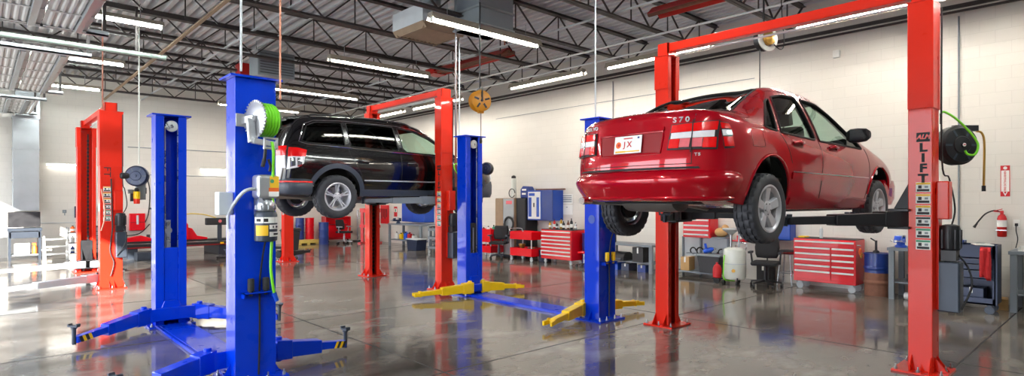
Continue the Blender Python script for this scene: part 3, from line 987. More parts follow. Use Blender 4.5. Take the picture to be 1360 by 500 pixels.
def loft(table, xs, inset, warp, zmin=None, scale_ends=None):
    """table rows: x, hs, zs, hm, zm, hb, zb, hr, zr, zc  -> closed body mesh (verts, faces)"""
    rings = []
    for x in xs:
        hs, zs, hm, zm, hb, zb, hr, zr, zc = lerp(table, x)
        zb0 = zs if zmin is None else zmin
        P = [(0, zb0 + 0.0), (hs - 0.12 - inset, zb0), (hs - inset, zb0 + 0.05), (hm - inset, zm), (hb - inset, zb), (hr - inset, zr - inset * 0.6), (hr * 0.55, zr + (zc - zr) * 0.72 - inset), (0, zc - inset)]
        half = section(P)
        k = scale_ends(x) if scale_ends else 0.0
        if k:
            zmid = 0.5 * (half[0].y + half[-1].y)
            half = [Vector((p.x - min(p.x, k), zmid + (p.y - zmid) * (1 - k / max(0.2, abs(half[-1].y - half[0].y)) * 1.2))) for p in half]
        rings.append([(x, p.x, p.y) for p in half])
    n = len(rings[0])
    vs, fs = [], []
    # full ring: right side (-y) bottom->top then left side top->bottom
    m = 2 * n - 2
    for r in rings:
        vs += [(x, -y, z) for x, y, z in r] + [(x, y, z) for x, y, z in reversed(r[1:-1])]
    for i in range(len(rings) - 1):
        for k in range(m):
            k2 = (k + 1) % m
            fs.append((i * m + k, (i + 1) * m + k, (i + 1) * m + k2, i * m + k2))
    # caps in horizontal strips
    C = 14
    for end, ring in ((0, rings[0]), (len(rings) - 1, rings[-1])):
        base = end * m
        rows = []
        for k in range(1, n - 1):
            row = [base + k]
            x, y, z = ring[k]
            for c in range(1, C):
                vs.append((x, -y + 2 * y * c / C, z)); row.append(len(vs) - 1)
            row.append(base + m - k)
            rows.append(row)
        rev = end == 0
        for a, b in zip(rows[:-1], rows[1:]):
            for c in range(C):
                f = (a[c], a[c + 1], b[c + 1], b[c])
                fs.append(f if not rev else tuple(reversed(f)))
        for row, tip in ((rows[0], base), (rows[-1], base + n - 1)):
            for c in range(C):
                f = (row[c], row[c + 1], tip)
                if (row is rows[0]): f = tuple(reversed(f))
                fs.append(f if not rev else tuple(reversed(f)))
    vs = [warp(Vector(p)) for p in vs]
    return vs, fs

def raw_obj(name, vs, fs):
    me = bpy.data.meshes.new(name)
    me.from_pydata([tuple(v) for v in vs], [], fs)
    b = bmesh.new(); b.from_mesh(me)
    bmesh.ops.recalc_face_normals(b, faces=b.faces)
    if b.calc_volume(signed=True) < 0:
        bmesh.ops.reverse_faces(b, faces=b.faces)
    b.to_mesh(me); b.free()
    o = bpy.data.objects.new(name, me)
    COL.objects.link(o)
    return o

def resample(poly, n):
    P = [Vector(p) for p in poly]
    L = [0]
    for a, b in zip(P[:-1], P[1:]): L.append(L[-1] + (b - a).length)
    out = []
    for k in range(n + 1):
        d = L[-1] * k / n
        for i in range(len(P) - 1):
            if d <= L[i + 1] + 1e-9: break
        t = (d - L[i]) / max(1e-9, L[i + 1] - L[i])
        out.append(P[i].lerp(P[i + 1], max(0, min(1, t))))
    return out

class Car:
    def __init__(s, root, table, L, warp, wheels, wr, arch, paint, xs, cavity, scale_ends):
        s.root, s.table, s.L, s.warp, s.paint = root, table, L, warp, paint
        vs, fs = loft(table, xs, 0, warp, scale_ends=scale_ends)
        s.outer = raw_obj('outer', vs, fs)
        me = s.outer.data
        s.bvh = BVHTree.FromPolygons([v.co.copy() for v in me.vertices], [tuple(p.vertices) for p in me.polygons])
        # smooth vertex normals for later transfer
        s.vn = [v.normal.copy() for v in me.vertices]
        s.polys = [tuple(p.vertices) for p in me.polygons]
        s.co = [v.co.copy() for v in me.vertices]
        s.cut = []
        cx0, cx1, nx, zf = cavity
        cvs, cfs = loft(table, [cx0 + (cx1 - cx0) * k / nx for k in range(nx + 1)], 0.045, lambda p: p, zmin=zf)
        s.cut.append(raw_obj('cav', cvs, cfs))
        for (wx, wz, r, y0, y1) in arch:
            for sg in (-1, 1):
                mb = MB().cyl((wx, sg * y0, wz), (wx, sg * y1, wz), r, n=48)
                s.cut.append(raw_obj('arch', mb.v, mb.f))
    def hit(s, o, d):
        h = s.bvh.ray_cast(Vector(o), Vector(d))
        return h[0], h[1]
    def project(s, pts2, mode):
        """mode 'R','L': (x,z) seen from that side; 'T': (x,y) from above; 'B': (y,z) from behind; 'F': front"""
        out = []
        for a, b in pts2:
            if mode == 'R': o, d = (a, -3, b), (0, 1, 0)
            elif mode == 'L': o, d = (a, 3, b), (0, -1, 0)
            elif mode == 'T': o, d = (a, b, 4), (0, 0, -1)
            elif mode == 'B': o, d = (-3, a, b), (1, 0, 0)
            else: o, d = (s.L + 3, a, b), (-1, 0, 0)
            h, nrm = s.hit(o, d)
            if h is None:
                h, nrm, _, _ = s.bvh.find_nearest(Vector(o) + Vector(d) * 2.2)
            if nrm.dot(Vector(d)) > 0: nrm = -nrm
            out.append((h, nrm))
        return out
    def patch(s, name, bottom, top, mode, m, off=0.004, thick=0.0, parent=None, nu=24, nv=8, smooth=True):
        """surface patch between two polylines given in the projection plane"""
        B, T = resample(bottom, nu), resample(top, nu)
        vs, fs = [], []
        pts = []
        for j in range(nv + 1):
            for i in range(nu + 1):
                p = B[i].lerp(T[i], j / nv)
                pts.append((p.x, p.y))
        for h, nrm in s.project(pts, mode):
            vs.append(h + nrm * (off + thick))
        N = len(vs)
        for j in range(nv):
            for i in range(nu):
                k = j * (nu + 1) + i
                fs.append((k, k + 1, k + nu + 2, k + nu + 1))
        mb = MB()
        if thick:
            lo = [h - nrm * 0.01 for h, nrm in s.project(pts, mode)]
            per = [i for i in range(nu + 1)] + [(nu + 1) * (j + 1) + nu for j in range(nv)] + [nv * (nu + 1) + nu - 1 - i for i in range(nu)] + [(nu + 1) * (nv - 1 - j) for j in range(nv - 1)]
            mb.add(vs, fs, 0, smooth)
            o = len(mb.v)
            mb.add([vs[i] for i in per] + [lo[i] for i in per], [(k, (k + 1) % len(per), len(per) + (k + 1) % len(per), len(per) + k) for k in range(len(per))])
        else:
            mb.add(vs, fs, 0, smooth)
        o = mb.build(name, m, parent or s.root, recalc=bool(thick))
        return o
    def outline(s, name, poly, mode, m, r=0.008, off=0.002, parent=None, closed=True, step=0.05, flat=None):
        P = [Vector(p) for p in poly]
        if closed: P = P + [P[0]]
        L = sum((b - a).length for a, b in zip(P[:-1], P[1:]))
        q = resample(P, max(4, int(L / step)))
        if closed: q = q[:-1]
        pts = [h + n * off for h, n in s.project([(p.x, p.y) for p in q], mode)]
        return MB().tube(pts, r, 8, closed=closed).build(name, m, parent or s.root)
    def window_cut(s, poly, mode):
        P = [(p[0], p[1]) for p in poly]
        mb = MB()
        if mode == 'S': mb.prism(P, 'xz', -2, 2)
        elif mode == 'T': mb.prism(P, 'xy', 0.86, 2.5)
        s.cut.append(raw_obj('win', mb.v, mb.f))
    def finish(s, name='body'):
        o = s.outer
        def vol(m):
            b_ = bmesh.new(); b_.from_mesh(m); v = b_.calc_volume(signed=True); b_.free(); return v
        def size(m):
            return [max(v.co[i] for v in m.vertices) - min(v.co[i] for v in m.vertices) for i in range(3)]
        for c in s.cut:
            v0, d0 = vol(o.data), size(o.data)
            best = None
            for att, (solver, slf, jit) in enumerate((('EXACT', False, 0), ('FAST', False, 0), ('FAST', False, .002), ('EXACT', True, 0))):
                c.location = (jit, jit * .7, jit * 1.3)
                md = o.modifiers.new('c', 'BOOLEAN')
                md.operation = 'DIFFERENCE'; md.solver = solver; md.object = c
                if solver == 'EXACT': md.use_self = slf
                dg = bpy.context.evaluated_depsgraph_get()
                dg.update()
                me = bpy.data.meshes.new_from_object(o.evaluated_get(dg))
                o.modifiers.remove(md)
                if len(me.vertices) < 50: continue
                v1, d1 = vol(me), size(me)
                if 0.02 < v1 < v0 and all(abs(p - q) < 0.02 for p, q in zip(d0, d1)):
                    best = me
                    break
            if best is not None: o.data = best
        me = o.data
        for c in s.cut: bpy.data.objects.remove(c)
        bpy.data.objects.remove(o)
        me.materials.clear()
        me.materials.append(M[s.paint]); me.materials.append(M['cabin'])
        b = bmesh.new(); b.from_mesh(me)
        bmesh.ops.triangulate(b, faces=[f for f in b.faces if len(f.verts) > 4])
        b.to_mesh(me); b.free()
        inner = []
        for p in me.polygons:
            h, n, i, d = s.bvh.find_nearest(p.center)
            inn = d > 0.006
            p.material_index = 1 if inn else 0
            p.use_smooth = not inn
            inner.append(inn)
        nors = [None] * len(me.loops)
        for p in me.polygons:
            for li in p.loop_indices:
                if inner[p.index]:
                    nors[li] = p.normal.copy()
                else:
                    co = me.vertices[me.loops[li].vertex_index].co
                    h, n, i, d = s.bvh.find_nearest(co + (p.center - co) * 0.02)
                    vs = s.polys[i]
                    w = [1.0 / ((s.co[v] - co).length + 1e-4) for v in vs]
                    # inverse-distance squared weights over the source face
                    w = [x * x for x in w]
                    nn = Vector((0, 0, 0))
                    for v, ww in zip(vs, w): nn += s.vn[v] * ww
                    nn.normalize()
                    if nn.dot(p.normal) < 0.3: nn = p.normal.copy()
                    nors[li] = nn
        me.normals_split_custom_set(nors)
        me.update()
        ob = bpy.data.objects.new(name, me)
        COL.objects.link(ob)
        ob.parent = s.root
        return ob

def make_wheel(parent, x, y, z, r, wdt, rim_r, side, spokes, steer=0.0):
    """side -1: outer face looks to -y"""
    t = bpy.data.objects.new('wheel', None)
    COL.objects.link(t); t.parent = parent
    t.location = (x, y, z); t.rotation_euler = (0, 0, steer)
    s = side
    n = 96
    prof = []
    h = wdt / 2
    rows = [(rim_r - 0.012, -h * 0.80), (rim_r + 0.02, -h * 0.92), ((r + rim_r) / 2, -h), (r - 0.03, -h * 0.95), (r - 0.008, -h * 0.83), (r - 0.002, -h * 0.62),
            (r - 0.001, -h * 0.56), (r - 0.012, -h * 0.54), (r - 0.012, -h * 0.46), (r, -h * 0.44), (r, -h * 0.1), (r - 0.012, -h * 0.08), (r - 0.012, h * 0.08), (r, h * 0.1), (r, h * 0.44), (r - 0.012, h * 0.46),
            (r - 0.014, h * 0.54), (r - 0.001, h * 0.56), (r - 0.002, h * 0.62), (r - 0.008, h * 0.83), (r - 0.03, h * 0.95), ((r + rim_r) / 2, h), (rim_r + 0.02, h * 0.92), (rim_r - 0.012, h * 0.80)]
    vs, fs = [], []
    for i, (rr, hh) in enumerate(rows):
        for k in range(n):
            a = 2 * math.pi * k / n
            q = rr
            sh = 0
            tread = 4 <= i <= 19
            if tread:
                ph = (k + (i // 4) + abs(i - 12) // 3) % 4
                if ph == 0 and rr > r - 0.011: q = rr - 0.014
                sh = 0.02 * (abs(hh) / h)
            a += sh
            vs.append((q * math.cos(a), s * -hh * -1, q * math.sin(a)))
    for i in range(len(rows) - 1):
        for k in range(n):
            k2 = (k + 1) % n
            fs.append((i * n + k, i * n + k2, (i + 1) * n + k2, (i + 1) * n + k))
    mb = MB().add(vs, fs, 0, False)
    for i, f in enumerate(mb.f):
        row = i // n
        mb.sm[i] = row < 4 or row >= 19
    mb.build('tyre', 'tyre', t)
    # rim: barrel, dish, spokes, hub; outer side is along s*y
    yo = s * h
    mb = MB().lathe([(rim_r, -h * 0.85), (rim_r + 0.004, -h * 0.8), (rim_r - 0.02, -h * 0.6), (rim_r - 0.03, h * 0.6), (rim_r + 0.006, h * 0.82), (rim_r + 0.01, h * 0.90), (rim_r - 0.004, h * 0.92), (rim_r - 0.02, h * 0.8), (rim_r - 0.035, h * 0.4), (rim_r - 0.045, -h * 0.6)], (0, 0, 0), (0, s, 0), 48, cap=False)
    rim = mb.build('rim', 'wheel_silver', t)
    MB().lathe([(0.02, -h * 0.3), (rim_r * 0.72, -h * 0.3), (rim_r * 0.74, -h * 0.22), (0.02, -h * 0.2)], (0, 0, 0), (0, s, 0), 36).build('brake_disc', 'steel', rim)
    MB().lathe([(0.03, -h * 0.75), (rim_r * 0.55, -h * 0.7), (rim_r * 0.6, -h * 0.45)], (0, 0, 0), (0, s, 0), 24).build('hub_carrier', 'underbody', rim)
    mb = MB()
    R1 = rim_r - 0.012
    def spoke(ang, w0, w1, dy0, dy1, th, skew=0.0):
        ca, sa = math.cos(ang), math.sin(ang)
        vs = []
        for f, (rr, ww, dy) in enumerate(((0.045, w0, dy0), (R1 * 0.5, (w0 * 0.5 + w1 * 0.5) * 0.92, (dy0 * 0.65 + dy1 * 0.35)), (R1 + 0.004, w1, dy1))):
            for sy in (-1, 1):
                for dd in (0, th):
                    u = rr; v = sy * ww / 2 + skew * (rr - 0.045)
                    taper = 0.72 if dd == 0 else 1.0
                    v = sy * ww / 2 * taper + skew * (rr - 0.045)
                    vs.append((u * ca - v * sa, s * (dy - dd), u * sa + v * ca))
        q = []
        for a in (0, 4):
            q += [(a + 0, a + 4, a + 6, a + 2), (a + 1, a + 3, a + 7, a + 5), (a + 0, a + 1, a + 5, a + 4), (a + 2, a + 6, a + 7, a + 3)]
        q += [(0, 2, 3, 1), (8, 9, 11, 10)]
        mb.add(vs, q)
    for k in range(5):
        a0 = 2 * math.pi * k / 5 + math.pi / 2
        if spokes == 'five':
            spoke(a0, 0.085, 0.122, h * 0.62, h * 0.80, 0.03)
        else:
            spoke(a0, 0.04, 0.03, h * 0.66, h * 0.82, 0.03, 0.17)
            spoke(a0, 0.04, 0.03, h * 0.66, h * 0.82, 0.03, -0.17)
    mb.build('spoke', 'wheel_silver', rim, bevel=0.004, seg=2)
    mb = MB().lathe([(0.07, h * 0.5), (0.07, h * 0.66), (0.06, h * 0.70), (0.034, h * 0.71), (0.033, h * 0.75), (0.001, h * 0.77)], (0, 0, 0), (0, s, 0), 28)
    hub = mb.build('hub', 'wheel_silver', rim)
    mb = MB()
    for k in range(5):
        a = 2 * math.pi * (k + 0.5) / 5 + math.pi / 2
        mb.cyl((0.05 * math.cos(a), s * h * 0.68, 0.05 * math.sin(a)), (0.05 * math.cos(a), s * h * 0.72, 0.05 * math.sin(a)), 0.008, n=6)
    mb.build('wheel_bolt', 'dark_slate', rim)
    return t

def seat(parent, x, y, z, w=0.5, bench=False):
    t = MB().bb(x - 0.25, x + 0.25, y - w / 2, y + w / 2, z, z + 0.14).build('seat', 'seat_tan', parent, bevel=0.04, seg=3)
    q = MB()
    vs = []
    q.box((x - 0.33, y, z + 0.40), (0.13, w * 0.96, 0.62), ry=R(-14))
    q.build('seat_back', 'seat_tan', t, bevel=0.05, seg=3)
    for yy in ((y,) if not bench else (y - w * 0.3, y + w * 0.3)):
        MB().box((x - 0.43, yy, z + 0.80), (0.09, 0.26, 0.17), ry=R(-14)).cyl((x - 0.42, yy - 0.05, z + 0.66), (x - 0.43, yy - 0.05, z + 0.76), 0.008).cyl((x - 0.42, yy + 0.05, z + 0.66), (x - 0.43, yy + 0.05, z + 0.76), 0.008).build('headrest', 'seat_tan', t, bevel=0.03, seg=3)
    return t

def ends(L, k=0.10):
    """corner rounding radius as a function of x: inset of the outline near both ends"""
    def f(x):
        d = min(x, L - x)
        if d >= k: return 0.0
        return k * (1 - math.sqrt(max(0, 1 - (1 - d / k) ** 2)))
    return f

def stations(L, k=0.10, step=0.09):
    e = [k * (1 - math.cos(R(a))) for a in (0, 18, 36, 54, 72, 90)]
    n = int((L - 2 * k) / step)
    mid = [k + (L - 2 * k) * i / n for i in range(1, n)]
    return e + mid + [L - v for v in reversed(e)]

# ------------------------------------------------------------------ red sedan
SX, SY, SZ = 4.095, 3.148, 1.41
sed = thing('car', 'glossy red four-door sedan raised on the near red lift, its tail to the viewer', 'car', (SX, SY, SZ), R(-2.8))
# x, hs, zs, hm, zm, hb, zb, hr, zr, zc
T = [(0.00, .74, .34, .79, .58, .745, .925, .66, 1.020, 1.050),
     (0.10, .76, .30, .825, .58, .775, .935, .67, 1.030, 1.065),
     (0.50, .80, .24, .868, .59, .825, .925, .68, 1.045, 1.085),
     (0.85, .81, .22, .876, .60, .835, .915, .67, 1.065, 1.100),
     (1.15, .82, .20, .880, .60, .840, .900, .63, 1.170, 1.215),
     (1.45, .82, .19, .880, .60, .842, .885, .585, 1.295, 1.345),
     (1.75, .82, .18, .880, .60, .842, .870, .565, 1.365, 1.425),
     (2.20, .82, .18, .880, .60, .842, .858, .560, 1.385, 1.445),
     (2.65, .82, .18, .880, .60, .842, .848, .565, 1.360, 1.420),
     (2.95, .82, .18, .880, .59, .842, .842, .590, 1.270, 1.325),
     (3.30, .82, .18, .880, .58, .840, .835, .640, 1.095, 1.130),
     (3.60, .82, .19, .878, .58, .832, .825, .690, .940, .965),
     (3.85, .81, .20, .872, .57, .815, .790, .690, .875, .915),
     (4.30, .79, .24, .850, .55, .780, .735, .640, .800, .850),
     (4.60, .75, .30, .800, .52, .730, .680, .580, .720, .760),
     (4.72, .70, .36, .745, .50, .690, .610, .540, .640, .670)]
L = 4.72
def warp_s(p):
    if p.x < 1.12: p.x += 0.20 * (1 - p.x / 1.12)
    x = p.x - 0.2
    fr = max(0, 1 - x / 0.8) ** 1.5
    ff = max(0, 1 - (L - x - 0.2) / 0.8) ** 1.5
    y = abs(p.y) / 0.88
    # rear bows backwards in the middle; tail leans slightly forward at the top
    p.x += fr * (0.27 * y ** 3.0 + max(0, p.z - 0.62) * 0.16)
    p.x -= ff * (0.36 * y ** 2.4)
    return p
car = Car(sed, T, L, warp_s, None, None, [(1.12, .315, .352, .62, 1.2), (3.78, .315, .352, .60, 1.2)], 'paint_red', stations(L), (0.95, 3.5, 30, 0.36), ends(L))
body_bvh = car
WB = 0.055
# side windows as (bottom polyline, top polyline), front to back in x
front_b, front_t = [(2.19, .872), (3.32, .855)], [(2.25, 1.335), (2.62, 1.315), (2.88, 1.21), (3.26, .94)]
rear_b, rear_t = [(1.36, .90), (2.10, .874)], [(1.60, 1.28), (1.86, 1.33), (2.16, 1.337)]
quar_b, quar_t = [(1.08, .93), (1.28, .905)], [(1.44, 1.225), (1.52, 1.255)]
back_q = None
for bt, tp in ((front_b, front_t), (rear_b, rear_t), (quar_b, quar_t)):
    car.window_cut(bt + tp[::-1], 'S')
back_b = [(0.90, -.60), (0.885, 0), (0.90, .60)]
back_t = [(1.55, -.50), (1.57, 0), (1.55, .50)]
car.window_cut(back_b + back_t[::-1], 'T')
wind_b = [(3.50, -.63), (3.60, 0), (3.50, .63)]
wind_t = [(2.82, -.53), (2.84, 0), (2.82, .53)]
car.window_cut(wind_b + wind_t[::-1], 'T')
body = car.finish('body')
def exp(b, t, e=0.012):
    return b, t
for sd in ('R', 'L'):
    for nm, bt, tp in (('front_window', front_b, front_t), ('rear_window', rear_b, rear_t), ('quarter_window', quar_b, quar_t)):
        g = car.patch(nm, bt, tp, sd, 'glass_green', off=-0.012)
        car.outline('window_seal', bt + tp[::-1], sd, 'rubber', 0.011, 0.0, parent=g)
g = car.patch('rear_windscreen', back_b, back_t, 'T', 'glass_dark', off=-0.012)
car.outline('window_seal', back_b + back_t[::-1], 'T', 'rubber', 0.009, 0.0, parent=g)
g = car.patch('windscreen', wind_b, wind_t, 'T', 'glass_green', off=-0.012)
car.outline('window_seal', wind_b + wind_t[::-1], 'T', 'rubber', 0.009, 0.0, parent=g)
# shut lines
for sd in ('R', 'L'):
    car.outline('door_seam', [(2.14, 1.31), (2.15, .88), (2.16, .6), (2.16, .25)], sd, 'ink', 0.0045, -0.001, closed=False)
    car.outline('door_seam', [(3.40, .86), (3.42, .6), (3.36, .25)], sd, 'ink', 0.0045, -0.001, closed=False)
    car.outline('door_seam', [(1.31, .92), (1.40, .80), (1.50, .62)], sd, 'ink', 0.0045, -0.001, closed=False)
    # rubbing strip, sill strip, handles
    car.patch('side_moulding', [(1.50, .475), (3.36, .465)], [(1.50, .535), (3.36, .525)], sd, 'paint_red', 0.0, 0.014, nu=40, nv=2)
    car.outline('moulding_line', [(1.50, .54), (3.36, .53)], sd, 'chrome', 0.006, 0.010, closed=False)
    car.patch('sill_strip', [(1.52, .235), (3.40, .23)], [(1.52, .30), (3.40, .295)], sd, 'paint_red', 0.0, 0.012, nu=40, nv=2)
    for hx in (1.55, 2.36):
        h = car.patch('handle_cup', [(hx - .02, .775), (hx + .20, .77)], [(hx, .845), (hx + .18, .84)], sd, 'tool_red_dark', 0.001, 0, nu=8, nv=4)
        q = car.project([(hx, .81), (hx + .04, .812), (hx + .14, .81), (hx + .18, .806)], sd)
        MB().tube([q[0][0] + q[0][1] * .004, q[1][0] + q[1][1] * .035, q[2][0] + q[2][1] * .035, q[3][0] + q[3][1] * .004], [0.014, 0.017, 0.017, 0.014], 10).build('door_handle', 'paint_red', h)
    car.outline('fuel_flap' if sd == 'R' else 'panel_seam', [(.80, .74), (1.0, .74), (1.0, .90), (.80, .90)], sd, 'tool_red_dark', 0.004, -0.001)
    car.outline('arch_lip', [(1.12 + .362 * math.cos(R(a)), .315 + .362 * math.sin(R(a))) for a in range(0, 181, 6)], sd, 'paint_red', 0.014, -0.002, closed=False, step=0.03)
    car.outline('arch_lip', [(3.78 + .362 * math.cos(R(a)), .315 + .362 * math.sin(R(a))) for a in range(-5, 181, 6)], sd, 'paint_red', 0.014, -0.002, closed=False, step=0.03)
    mk = car.project([(3.62, .60)], sd)[0]
    MB().lathe([(0.03, 0), (0.028, 0.008), (0.001, 0.012)], mk[0], mk[1], 16).build('side_repeater', 'lens_clear', sed)
# mirrors
for sg in (-1, 1):
    mb = MB()
    mb.prism([(0, 0), (.04, .03), (.05, .11), (.0, .12), (-.03, .02)], 'xz', 0, .01)
    q = MB()
    prof = [(-0.02, .02, .045), (0.02, .07, .075), (0.10, .095, .08), (0.18, .09, .07), (0.215, .05, .04)]
    vs, fs = [], []
    n = 14
    for yy, a_, b_ in prof:
        for k in range(n):
            w_ = 2 * math.pi * k / n
            cx = math.cos(w_); cz = math.sin(w_)
            vs.append((3.02 + a_ * 0.75 * (cx if cx > 0 else cx * 0.35), sg * (.80 + yy), .985 + b_ * cz))
    for i in range(len(prof) - 1):
        for k in range(n):
            fs.append((i * n + k, i * n + (k + 1) % n, (i + 1) * n + (k + 1) % n, (i + 1) * n + k))
    fs.append(tuple(range(n))); fs.append(tuple(range((len(prof) - 1) * n, len(prof) * n)))
    q.add(vs, fs, 0, True)
    mr_ = q.build('door_mirror', 'black_plastic', sed)
    vs = [(2.992, sg * (.80 + yy), .985 + zz) for yy, zz in ((.02, -.055), (.17, -.055), (.2, -.02), (.18, .055), (.03, .065))]
    MB().add(vs, [(0, 1, 2, 3, 4)]).build('mirror_glass', 'chrome', mr_)
# rear bumper: swept around the tail
def bump_path(xo, yo, x_side, n=18, bow=0.20, pw=2.6):
    pts = []
    for k in range(n + 1):
        a = -1 + 2 * k / n
        y = a * yo
        pts.append((xo + bow * abs(a) ** pw, y))
    left = [(x_side, -yo - .012), (x_side * 0.5 + pts[0][0] * 0.5, -yo - .014)]
    pts[0] = (pts[0][0] + .0, -yo + .012); pts[-1] = (pts[-1][0], yo - .012)
    right = [(x, -y) for x, y in reversed(left)]
    return [(x, y, 0) for x, y in left + pts + right]
bp_ = bump_path(0.165, .815, .63, 18, .27, 3.2)
bp_ = spline(bp_, 3)
prof = [(-.14, .262), (-.08, .264), (-.045, .275), (-.030, .292), (-.036, .304), (-.020, .33), (.012, .375), (.034, .42), (.042, .448), (.034, .472), (.014, .505), (-.02, .535), (-.10, .54)]
bmp = MB().sweep(list(reversed(bp_)), [(a, b) for a, b in prof], smooth=True)
# make the outward side the outside whichever way the path runs
def outside(mb, cx, cy):
    return mb
rb = bmp.build('rear_bumper', 'paint_red', sed)
rb.data.set_sharp_from_angle(angle=R(38))
b3 = MB().sweep(list(reversed(bp_)), [(a, b) for a, b in [(-.08, .537), (-.01, .539), (-.012, .556), (-.08, .556)]])
b3.build('bumper_gap', 'rubber', rb)
# front bumper
fp = [(L - x, y, 0) for x, y, _ in bump_path(-0.02, .80, .62)]
fp = [(x - 0.10 * (abs(y) / .8) ** 2, y, z) for x, y, z in fp]
fp = spline(fp, 3)
MB().sweep(fp, [(a, b) for a, b in [(-.10, .22), (.0, .22), (.03, .30), (.035, .45), (.02, .52), (-.1, .53)]], smooth=True).build('front_bumper', 'paint_red', sed)
for sg in (-1, 1):
    pts = [(sg * .45, .56), (sg * .62, .56), (sg * .70, .57)]
    tp = [(sg * .45, .67), (sg * .60, .675), (sg * .68, .68)]
    car.patch('headlamp', pts, tp, 'F', 'lens_clear', 0.002, 0.02, nu=10, nv=5)
car.patch('grille', [(-.32, .57), (.32, .57)], [(-.30, .68), (.30, .68)], 'F', 'black_plastic', 0.002, 0.015, nu=10, nv=4)
# tail lights wrap round the corners
zl0, zl1 = .70, .935
for sg in (-1, 1):
    y0, y1 = .40, .765
    hs_ = car.patch('tail_light', [(sg * y0, zl0), (sg * y1, zl0 - .005)], [(sg * (y0 + .02), zl1 - .02), (sg * (y1 - .005), zl1)], 'B', 'black_plastic', 0.0, 0.016, nu=26, nv=8)
    def band(nm, m, f0, f1, a0=0.03, a1=0.97, off=0.018):
        def P(u, v):
            yb = y0 + (y1 - y0) * u; yt = (y0 + .02) + (y1 - .005 - y0 - .02) * u
            zb = zl0 - .005 * u; zt = zl1 - .02 + .02 * u
            return (sg * (yb + (yt - yb) * v), zb + (zt - zb) * v)
        return car.patch(nm, [P(a0, f0), P(a1, f0)], [P(a0, f1), P(a1, f1)], 'B', m, off, 0.006, parent=hs_, nu=20, nv=4)
    band('red_lens', 'lens_red', 0.66, 0.96)
    band('clear_lens', 'lens_clear', 0.42, 0.645, 0.05, 0.93)
    band('red_lens', 'lens_red', 0.05, 0.405, 0.03, 0.26)
    band('pink_lens', 'lens_pink', 0.08, 0.405, 0.27, 0.49)
    band('pink_lens', 'lens_pink', 0.08, 0.405, 0.515, 0.74)
    band('red_lens', 'lens_red', 0.05, 0.405, 0.75, 0.97)
    # split between the boot lid half and the wing half
    def Q(v): return (sg * (.40 + .5 * .365 + .01), zl0 - .03 + (zl1 - zl0 + .04) * v)
    car.outline('lens_split', [Q(0), Q(.5), Q(1)], 'B', 'ink', 0.005, 0.024, closed=False, parent=hs_)
    # the flank part of the lamp
    sd = 'R' if sg < 0 else 'L'
    w_ = car.patch('tail_light_flank', [(.45, zl0), (.54, zl0 + .01)], [(.45, zl1 - .01), (.52, zl1 - .02)], sd, 'black_plastic', 0.0, 0.012, nu=8, nv=6)
    car.patch('red_lens', [(.452, zl0 + .165), (.53, zl0 + .165)], [(.452, zl1 - .02), (.515, zl1 - .03)], sd, 'lens_red', 0.013, 0.006, parent=w_, nu=6, nv=3)
    car.patch('clear_lens', [(.452, zl0 + .105), (.532, zl0 + .11)], [(.452, zl0 + .155), (.53, zl0 + .155)], sd, 'lens_clear', 0.013, 0.006, parent=w_, nu=6, nv=3)
    car.patch('red_lens', [(.452, zl0 + .015), (.535, zl0 + .02)], [(.452, zl0 + .095), (.532, zl0 + .10)], sd, 'lens_red', 0.013, 0.006, parent=w_, nu=6, nv=3)
# boot lid: shut lines, plate recess, plate, badges
car.outline('boot_seam', [(-.60, .58), (-.60, 1.0)], 'B', 'ink', 0.004, -0.001, closed=False)
car.outline('boot_seam', [(.60, .58), (.60, 1.0)], 'B', 'ink', 0.004, -0.001, closed=False)
car.outline('boot_seam', [(-.60, .58), (.60, .58)], 'B', 'ink', 0.004, -0.001, closed=False)
rc = car.patch('plate_recess', [(-.33, .685), (.33, .685)], [(-.35, .865), (.35, .865)], 'B', 'tool_red_dark', 0.001, 0.0, nu=16, nv=4)
car.outline('recess_rim', [(-.335, .68), (.335, .68), (.355, .87), (-.355, .87)], 'B', 'paint_red', 0.009, 0.002, parent=rc)
car.patch('boot_grip', [(-.36, .872), (.36, .872)], [(-.36, .905), (.36, .905)], 'B', 'paint_red', 0.0, 0.022, nu=20, nv=3)
hp = car.project([(0.0, .775)], 'B')[0]
tilt = R(90 - 10)
px = hp[0].x - 0.016
pl = MB().box((0, 0, 0), (0.305, 0.160, 0.006)).build('number_plate', 'paper', sed, bevel=0.002)
pl.location = (px, 0, .775); pl.rotation_euler = (R(82), 0, R(-90))
def onplate(nm, s_, size, m, u, v, sx=1.0, bold=0.002):
    return text(nm, s_, size, m, pl, (u, v, 0.0035), rot=(0, 0, 0), sx=sx, ext=0.0006, bold=bold)
onplate('plate_letters', 'J X', 0.072, 'ink_red', 0.0, 0.0)
MB().bb(-.05, .05, .052, .062, 0.003, 0.0042).build('plate_heading', 'ink_red', pl)
MB().lathe([(0.03, 0), (0.03, 0.001)], (-.105, 0.0, 0.003), (0, 0, 1), 20).build('plate_emblem', 'orange', pl)
MB().lathe([(0.014, 0), (0.014, 0.002)], (-.1, 0.0, 0.003), (0, 0, 1), 14).build('plate_emblem', 'ink_red', pl)
MB().bb(-.135, -.02, -.07, -.055, 0.003, 0.0042).build('plate_band', 'ink_yellow', pl)
MB().bb(-.02, .135, -.068, -.057, 0.003, 0.0042).build('plate_band', 'ink_yellow', pl)
MB().bb(.105, .125, .05, .066, 0.003, 0.0042).build('plate_sticker', 'drum_blue', pl)
def badge(chars, y0, dy, z, sz):
    g = None
    for k, ch in enumerate(chars):
        h, n_ = car.project([(y0 - dy * k, z)], 'B')[0]
        rz_ = math.atan2(n_.x, -n_.y)      # face along the surface normal
        rx_ = R(90) - math.asin(max(-1, min(1, n_.z)))
        o = text('badge_letter', ch, sz, 'pale_grey', sed, h + n_ * 0.004, rot=(rx_, 0, rz_), sx=1.2, ext=0.003, bold=0.001)
badge('S70', -.44, .052, .955, .062)
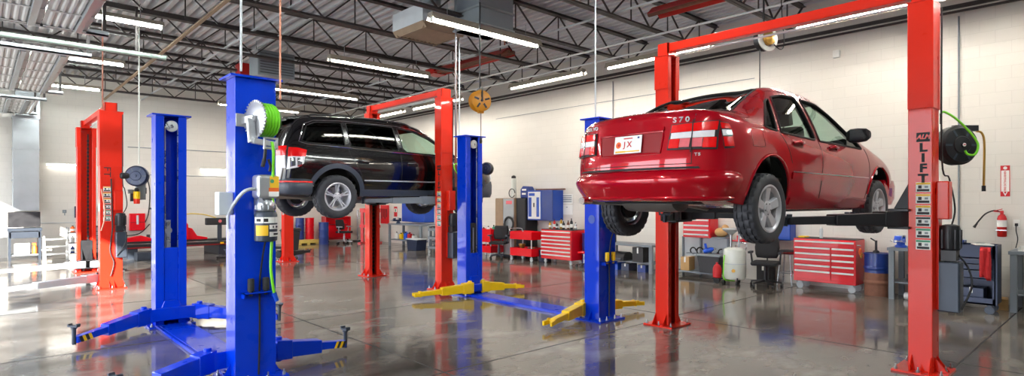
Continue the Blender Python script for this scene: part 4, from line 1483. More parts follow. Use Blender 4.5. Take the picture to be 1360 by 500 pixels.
badge('VOLVO', .60, .040, .965, .05)
badge('T5', -.63, .025, .655, .034)
# exhaust tip
MB().lathe([(.034, 0), (.036, 0), (.036, .12), (.028, .12), (.028, .01)], (.20, .56, .27), (1, 0, 0), 18).build('exhaust_tip', 'chrome', sed)
# wheels droop a little
for wx in (1.12, 3.78):
    for sg in (-1, 1):
        make_wheel(sed, wx, sg * .765, .315 - .115, .318, .205, .205, sg, 'five')
# underbody
ub = MB().bb(1.5, 3.4, -.70, .70, .165, .20).build('floor_pan', 'underbody', sed)
MB().bb(.42, .80, -.55, .55, .24, .36).build('spare_well', 'underbody', sed, bevel=0.03)
MB().cyl((1.12, -.64, .30), (1.12, .64, .30), .05).box((1.12, 0, .27), (.16, .9, .07)).build('rear_axle', 'underbody', sed)
a = MB()
for sg in (-1, 1):
    a.beam((1.12, sg * .55, .27), (1.7, sg * .5, .20), .09, .07)
    a.cyl((1.05, sg * .52, .30), (1.08, sg * .50, .62), .05)
    a.cyl((1.05, sg * .52, .34), (1.08, sg * .50, .58), .07, n=12)
a.build('trailing_arm', 'underbody', sed)
MB().lathe([(.02, 0), (.10, .02), (.105, .08), (.105, .52), (.10, .58), (.02, .6)], (.58, .28, .27), (0, -1, 0), 20, sx=1.4).build('muffler', 'muffler', sed)
MB().tube(spline([(.30, .56, .27), (.4, .54, .26), (.55, .32, .25)], 5), .028).build('tail_pipe', 'muffler', sed)
MB().tube(spline([(.58, -.25, .26), (.8, -.2, .24), (1.3, -.1, .2), (2.0, .05, .16), (3.3, .05, .16)], 5), .03).build('exhaust_pipe', 'muffler', sed)
MB().bb(1.35, 1.85, -.45, .35, .15, .24).build('fuel_tank', 'underbody', sed, bevel=0.03)
MB().bb(3.3, 4.4, -.42, .42, .17, .40).build('engine_tray', 'underbody', sed, bevel=0.04)
a = MB()
for sg in (-1, 1):
    a.cyl((3.78, sg * .45, .28), (3.78, sg * .68, .30), .03)
    a.beam((3.75, sg * .35, .2), (3.8, sg * .66, .24), .12, .05)
a.build('front_suspension', 'underbody', sed)
for yy in (-.36, .36):
    seat(sed, 2.75, yy, .36)
seat(sed, 1.92, 0, .36, 1.25, True)
MB().bb(3.05, 3.45, -.68, .68, .62, .84).build('dashboard', 'cabin', sed, bevel=0.05)
a = MB().tube([(2.92 + .05 * math.cos(R(q)), .36 + .18 * math.sin(R(q)), .80 + .17 * math.cos(R(q))) for q in range(0, 360, 15)], .014, 8, closed=True)
a.cyl((2.93, .36, .80), (3.1, .36, .74), .03)
a.build('steering_wheel', 'cabin', sed)
MB().bb(0.97, 1.42, -.66, .66, .93, .95).build('parcel_shelf', 'cabin', sed)

# ------------------------------------------------------------------ black off-roader
BX, BY, BZ = 3.52, 10.22, 1.43
suv = thing('car', 'black four-wheel-drive estate car raised on the second red lift', 'car', (BX, BY, BZ))
L2 = 4.75
T2 = [(0.00, .80, .46, .90, .80, .875, 1.08, .80, 1.14, 1.17),
      (0.08, .82, .40, .925, .80, .885, 1.08, .78, 1.24, 1.27),
      (0.25, .84, .36, .948, .80, .895, 1.165, .72, 1.48, 1.52),
      (0.42, .85, .34, .955, .80, .900, 1.160, .685, 1.610, 1.635),
      (0.75, .86, .33, .960, .80, .903, 1.155, .675, 1.665, 1.695),
      (1.60, .87, .32, .962, .80, .905, 1.145, .672, 1.700, 1.735),
      (2.30, .87, .32, .962, .80, .905, 1.135, .670, 1.690, 1.725),
      (2.75, .87, .32, .962, .79, .905, 1.130, .675, 1.630, 1.665),
      (3.15, .87, .32, .962, .79, .902, 1.125, .705, 1.430, 1.475),
      (3.50, .87, .33, .960, .78, .898, 1.085, .745, 1.220, 1.245),
      (3.75, .87, .34, .955, .77, .890, 1.070, .775, 1.085, 1.115),
      (4.20, .85, .38, .935, .74, .860, .97, .720, 1.020, 1.060),
      (4.58, .81, .44, .890, .70, .810, .88, .650, .930, .965),
      (4.75, .76, .50, .830, .66, .760, .80, .600, .830, .860)]
def warp_b(p):
    x = p.x
    fr = max(0, 1 - x / 0.55) ** 1.5
    ff = max(0, 1 - (L2 - x) / 0.8) ** 1.5
    y = abs(p.y) / 0.96
    p.x += fr * (0.16 * y ** 3)
    p.x -= ff * (0.34 * y ** 2.4)
    return p
car = Car(suv, T2, L2, warp_b, None, None, [(.98, .36, .44, .66, 1.3), (3.83, .36, .44, .64, 1.3)], 'paint_black', stations(L2), (0.32, 3.65, 34, 0.5), ends(L2))
q_b, q_t = [(.38, 1.24), (.48, 1.215), (1.14, 1.20)], [(.50, 1.51), (.66, 1.58), (1.14, 1.615)]
r_b, r_t = [(1.25, 1.195), (2.20, 1.165)], [(1.22, 1.62), (1.7, 1.63), (2.17, 1.62)]
f_b, f_t = [(2.31, 1.16), (3.50, 1.125)], [(2.25, 1.615), (2.6, 1.575), (2.95, 1.455), (3.46, 1.18)]
for bt, tp in ((q_b, q_t), (r_b, r_t), (f_b, f_t)):
    car.window_cut(bt + tp[::-1], 'S')
wb, wt = [(3.62, -.70), (3.72, 0), (3.62, .70)], [(2.78, -.60), (2.8, 0), (2.78, .60)]
car.window_cut(wb + wt[::-1], 'T')
car.finish('body')
for sd in ('R', 'L'):
    for nm, bt, tp, gm in (('quarter_window', q_b, q_t, 'glass_dark'), ('rear_window', r_b, r_t, 'glass_dark'), ('front_window', f_b, f_t, 'glass_green')):
        g = car.patch(nm, bt, tp, sd, gm, off=-0.012)
        car.outline('window_seal', bt + tp[::-1], sd, 'rubber', 0.010, 0.0, parent=g)
    # bright surround round all the side glass
    allb = [(.33, 1.22), (.46, 1.185), (1.2, 1.165), (2.3, 1.13), (3.58, 1.095)]
    allt = [(3.48, 1.20), (2.98, 1.485), (2.62, 1.605), (2.25, 1.645), (1.2, 1.648), (.64, 1.61), (.46, 1.53)]
    car.outline('window_trim', allb + allt, sd, 'chrome', 0.009, 0.004)
    # moulding and lower cladding
    car.patch('door_moulding', [(1.48, .53), (3.34, .53)], [(1.48, .60), (3.34, .60)], sd, 'paint_black', 0.0, 0.018, nu=40, nv=2)
    car.outline('moulding_line', [(1.48, .61), (3.34, .61)], sd, 'alu', 0.012, 0.016, closed=False)
    car.patch('sill_cladding', [(1.46, .34), (3.38, .34)], [(1.44, .45), (3.40, .45)], sd, 'cladding', 0.0, 0.02, nu=40, nv=2)
    for wx in (.98, 3.83):
        pin = [(wx + .445 * math.cos(R(a)), .36 + .445 * math.sin(R(a))) for a in range(-8, 189, 7)]
        pout = [(wx + .525 * math.cos(R(a)), .36 + .525 * math.sin(R(a))) for a in range(-8, 189, 7)]
        car.patch('arch_cladding', pin, pout, sd, 'cladding', 0.0, 0.016, nu=40, nv=2)
    for pts in ([(2.23, 1.13), (2.24, .8), (2.24, .46)], [(3.46, 1.09), (3.46, .8), (3.40, .46)], [(1.19, 1.16), (1.24, .98), (1.42, .72), (1.46, .50)]):
        car.outline('door_seam', pts, sd, 'ink', 0.005, -0.001, closed=False)
    for hx in (1.34, 2.36):
        h = car.patch('handle_cup', [(hx, .895), (hx + .22, .89)], [(hx + .02, .965), (hx + .20, .96)], sd, 'black_plastic', 0.001, 0, nu=8, nv=4)
        q = car.project([(hx, .935), (hx + .04, .937), (hx + .18, .935), (hx + .22, .932)], sd)
        MB().tube([q[0][0] + q[0][1] * .004, q[1][0] + q[1][1] * .04, q[2][0] + q[2][1] * .04, q[3][0] + q[3][1] * .004], [0.012, 0.016, 0.016, 0.012], 10).build('door_handle', 'paint_black', h)
    # roof rail
    sg = -1 if sd == 'R' else 1
    pts = [(.62, sg * .63, 1.68), (.72, sg * .63, 1.725), (1.6, sg * .63, 1.75), (2.4, sg * .63, 1.735), (2.62, sg * .63, 1.67)]
    MB().tube(spline(pts, 5), 0.016).cyl((1.0, sg * .63, 1.68), (1.0, sg * .63, 1.76), .014).cyl((2.2, sg * .63, 1.68), (2.2, sg * .63, 1.765), .014).build('roof_rail', 'black_plastic', suv)
    # mirror
    prof = [(-0.02, .03, .05), (0.03, .08, .085), (0.12, .10, .095), (0.21, .09, .085), (0.25, .05, .05)]
    vs, fs = [], []
    n = 14
    for yy, a_, b_ in prof:
        for k in range(n):
            w_ = 2 * math.pi * k / n
            cx = math.cos(w_)
            vs.append((3.22 + a_ * (cx if cx > 0 else cx * .35), sg * (.87 + yy), 1.22 + b_ * math.sin(w_)))
    for i in range(len(prof) - 1):
        for k in range(n):
            fs.append((i * n + k, i * n + (k + 1) % n, (i + 1) * n + (k + 1) % n, (i + 1) * n + k))
    fs.append(tuple(range(n))); fs.append(tuple(range((len(prof) - 1) * n, len(prof) * n)))
    mr_ = MB().add(vs, fs, 0, True).build('door_mirror', 'paint_black', suv)
    MB().add([(3.18, sg * (.87 + yy), 1.22 + zz) for yy, zz in ((.03, -.06), (.2, -.06), (.22, 0), (.2, .065), (.04, .07))], [(0, 1, 2, 3, 4)]).build('mirror_glass', 'chrome', mr_)
g = car.patch('windscreen', wb, wt, 'T', 'glass_green', off=-0.012)
car.outline('window_seal', wb + wt[::-1], 'T', 'rubber', 0.009, 0.0, parent=g)
# tail: glass, spoiler, lamps, bumper, plate
car.patch('tailgate_glass', [(-.62, 1.16), (.62, 1.16)], [(-.54, 1.52), (.54, 1.52)], 'B', 'glass_dark', 0.003, nu=16, nv=6)
MB().prism([(.26, 1.60), (.18, 1.63), (.20, 1.65), (.62, 1.72), (.62, 1.66)], 'xz', -.60, .60).build('roof_spoiler', 'paint_black', suv, bevel=0.012, seg=3)
MB().cyl((.75, 0, 1.69), (.62, 0, 1.80), .012).ball((.8, 0, 1.70), .05, sz=(1.6, 1, .5)).build('aerial', 'black_plastic', suv)
for sg in (-1, 1):
    sd = 'R' if sg < 0 else 'L'
    tl = car.patch('tail_light', [(sg * .58, .78), (sg * .86, .78)], [(sg * .60, 1.12), (sg * .84, 1.13)], 'B', 'lens_clear', 0.0, 0.018, nu=12, nv=6)
    car.patch('red_lens', [(sg * .58, .98), (sg * .86, .985)], [(sg * .60, 1.125), (sg * .85, 1.135)], 'B', 'lens_red', 0.018, 0.012, parent=tl, nu=12, nv=4)
    fl2 = car.patch('tail_light_flank', [(.14, .76), (.30, .80), (.38, .86)], [(.17, 1.10), (.30, 1.10), (.42, 1.07)], sd, 'lens_clear', 0.0, 0.016, nu=12, nv=6)
    car.patch('red_lens', [(.155, .965), (.30, .97), (.41, .975)], [(.17, 1.112), (.30, 1.112), (.44, 1.08)], sd, 'lens_red', 0.016, 0.010, parent=fl2, nu=12, nv=4)
    for a0 in (.18, .28):
        car.patch('lamp_bezel', [(a0, .80), (a0 + .07, .82)], [(a0, .945), (a0 + .07, .95)], sd, 'chrome', 0.016, 0.004, parent=fl2, nu=5, nv=3)
bp2 = spline([(x, y * 1.05, 0) for x, y, _ in bump_path(-0.03, .862, .53)], 3)
rb2 = MB().sweep(list(reversed(bp2)), [(a, b) for a, b in [(-.1, .35), (.0, .35), (.03, .39), (.04, .48), (.035, .56), (.0, .61), (-.1, .62)]], smooth=True).build('rear_bumper', 'cladding', suv)
rb2.data.set_sharp_from_angle(angle=R(70))
MB().sweep(list(reversed(bp2)), [(a, b) for a, b in [(.03, .545), (.044, .55), (.042, .57), (.03, .575)]]).build('reflector_strip', 'lens_red', rb2)
MB().prism([(-.02, .34), (.55, .28), (.62, .34), (.62, .40), (-.02, .42)], 'xz', -.72, .72).build('tow_valance', 'muffler', suv, bevel=0.02)
fp = [(L2 - x, y * 1.0, 0) for x, y, _ in bump_path(-0.02, .84, .5)]
fp = spline([(x - 0.10 * (abs(y) / .85) ** 2, y, z) for x, y, z in fp], 3)
MB().sweep(fp, [(a, b) for a, b in [(-.10, .32), (.0, .32), (.03, .40), (.035, .58), (.02, .66), (-.1, .67)]], smooth=True).build('front_bumper', 'cladding', suv)
for sg in (-1, 1):
    car.patch('headlamp', [(sg * .48, .72), (sg * .76, .72)], [(sg * .48, .83), (sg * .72, .84)], 'F', 'lens_clear', 0.002, 0.02, nu=10, nv=5)
car.patch('grille', [(-.36, .72), (.36, .72)], [(-.36, .84), (.36, .84)], 'F', 'chrome', 0.002, 0.015, nu=10, nv=4)
for wx in (.98, 3.83):
    for sg in (-1, 1):
        make_wheel(suv, wx, sg * .84, .36 - .04, .372, .25, .232, sg, 'double')
MB().bb(1.4, 3.4, -.78, .78, .355, .40).build('floor_pan', 'underbody', suv)
MB().cyl((.98, -.7, .36), (.98, .7, .36), .05).box((.98, 0, .33), (.3, .5, .16)).build('rear_axle', 'underbody', suv)
MB().cyl((3.83, -.7, .36), (3.83, .7, .36), .05).box((3.83, 0, .33), (.4, .6, .16)).build('front_axle', 'underbody', suv)
MB().tube(spline([(.2, .4, .36), (.6, .4, .32), (1.4, .2, .31), (3.2, .1, .31)], 5), .035).build('exhaust_pipe', 'muffler', suv)
for yy in (-.4, .4):
    seat(suv, 2.55, yy, .58, .52)
seat(suv, 1.65, 0, .58, 1.3, True)
MB().bb(3.15, 3.6, -.75, .75, .80, 1.02).build('dashboard', 'cabin', suv, bevel=0.05)
# ================================================================== HOSE REELS, PIPES, CEILING GEAR
def hose_on(t, pts, r, m, name='hose'):
    return MB().tube(spline(pts, 6), r, 8).build(name, m, t)

# silver reel with green hose on the front blue post
t = thing('hose_reel', 'silver hose reel wound with bright green hose on the near blue post', 'hose reel', (1.875, 5.62, 2.42), R(12))
a = MB()
for xx, rr in ((-.075, .155), (.105, .12)):
    a.lathe([(.03, 0), (rr, 0), (rr + .012, .006), (rr, .012), (.03, .012)], (xx, -.17, 0), (1, 0, 0), 40, cap=False)
    for k in range(32):
        q = 2 * math.pi * k / 32
        if xx < 0: a.cyl((xx + .004, -.17 + rr * math.cos(q), rr * math.sin(q)), (xx + .004, -.17 + (rr + .02) * math.cos(q), (rr + .02) * math.sin(q)), .009, n=6)
a.build('flange', 'alu', t)
for j, rr in enumerate((.10, .122, .145)):
    pts = []
    for k in range(14 * 5 + 1):
        q = 2 * math.pi * k / 14
        xx = -.055 + .145 * (k / 70 if j % 2 == 0 else 1 - k / 70)
        pts.append((xx, -.17 + rr * math.cos(q), rr * math.sin(q)))
    MB().tube(pts, .0135, 8).build('hose_coil', 'hose_green', t)
a = MB().cyl((-.1, -.17, 0), (.13, -.17, 0), .03)
a.bb(-.11, -.095, -.19, 0.0, -.035, .035)
a.beam((-.115, -.17, 0), (-.115, -.2, -.22), .03, .07).beam((-.115, -.2, -.2), (.1, -.22, -.22), .05, .05)
a.bb(-.16, -.06, -.012, -.001, -.06, .06)
a.build('bracket', 'alu', t, bevel=.004, seg=1)
a = MB()
for xx in (-.02, .1):
    a.cyl((xx, -.24, -.26), (xx, -.24, -.17), .012)
for zz in (-.26, -.17):
    a.cyl((-.03, -.24, zz), (.11, -.24, zz), .012)
a.build('roller_guide', 'alu', t)
hose_on(t, [(.05, -.24, -.2), (.06, -.25, -.3), (.085, -.2, -.6), (.10, -.17, -1.0), (.09, -.16, -1.35), (.13, -.15, -1.6)], .0135, 'hose_green', 'hose')
a = MB().cyl((.0, -.22, -.26), (-.01, -.22, -.36), .014).cyl((-.01, -.22, -.36), (-.03, -.22, -.43), .018).tube([(.03, -.22, -.36), (.05, -.22, -.42), (.04, -.22, -.47)], .012)
a.build('swivel', 'black_metal', t)
MB().cyl((.13, -.15, -1.6), (.16, -.15, -1.68), .02).build('coupling', 'plastic_blue', t)

def disc_reel(label, loc, rz, r, wdt, body, face, hoses=(), group='hose reels', bracket=None, hub='dark_slate'):
    t = thing('hose_reel', label, 'hose reel', loc, rz, group)
    h = wdt / 2
    MB().lathe([(.02, -h), (r * .9, -h), (r, -h * .7), (r, h * .7), (r * .9, h), (.02, h)], (0, 0, 0), (0, -1, 0), 44).build('case', body, t)
    MB().lathe([(r * .9, h + .001), (r * .86, h + .014), (r * .46, h + .02), (r * .42, h + .03), (r * .12, h + .034), (r * .1, h + .045), (.001, h + .046)], (0, 0, 0), (0, -1, 0), 44, cap=False).build('face_plate', face, t)
    for k in range(6):
        q = 2 * math.pi * k / 6
        MB().beam((r * .5 * math.cos(q), -h - .016, r * .5 * math.sin(q)), (r * .84 * math.cos(q), -h - .013, r * .84 * math.sin(q)), .02, .008, up=(0, 1, 0)).build('rib', hub, t)
    if bracket:
        a = MB()
        for p0, p1, ww in bracket: a.beam(p0, p1, ww, ww)
        a.build('bracket', 'black_metal', t)
    return t
# big black reel beside the near red post
t = disc_reel('large black hose reel with a green hose loop, right of the near red post', (7.56, 1.33, 2.26), R(-40), .205, .13, 'black_plastic', 'black_metal',
              bracket=[((.0, .06, .0), (-.29, .1, .0), .05), ((.02, .05, .19), (.27, .05, .19), .06), ((-.29, .12, -.12), (-.29, .12, .12), .04), ((-.29, .1, 0.02), (-.40, -.22, .02), .045)])
MB().lathe([(.018, 0), (.018, .003)], (0, -.112, 0), (0, -1, 0), 18).build('badge', 'paper', t)
MB().bb(-.012, .012, -.1165, -.115, -.004, .004).build('badge_bar', 'ink_red', t)
hose_on(t, [(-.2, -.05, .33), (-.17, -.06, .345), (-.08, -.1, .27), (.05, -.13, .12), (.12, -.14, .0), (.09, -.14, -.1), (.02, -.13, -.1), (-.0, -.12, -.06)], .011, 'hose_green', 'hose')
MB().cyl((-.2, -.05, .33), (-.2, -.05, .22), .012).build('hose_fitting', 'black_metal', t)
hose_on(t, [(.26, .04, .16), (.31, .03, .14), (.33, .02, .05), (.33, .02, -.2), (.325, .02, -.42)], .011, 'brass', 'whip_hose')
MB().cyl((.325, .02, -.42), (.325, .02, -.48), .018).build('coupling', 'black_metal', t)
# blue reel on the black car's lift
t = disc_reel('slate blue hose reel on the front post of the black car lift', (6.92, 8.75, 2.33), R(-20), .20, .14, 'tool_navy', 'dark_slate',
              bracket=[((0, .07, 0), (-.3, .15, 0), .05)])
hose_on(t, [(-.02, -.1, -.14), (-.2, -.14, -.18), (-.3, -.14, -.1), (-.33, -.12, .02), (-.25, -.1, .05), (-.16, -.08, -.02)], .011, 'hose_green')
# reel on far side of the yellow-armed lift
t = disc_reel('small black hose reel behind the far yellow-armed blue post', (6.98, 8.28, 2.28), R(-60), .12, .12, 'black_plastic', 'dark_slate',
              bracket=[((0, .06, 0), (-.16, .12, 0), .05), ((-.16, .12, 0), (-.27, -.05, 0), .05)])
# reel on the far left lift
t = disc_reel('blue faced hose reel on the far left red lift', (2.26, 13.2, 2.16), R(-25), .2, .14, 'tool_navy', 'tool_navy',
              bracket=[((0, .07, 0), (-.24, .12, 0), .05)])
MB().lathe([(.06, 0), (.06, .12), (.04, .14)], (-.13, -.05, 0), (-1, -.5, 0), 18).build('spring_motor', 'black_metal', t)
hose_on(t, [(.18, -.02, -.06), (.22, -.02, -.3), (.2, -.02, -.7), (.14, -.02, -.9)], .011, 'hose_black')
# hydraulic reservoir and hoses on the far left lift
t = thing('lubricator', 'yellow and red air lubricator hanging on the far left red lift post', 'air lubricator', (2.26, 13.24, 1.62), 0)
MB().lathe([(.05, 0), (.055, .02), (.055, .16), (.05, .18)], (0, 0, 0), (0, 0, 1), 18).build('bowl', 'lift_red', t)
MB().lathe([(.057, 0), (.057, .14)], (0, 0, .1), (0, 0, 1), 18).build('band', 'lift_yellow', t)
MB().lathe([(.03, 0), (.045, .03), (.03, .07)], (0, 0, .24), (0, 0, 1), 14).bb(-.1, .0, .02, .08, .05, .2).build('head', 'black_metal', t)
t = tag(MB().tube(spline([(1.85, 13.27, 2.1), (1.87, 13.26, 1.2), (1.83, 13.26, .75), (1.89, 13.25, .5), (1.84, 13.25, .25)], 6), .012).build('pneumatic_hose', 'hose_black'), 'thin dark hose running down the front of the far left red post', 'hose')
tag(MB().tube(spline([(1.70, 13.27, 1.9), (1.72, 13.2, 1.7), (1.74, 13.17, 1.5), (1.73, 13.18, 1.3), (1.69, 13.22, 1.12)], 6), .012).build('pneumatic_hose', 'copper'), 'short copper coloured hose loop on the far left red post', 'hose')
t = thing('switch_box', 'grey electric switch box beside the reel on the far left red lift', 'switch box', (2.32, 13.4, 1.7))
MB().bb(-.05, .11, -.06, .06, 0, .35).build('box', 'grey_paint', t, bevel=.006)
MB().bb(-.18, -.05, -.02, .02, .12, .2).build('arm', 'steel', t)
MB().bb(.11, .13, -.03, .03, .12, .24).build('lever', 'black_metal', t)

# hanging reels
t = thing('hose_reel', 'amber yellow cord reel hanging from the ceiling', 'hose reel', (6.1, 7.42, 3.33), R(-15), 'hose reels')
a = MB()
for yy in (-.07, .07):
    a.lathe([(.03, -.012), (.16, -.012), (.175, 0), (.16, .012), (.03, .012)], (0, yy, 0), (0, 1, 0), 36)
    a2 = MB()
a.build('flange', 'amber_reel', t)
MB().lathe([(.12, -.055), (.12, .055)], (0, 0, 0), (0, 1, 0), 28).build('cord_coil', 'hose_black', t)
a = MB()
for k in range(5):
    q = 2 * math.pi * k / 5 + .3
    a.box((.1 * math.cos(q), -.088, .1 * math.sin(q)), (.03, .006, .085), ry=-q + R(90))
a.build('slot', 'black_metal', t)
MB().beam((0, -.1, 0), (0, -.1, .2), .04, .012).beam((0, .1, 0), (0, .1, .2), .04, .012).beam((0, -.1, .2), (0, .1, .2), .04, .012).cyl((0, -.1, 0), (0, .1, 0), .02).cyl((0, 0, .2), (0, 0, 1.64), .012).build('hanger', 'black_metal', t)
MB().bb(-.03, .06, -.03, .03, -.2, -.13).build('cord_guide', 'amber_reel', t)
MB().cyl((.02, 0, -.2), (.02, 0, -.62), .006, n=6).lathe([(.02, 0), (.025, .04), (.012, .09)], (.02, 0, -.7), (0, 0, 1), 12).build('cord', 'hose_black', t)
t = thing('hose_reel', 'white faced cord reel hanging from the ceiling over the red sedan', 'hose reel', (8.9, 3.95, 4.16), R(-20), 'hose reels')
MB().lathe([(.05, -.09), (.17, -.09), (.175, -.08), (.175, .04), (.05, .04)], (0, 0, 0), (0, 1, 0), 36).build('drum', 'black_plastic', t)
MB().lathe([(.19, -.02), (.19, .0), (.13, .012), (.12, -.0), (.02, -.0)], (0, -.09, 0), (0, -1, 0), 36).build('flange', 'offwhite', t)
MB().lathe([(.11, 0), (.1, .04), (.05, .05), (.02, .07)], (0, -.09, 0), (0, -1, 0), 20).build('spring_case', 'brass', t)
MB().cyl((0, 0, .15), (0, 0, .81), .014).beam((0, -.1, .17), (0, .08, .17), .03, .03).build('hanger', 'black_metal', t)
MB().cyl((-.08, .0, -.15), (-.08, .0, -1.35), .009, n=8).lathe([(.02, 0), (.026, .06), (.012, .1)], (-.08, 0, -1.42), (0, 0, 1), 12).build('cord', 'hose_black', t)
hose_on(t, [(.1, -.1, -.08), (.2, -.12, -.15), (.3, -.1, -.1), (.33, -.08, .1), (.32, -.06, .3), (.3, -.05, .81)], .008, 'hose_black', 'supply_cord')

# vertical drops from the roof
def drop(name, label, x, y, z0, z1, r, m, cat='pipe', extra=None):
    a = MB().cyl((x, y, z0), (x, y, z1), r, n=10)
    if extra: a.tube(spline(extra, 6), r * .8)
    return tag(a.build(name, m), label, cat)
ZT = 5.58
drop('conduit_drop', 'white conduit dropping from the roof to the left edge of the nearest blue post', 1.74, 5.5, 2.85, ZT, .011, 'pale_grey')
drop('conduit_drop', 'white conduit dropping to the near yellow-armed blue post', 6.42, 5.24, 2.85, ZT, .012, 'pale_grey')
drop('conduit_drop', 'pale twin conduit dropping to the far yellow-armed blue post, left pipe', 6.27, 8.3, 2.85, ZT, .011, 'grey_paint')
drop('conduit_drop', 'copper pipe dropping from the roof past the silver hose reel', 2.06, 5.42, 2.62, ZT, .009, 'copper')
drop('air_line', 'rust coloured pipe dropping to the top of the far left red lift', 1.72, 13.3, 3.42, ZT, .014, 'rustpipe')
drop('air_line', 'pale green pipe dropping beside the far left red lift', 2.3, 13.25, 2.4, ZT, .012, 'offwhite')
drop('air_line', 'brown pipe running down behind the front post of the black car lift', 6.70, 8.87, 1.95, ZT, .02, 'rustpipe')
drop('air_line', 'pale pipe running down behind the front post of the black car lift', 6.76, 8.84, 2.6, ZT, .014, 'pale_grey')

# ceiling air handling
t = thing('ceiling_diffuser', 'square louvred ceiling diffuser box between roof joists beside the bright strip light', 'air diffuser', (6.2, 9.0, 4.74))
MB().bb(-.5, .5, -.5, .5, .1, .42).build('plenum', 'pale_grey', t)
MB().lathe([(.2, 0), (.2, .44)], (0, 0, .42), (0, 0, 1), 24).build('duct_spigot', 'galv', t)
a = MB().prism([(-.5, .1), (-.42, 0), (-.40, 0), (-.47, .1)], 'xz', -.5, .5).prism([(.5, .1), (.42, 0), (.40, 0), (.47, .1)], 'xz', -.5, .5)
a.prism([(-.5, .1), (-.42, 0), (-.40, 0), (-.47, .1)], 'yz', -.45, .45).prism([(.5, .1), (.42, 0), (.40, 0), (.47, .1)], 'yz', -.45, .45)
a.build('frame', 'ply', t)
a = MB()
for k in range(9):
    a.box((-.36 + k * .09, 0, .03), (.07, .8, .006), ry=R(35))
a.build('louvre', 'ply', t)
t = thing('air_duct', 'large dark grey square duct rising to the roof above the bright strip light', 'duct', (6.75, 8.1, 4.74))
MB().bb(-.4, .4, -.36, .36, .0, .84).build('duct', 'grey_paint', t, bevel=.01)
MB().bb(-.42, .42, -.38, .38, .3, .34).bb(-.42, .42, -.38, .38, .0, .03).build('flange', 'galv', t)
MB().cyl((.52, 0, .0), (.52, 0, .84), .02).cyl((.6, .1, -.1), (.6, .1, .84), .015).build('pipe', 'rustpipe', t)
t = thing('unit_heater', 'grey box heater hung under the roof above the nearest blue post', 'heater', (5.35, 14.6, 4.7))
MB().bb(-.45, .45, -.3, .3, 0, .62).build('case', 'grey_paint', t, bevel=.02)
a = MB()
for k in range(8):
    a.box((0, -.31, .08 + k * .065), (.8, .05, .008), rx=R(30))
a.build('louvre', 'dark_slate', t)
for x in (-.38, .38):
    MB().cyl((x, 0, .62), (x, 0, .88), .01).build('hanger', 'steel', t)
t = thing('tube_heater', 'red radiant tube heater under the roof beyond the bright strip light', 'heater', (9.0, 0, 5.08))
MB().prism([(-.03, .12), (-.2, -.02), (-.215, -.02), (-.04, .135), (.04, .135), (.215, -.02), (.2, -.02), (.03, .12)], 'xz', 9.9, 12.6).build('reflector', 'lift_red_deep', t)
MB().cyl((-.07, 9.8, .02), (-.07, 12.6, .02), .045).cyl((.07, 9.8, .02), (.07, 12.6, .02), .045).build('tube', 'rust', t)
MB().bb(-.2, .2, 12.6, 13.0, -.04, .16).build('burner', 'lift_red_deep', t)
for y in (10.2, 12.2):
    MB().cyl((0, y, .13), (0, y, .5), .008, n=6).build('hanger', 'steel', t)
t = thing('unit_heater', 'small red box heater hung under the roof left of the grey one', 'heater', (5.02, 15.5, 4.86))
MB().bb(-.2, .2, -.2, .2, 0, .3).build('case', 'lift_red_deep', t, bevel=.02)
for x in (-.15, .15):
    MB().cyl((x, 0, .3), (x, 0, .72), .01).build('hanger', 'steel', t)

t = thing('tube_heater', 'short red heater reflector under the roof above the red overhead beam of the sedan lift', 'heater', (9.15, 0, 5.1))
MB().prism([(-.03, .12), (-.2, -.02), (-.215, -.02), (-.04, .135), (.04, .135), (.215, -.02), (.2, -.02), (.03, .12)], 'xz', 4.7, 6.1).build('reflector', 'lift_red_deep', t)
MB().cyl((0, 4.6, .04), (0, 6.2, .04), .05).build('tube', 'rust', t)
MB().cyl((0, 5.4, .13), (0, 5.4, .47), .008, n=6).build('hanger', 'steel', t)

# small things on the right wall
t = tag(MB().bb(XW - .07, XW, 3.93, 4.05, 4.44, 4.58).build('detector_box', 'white_paint', bevel=.01), 'small white sensor box high on the right wall over the red sedan', 'sensor')
for y, z0, lb in ((2.1, 1.0, 'thin grey conduit down the wall by the near red post'), (7.9, 2.9, 'thin conduit on the wall left of the sedan lift post'), (9.35, 2.6, 'thin grey conduit on the wall above the tail of the red sedan')):
    tag(MB().tube([(XW - .025, y, z0), (XW - .025, y, 4.8)], .014).build('wall_conduit', 'grey_paint'), lb, 'conduit')
tag(MB().tube([(XW - .02, 5.6, 4.30), (XW - .02, 14.0, 4.30)], .008, 6).build('wall_cable', 'grey_paint'), 'thin cable stapled level along the right wall', 'cable')
t = thing('duct', 'grey square duct high in the corner behind the black car lift post', 'duct', (XW - .25, 20.4, 3.0))
MB().bb(-.2, .24, -.3, .3, -.6, 1.5).build('duct_run', 'galv', t)
MB().bb(-.24, .24, -.34, .34, 1.5, 1.75).build('duct_collar', 'galv', t)

# ================================================================== WORKSHOP CLUTTER: helpers
def caster(mb, x, y, r=.05, w=.03):
    mb.cyl((x, y - w / 2, r), (x, y + w / 2, r), r, n=16)
    mb.bb(x - .03, x + .03, y - .03, y + .03, 2 * r, 2 * r + .015)
    mb.beam((x, y - w / 2 - .006, r), (x + .01, y - w / 2 - .006, 2 * r), .005, .03)
    mb.beam((x, y + w / 2 + .006, r), (x + .01, y + w / 2 + .006, 2 * r), .005, .03)

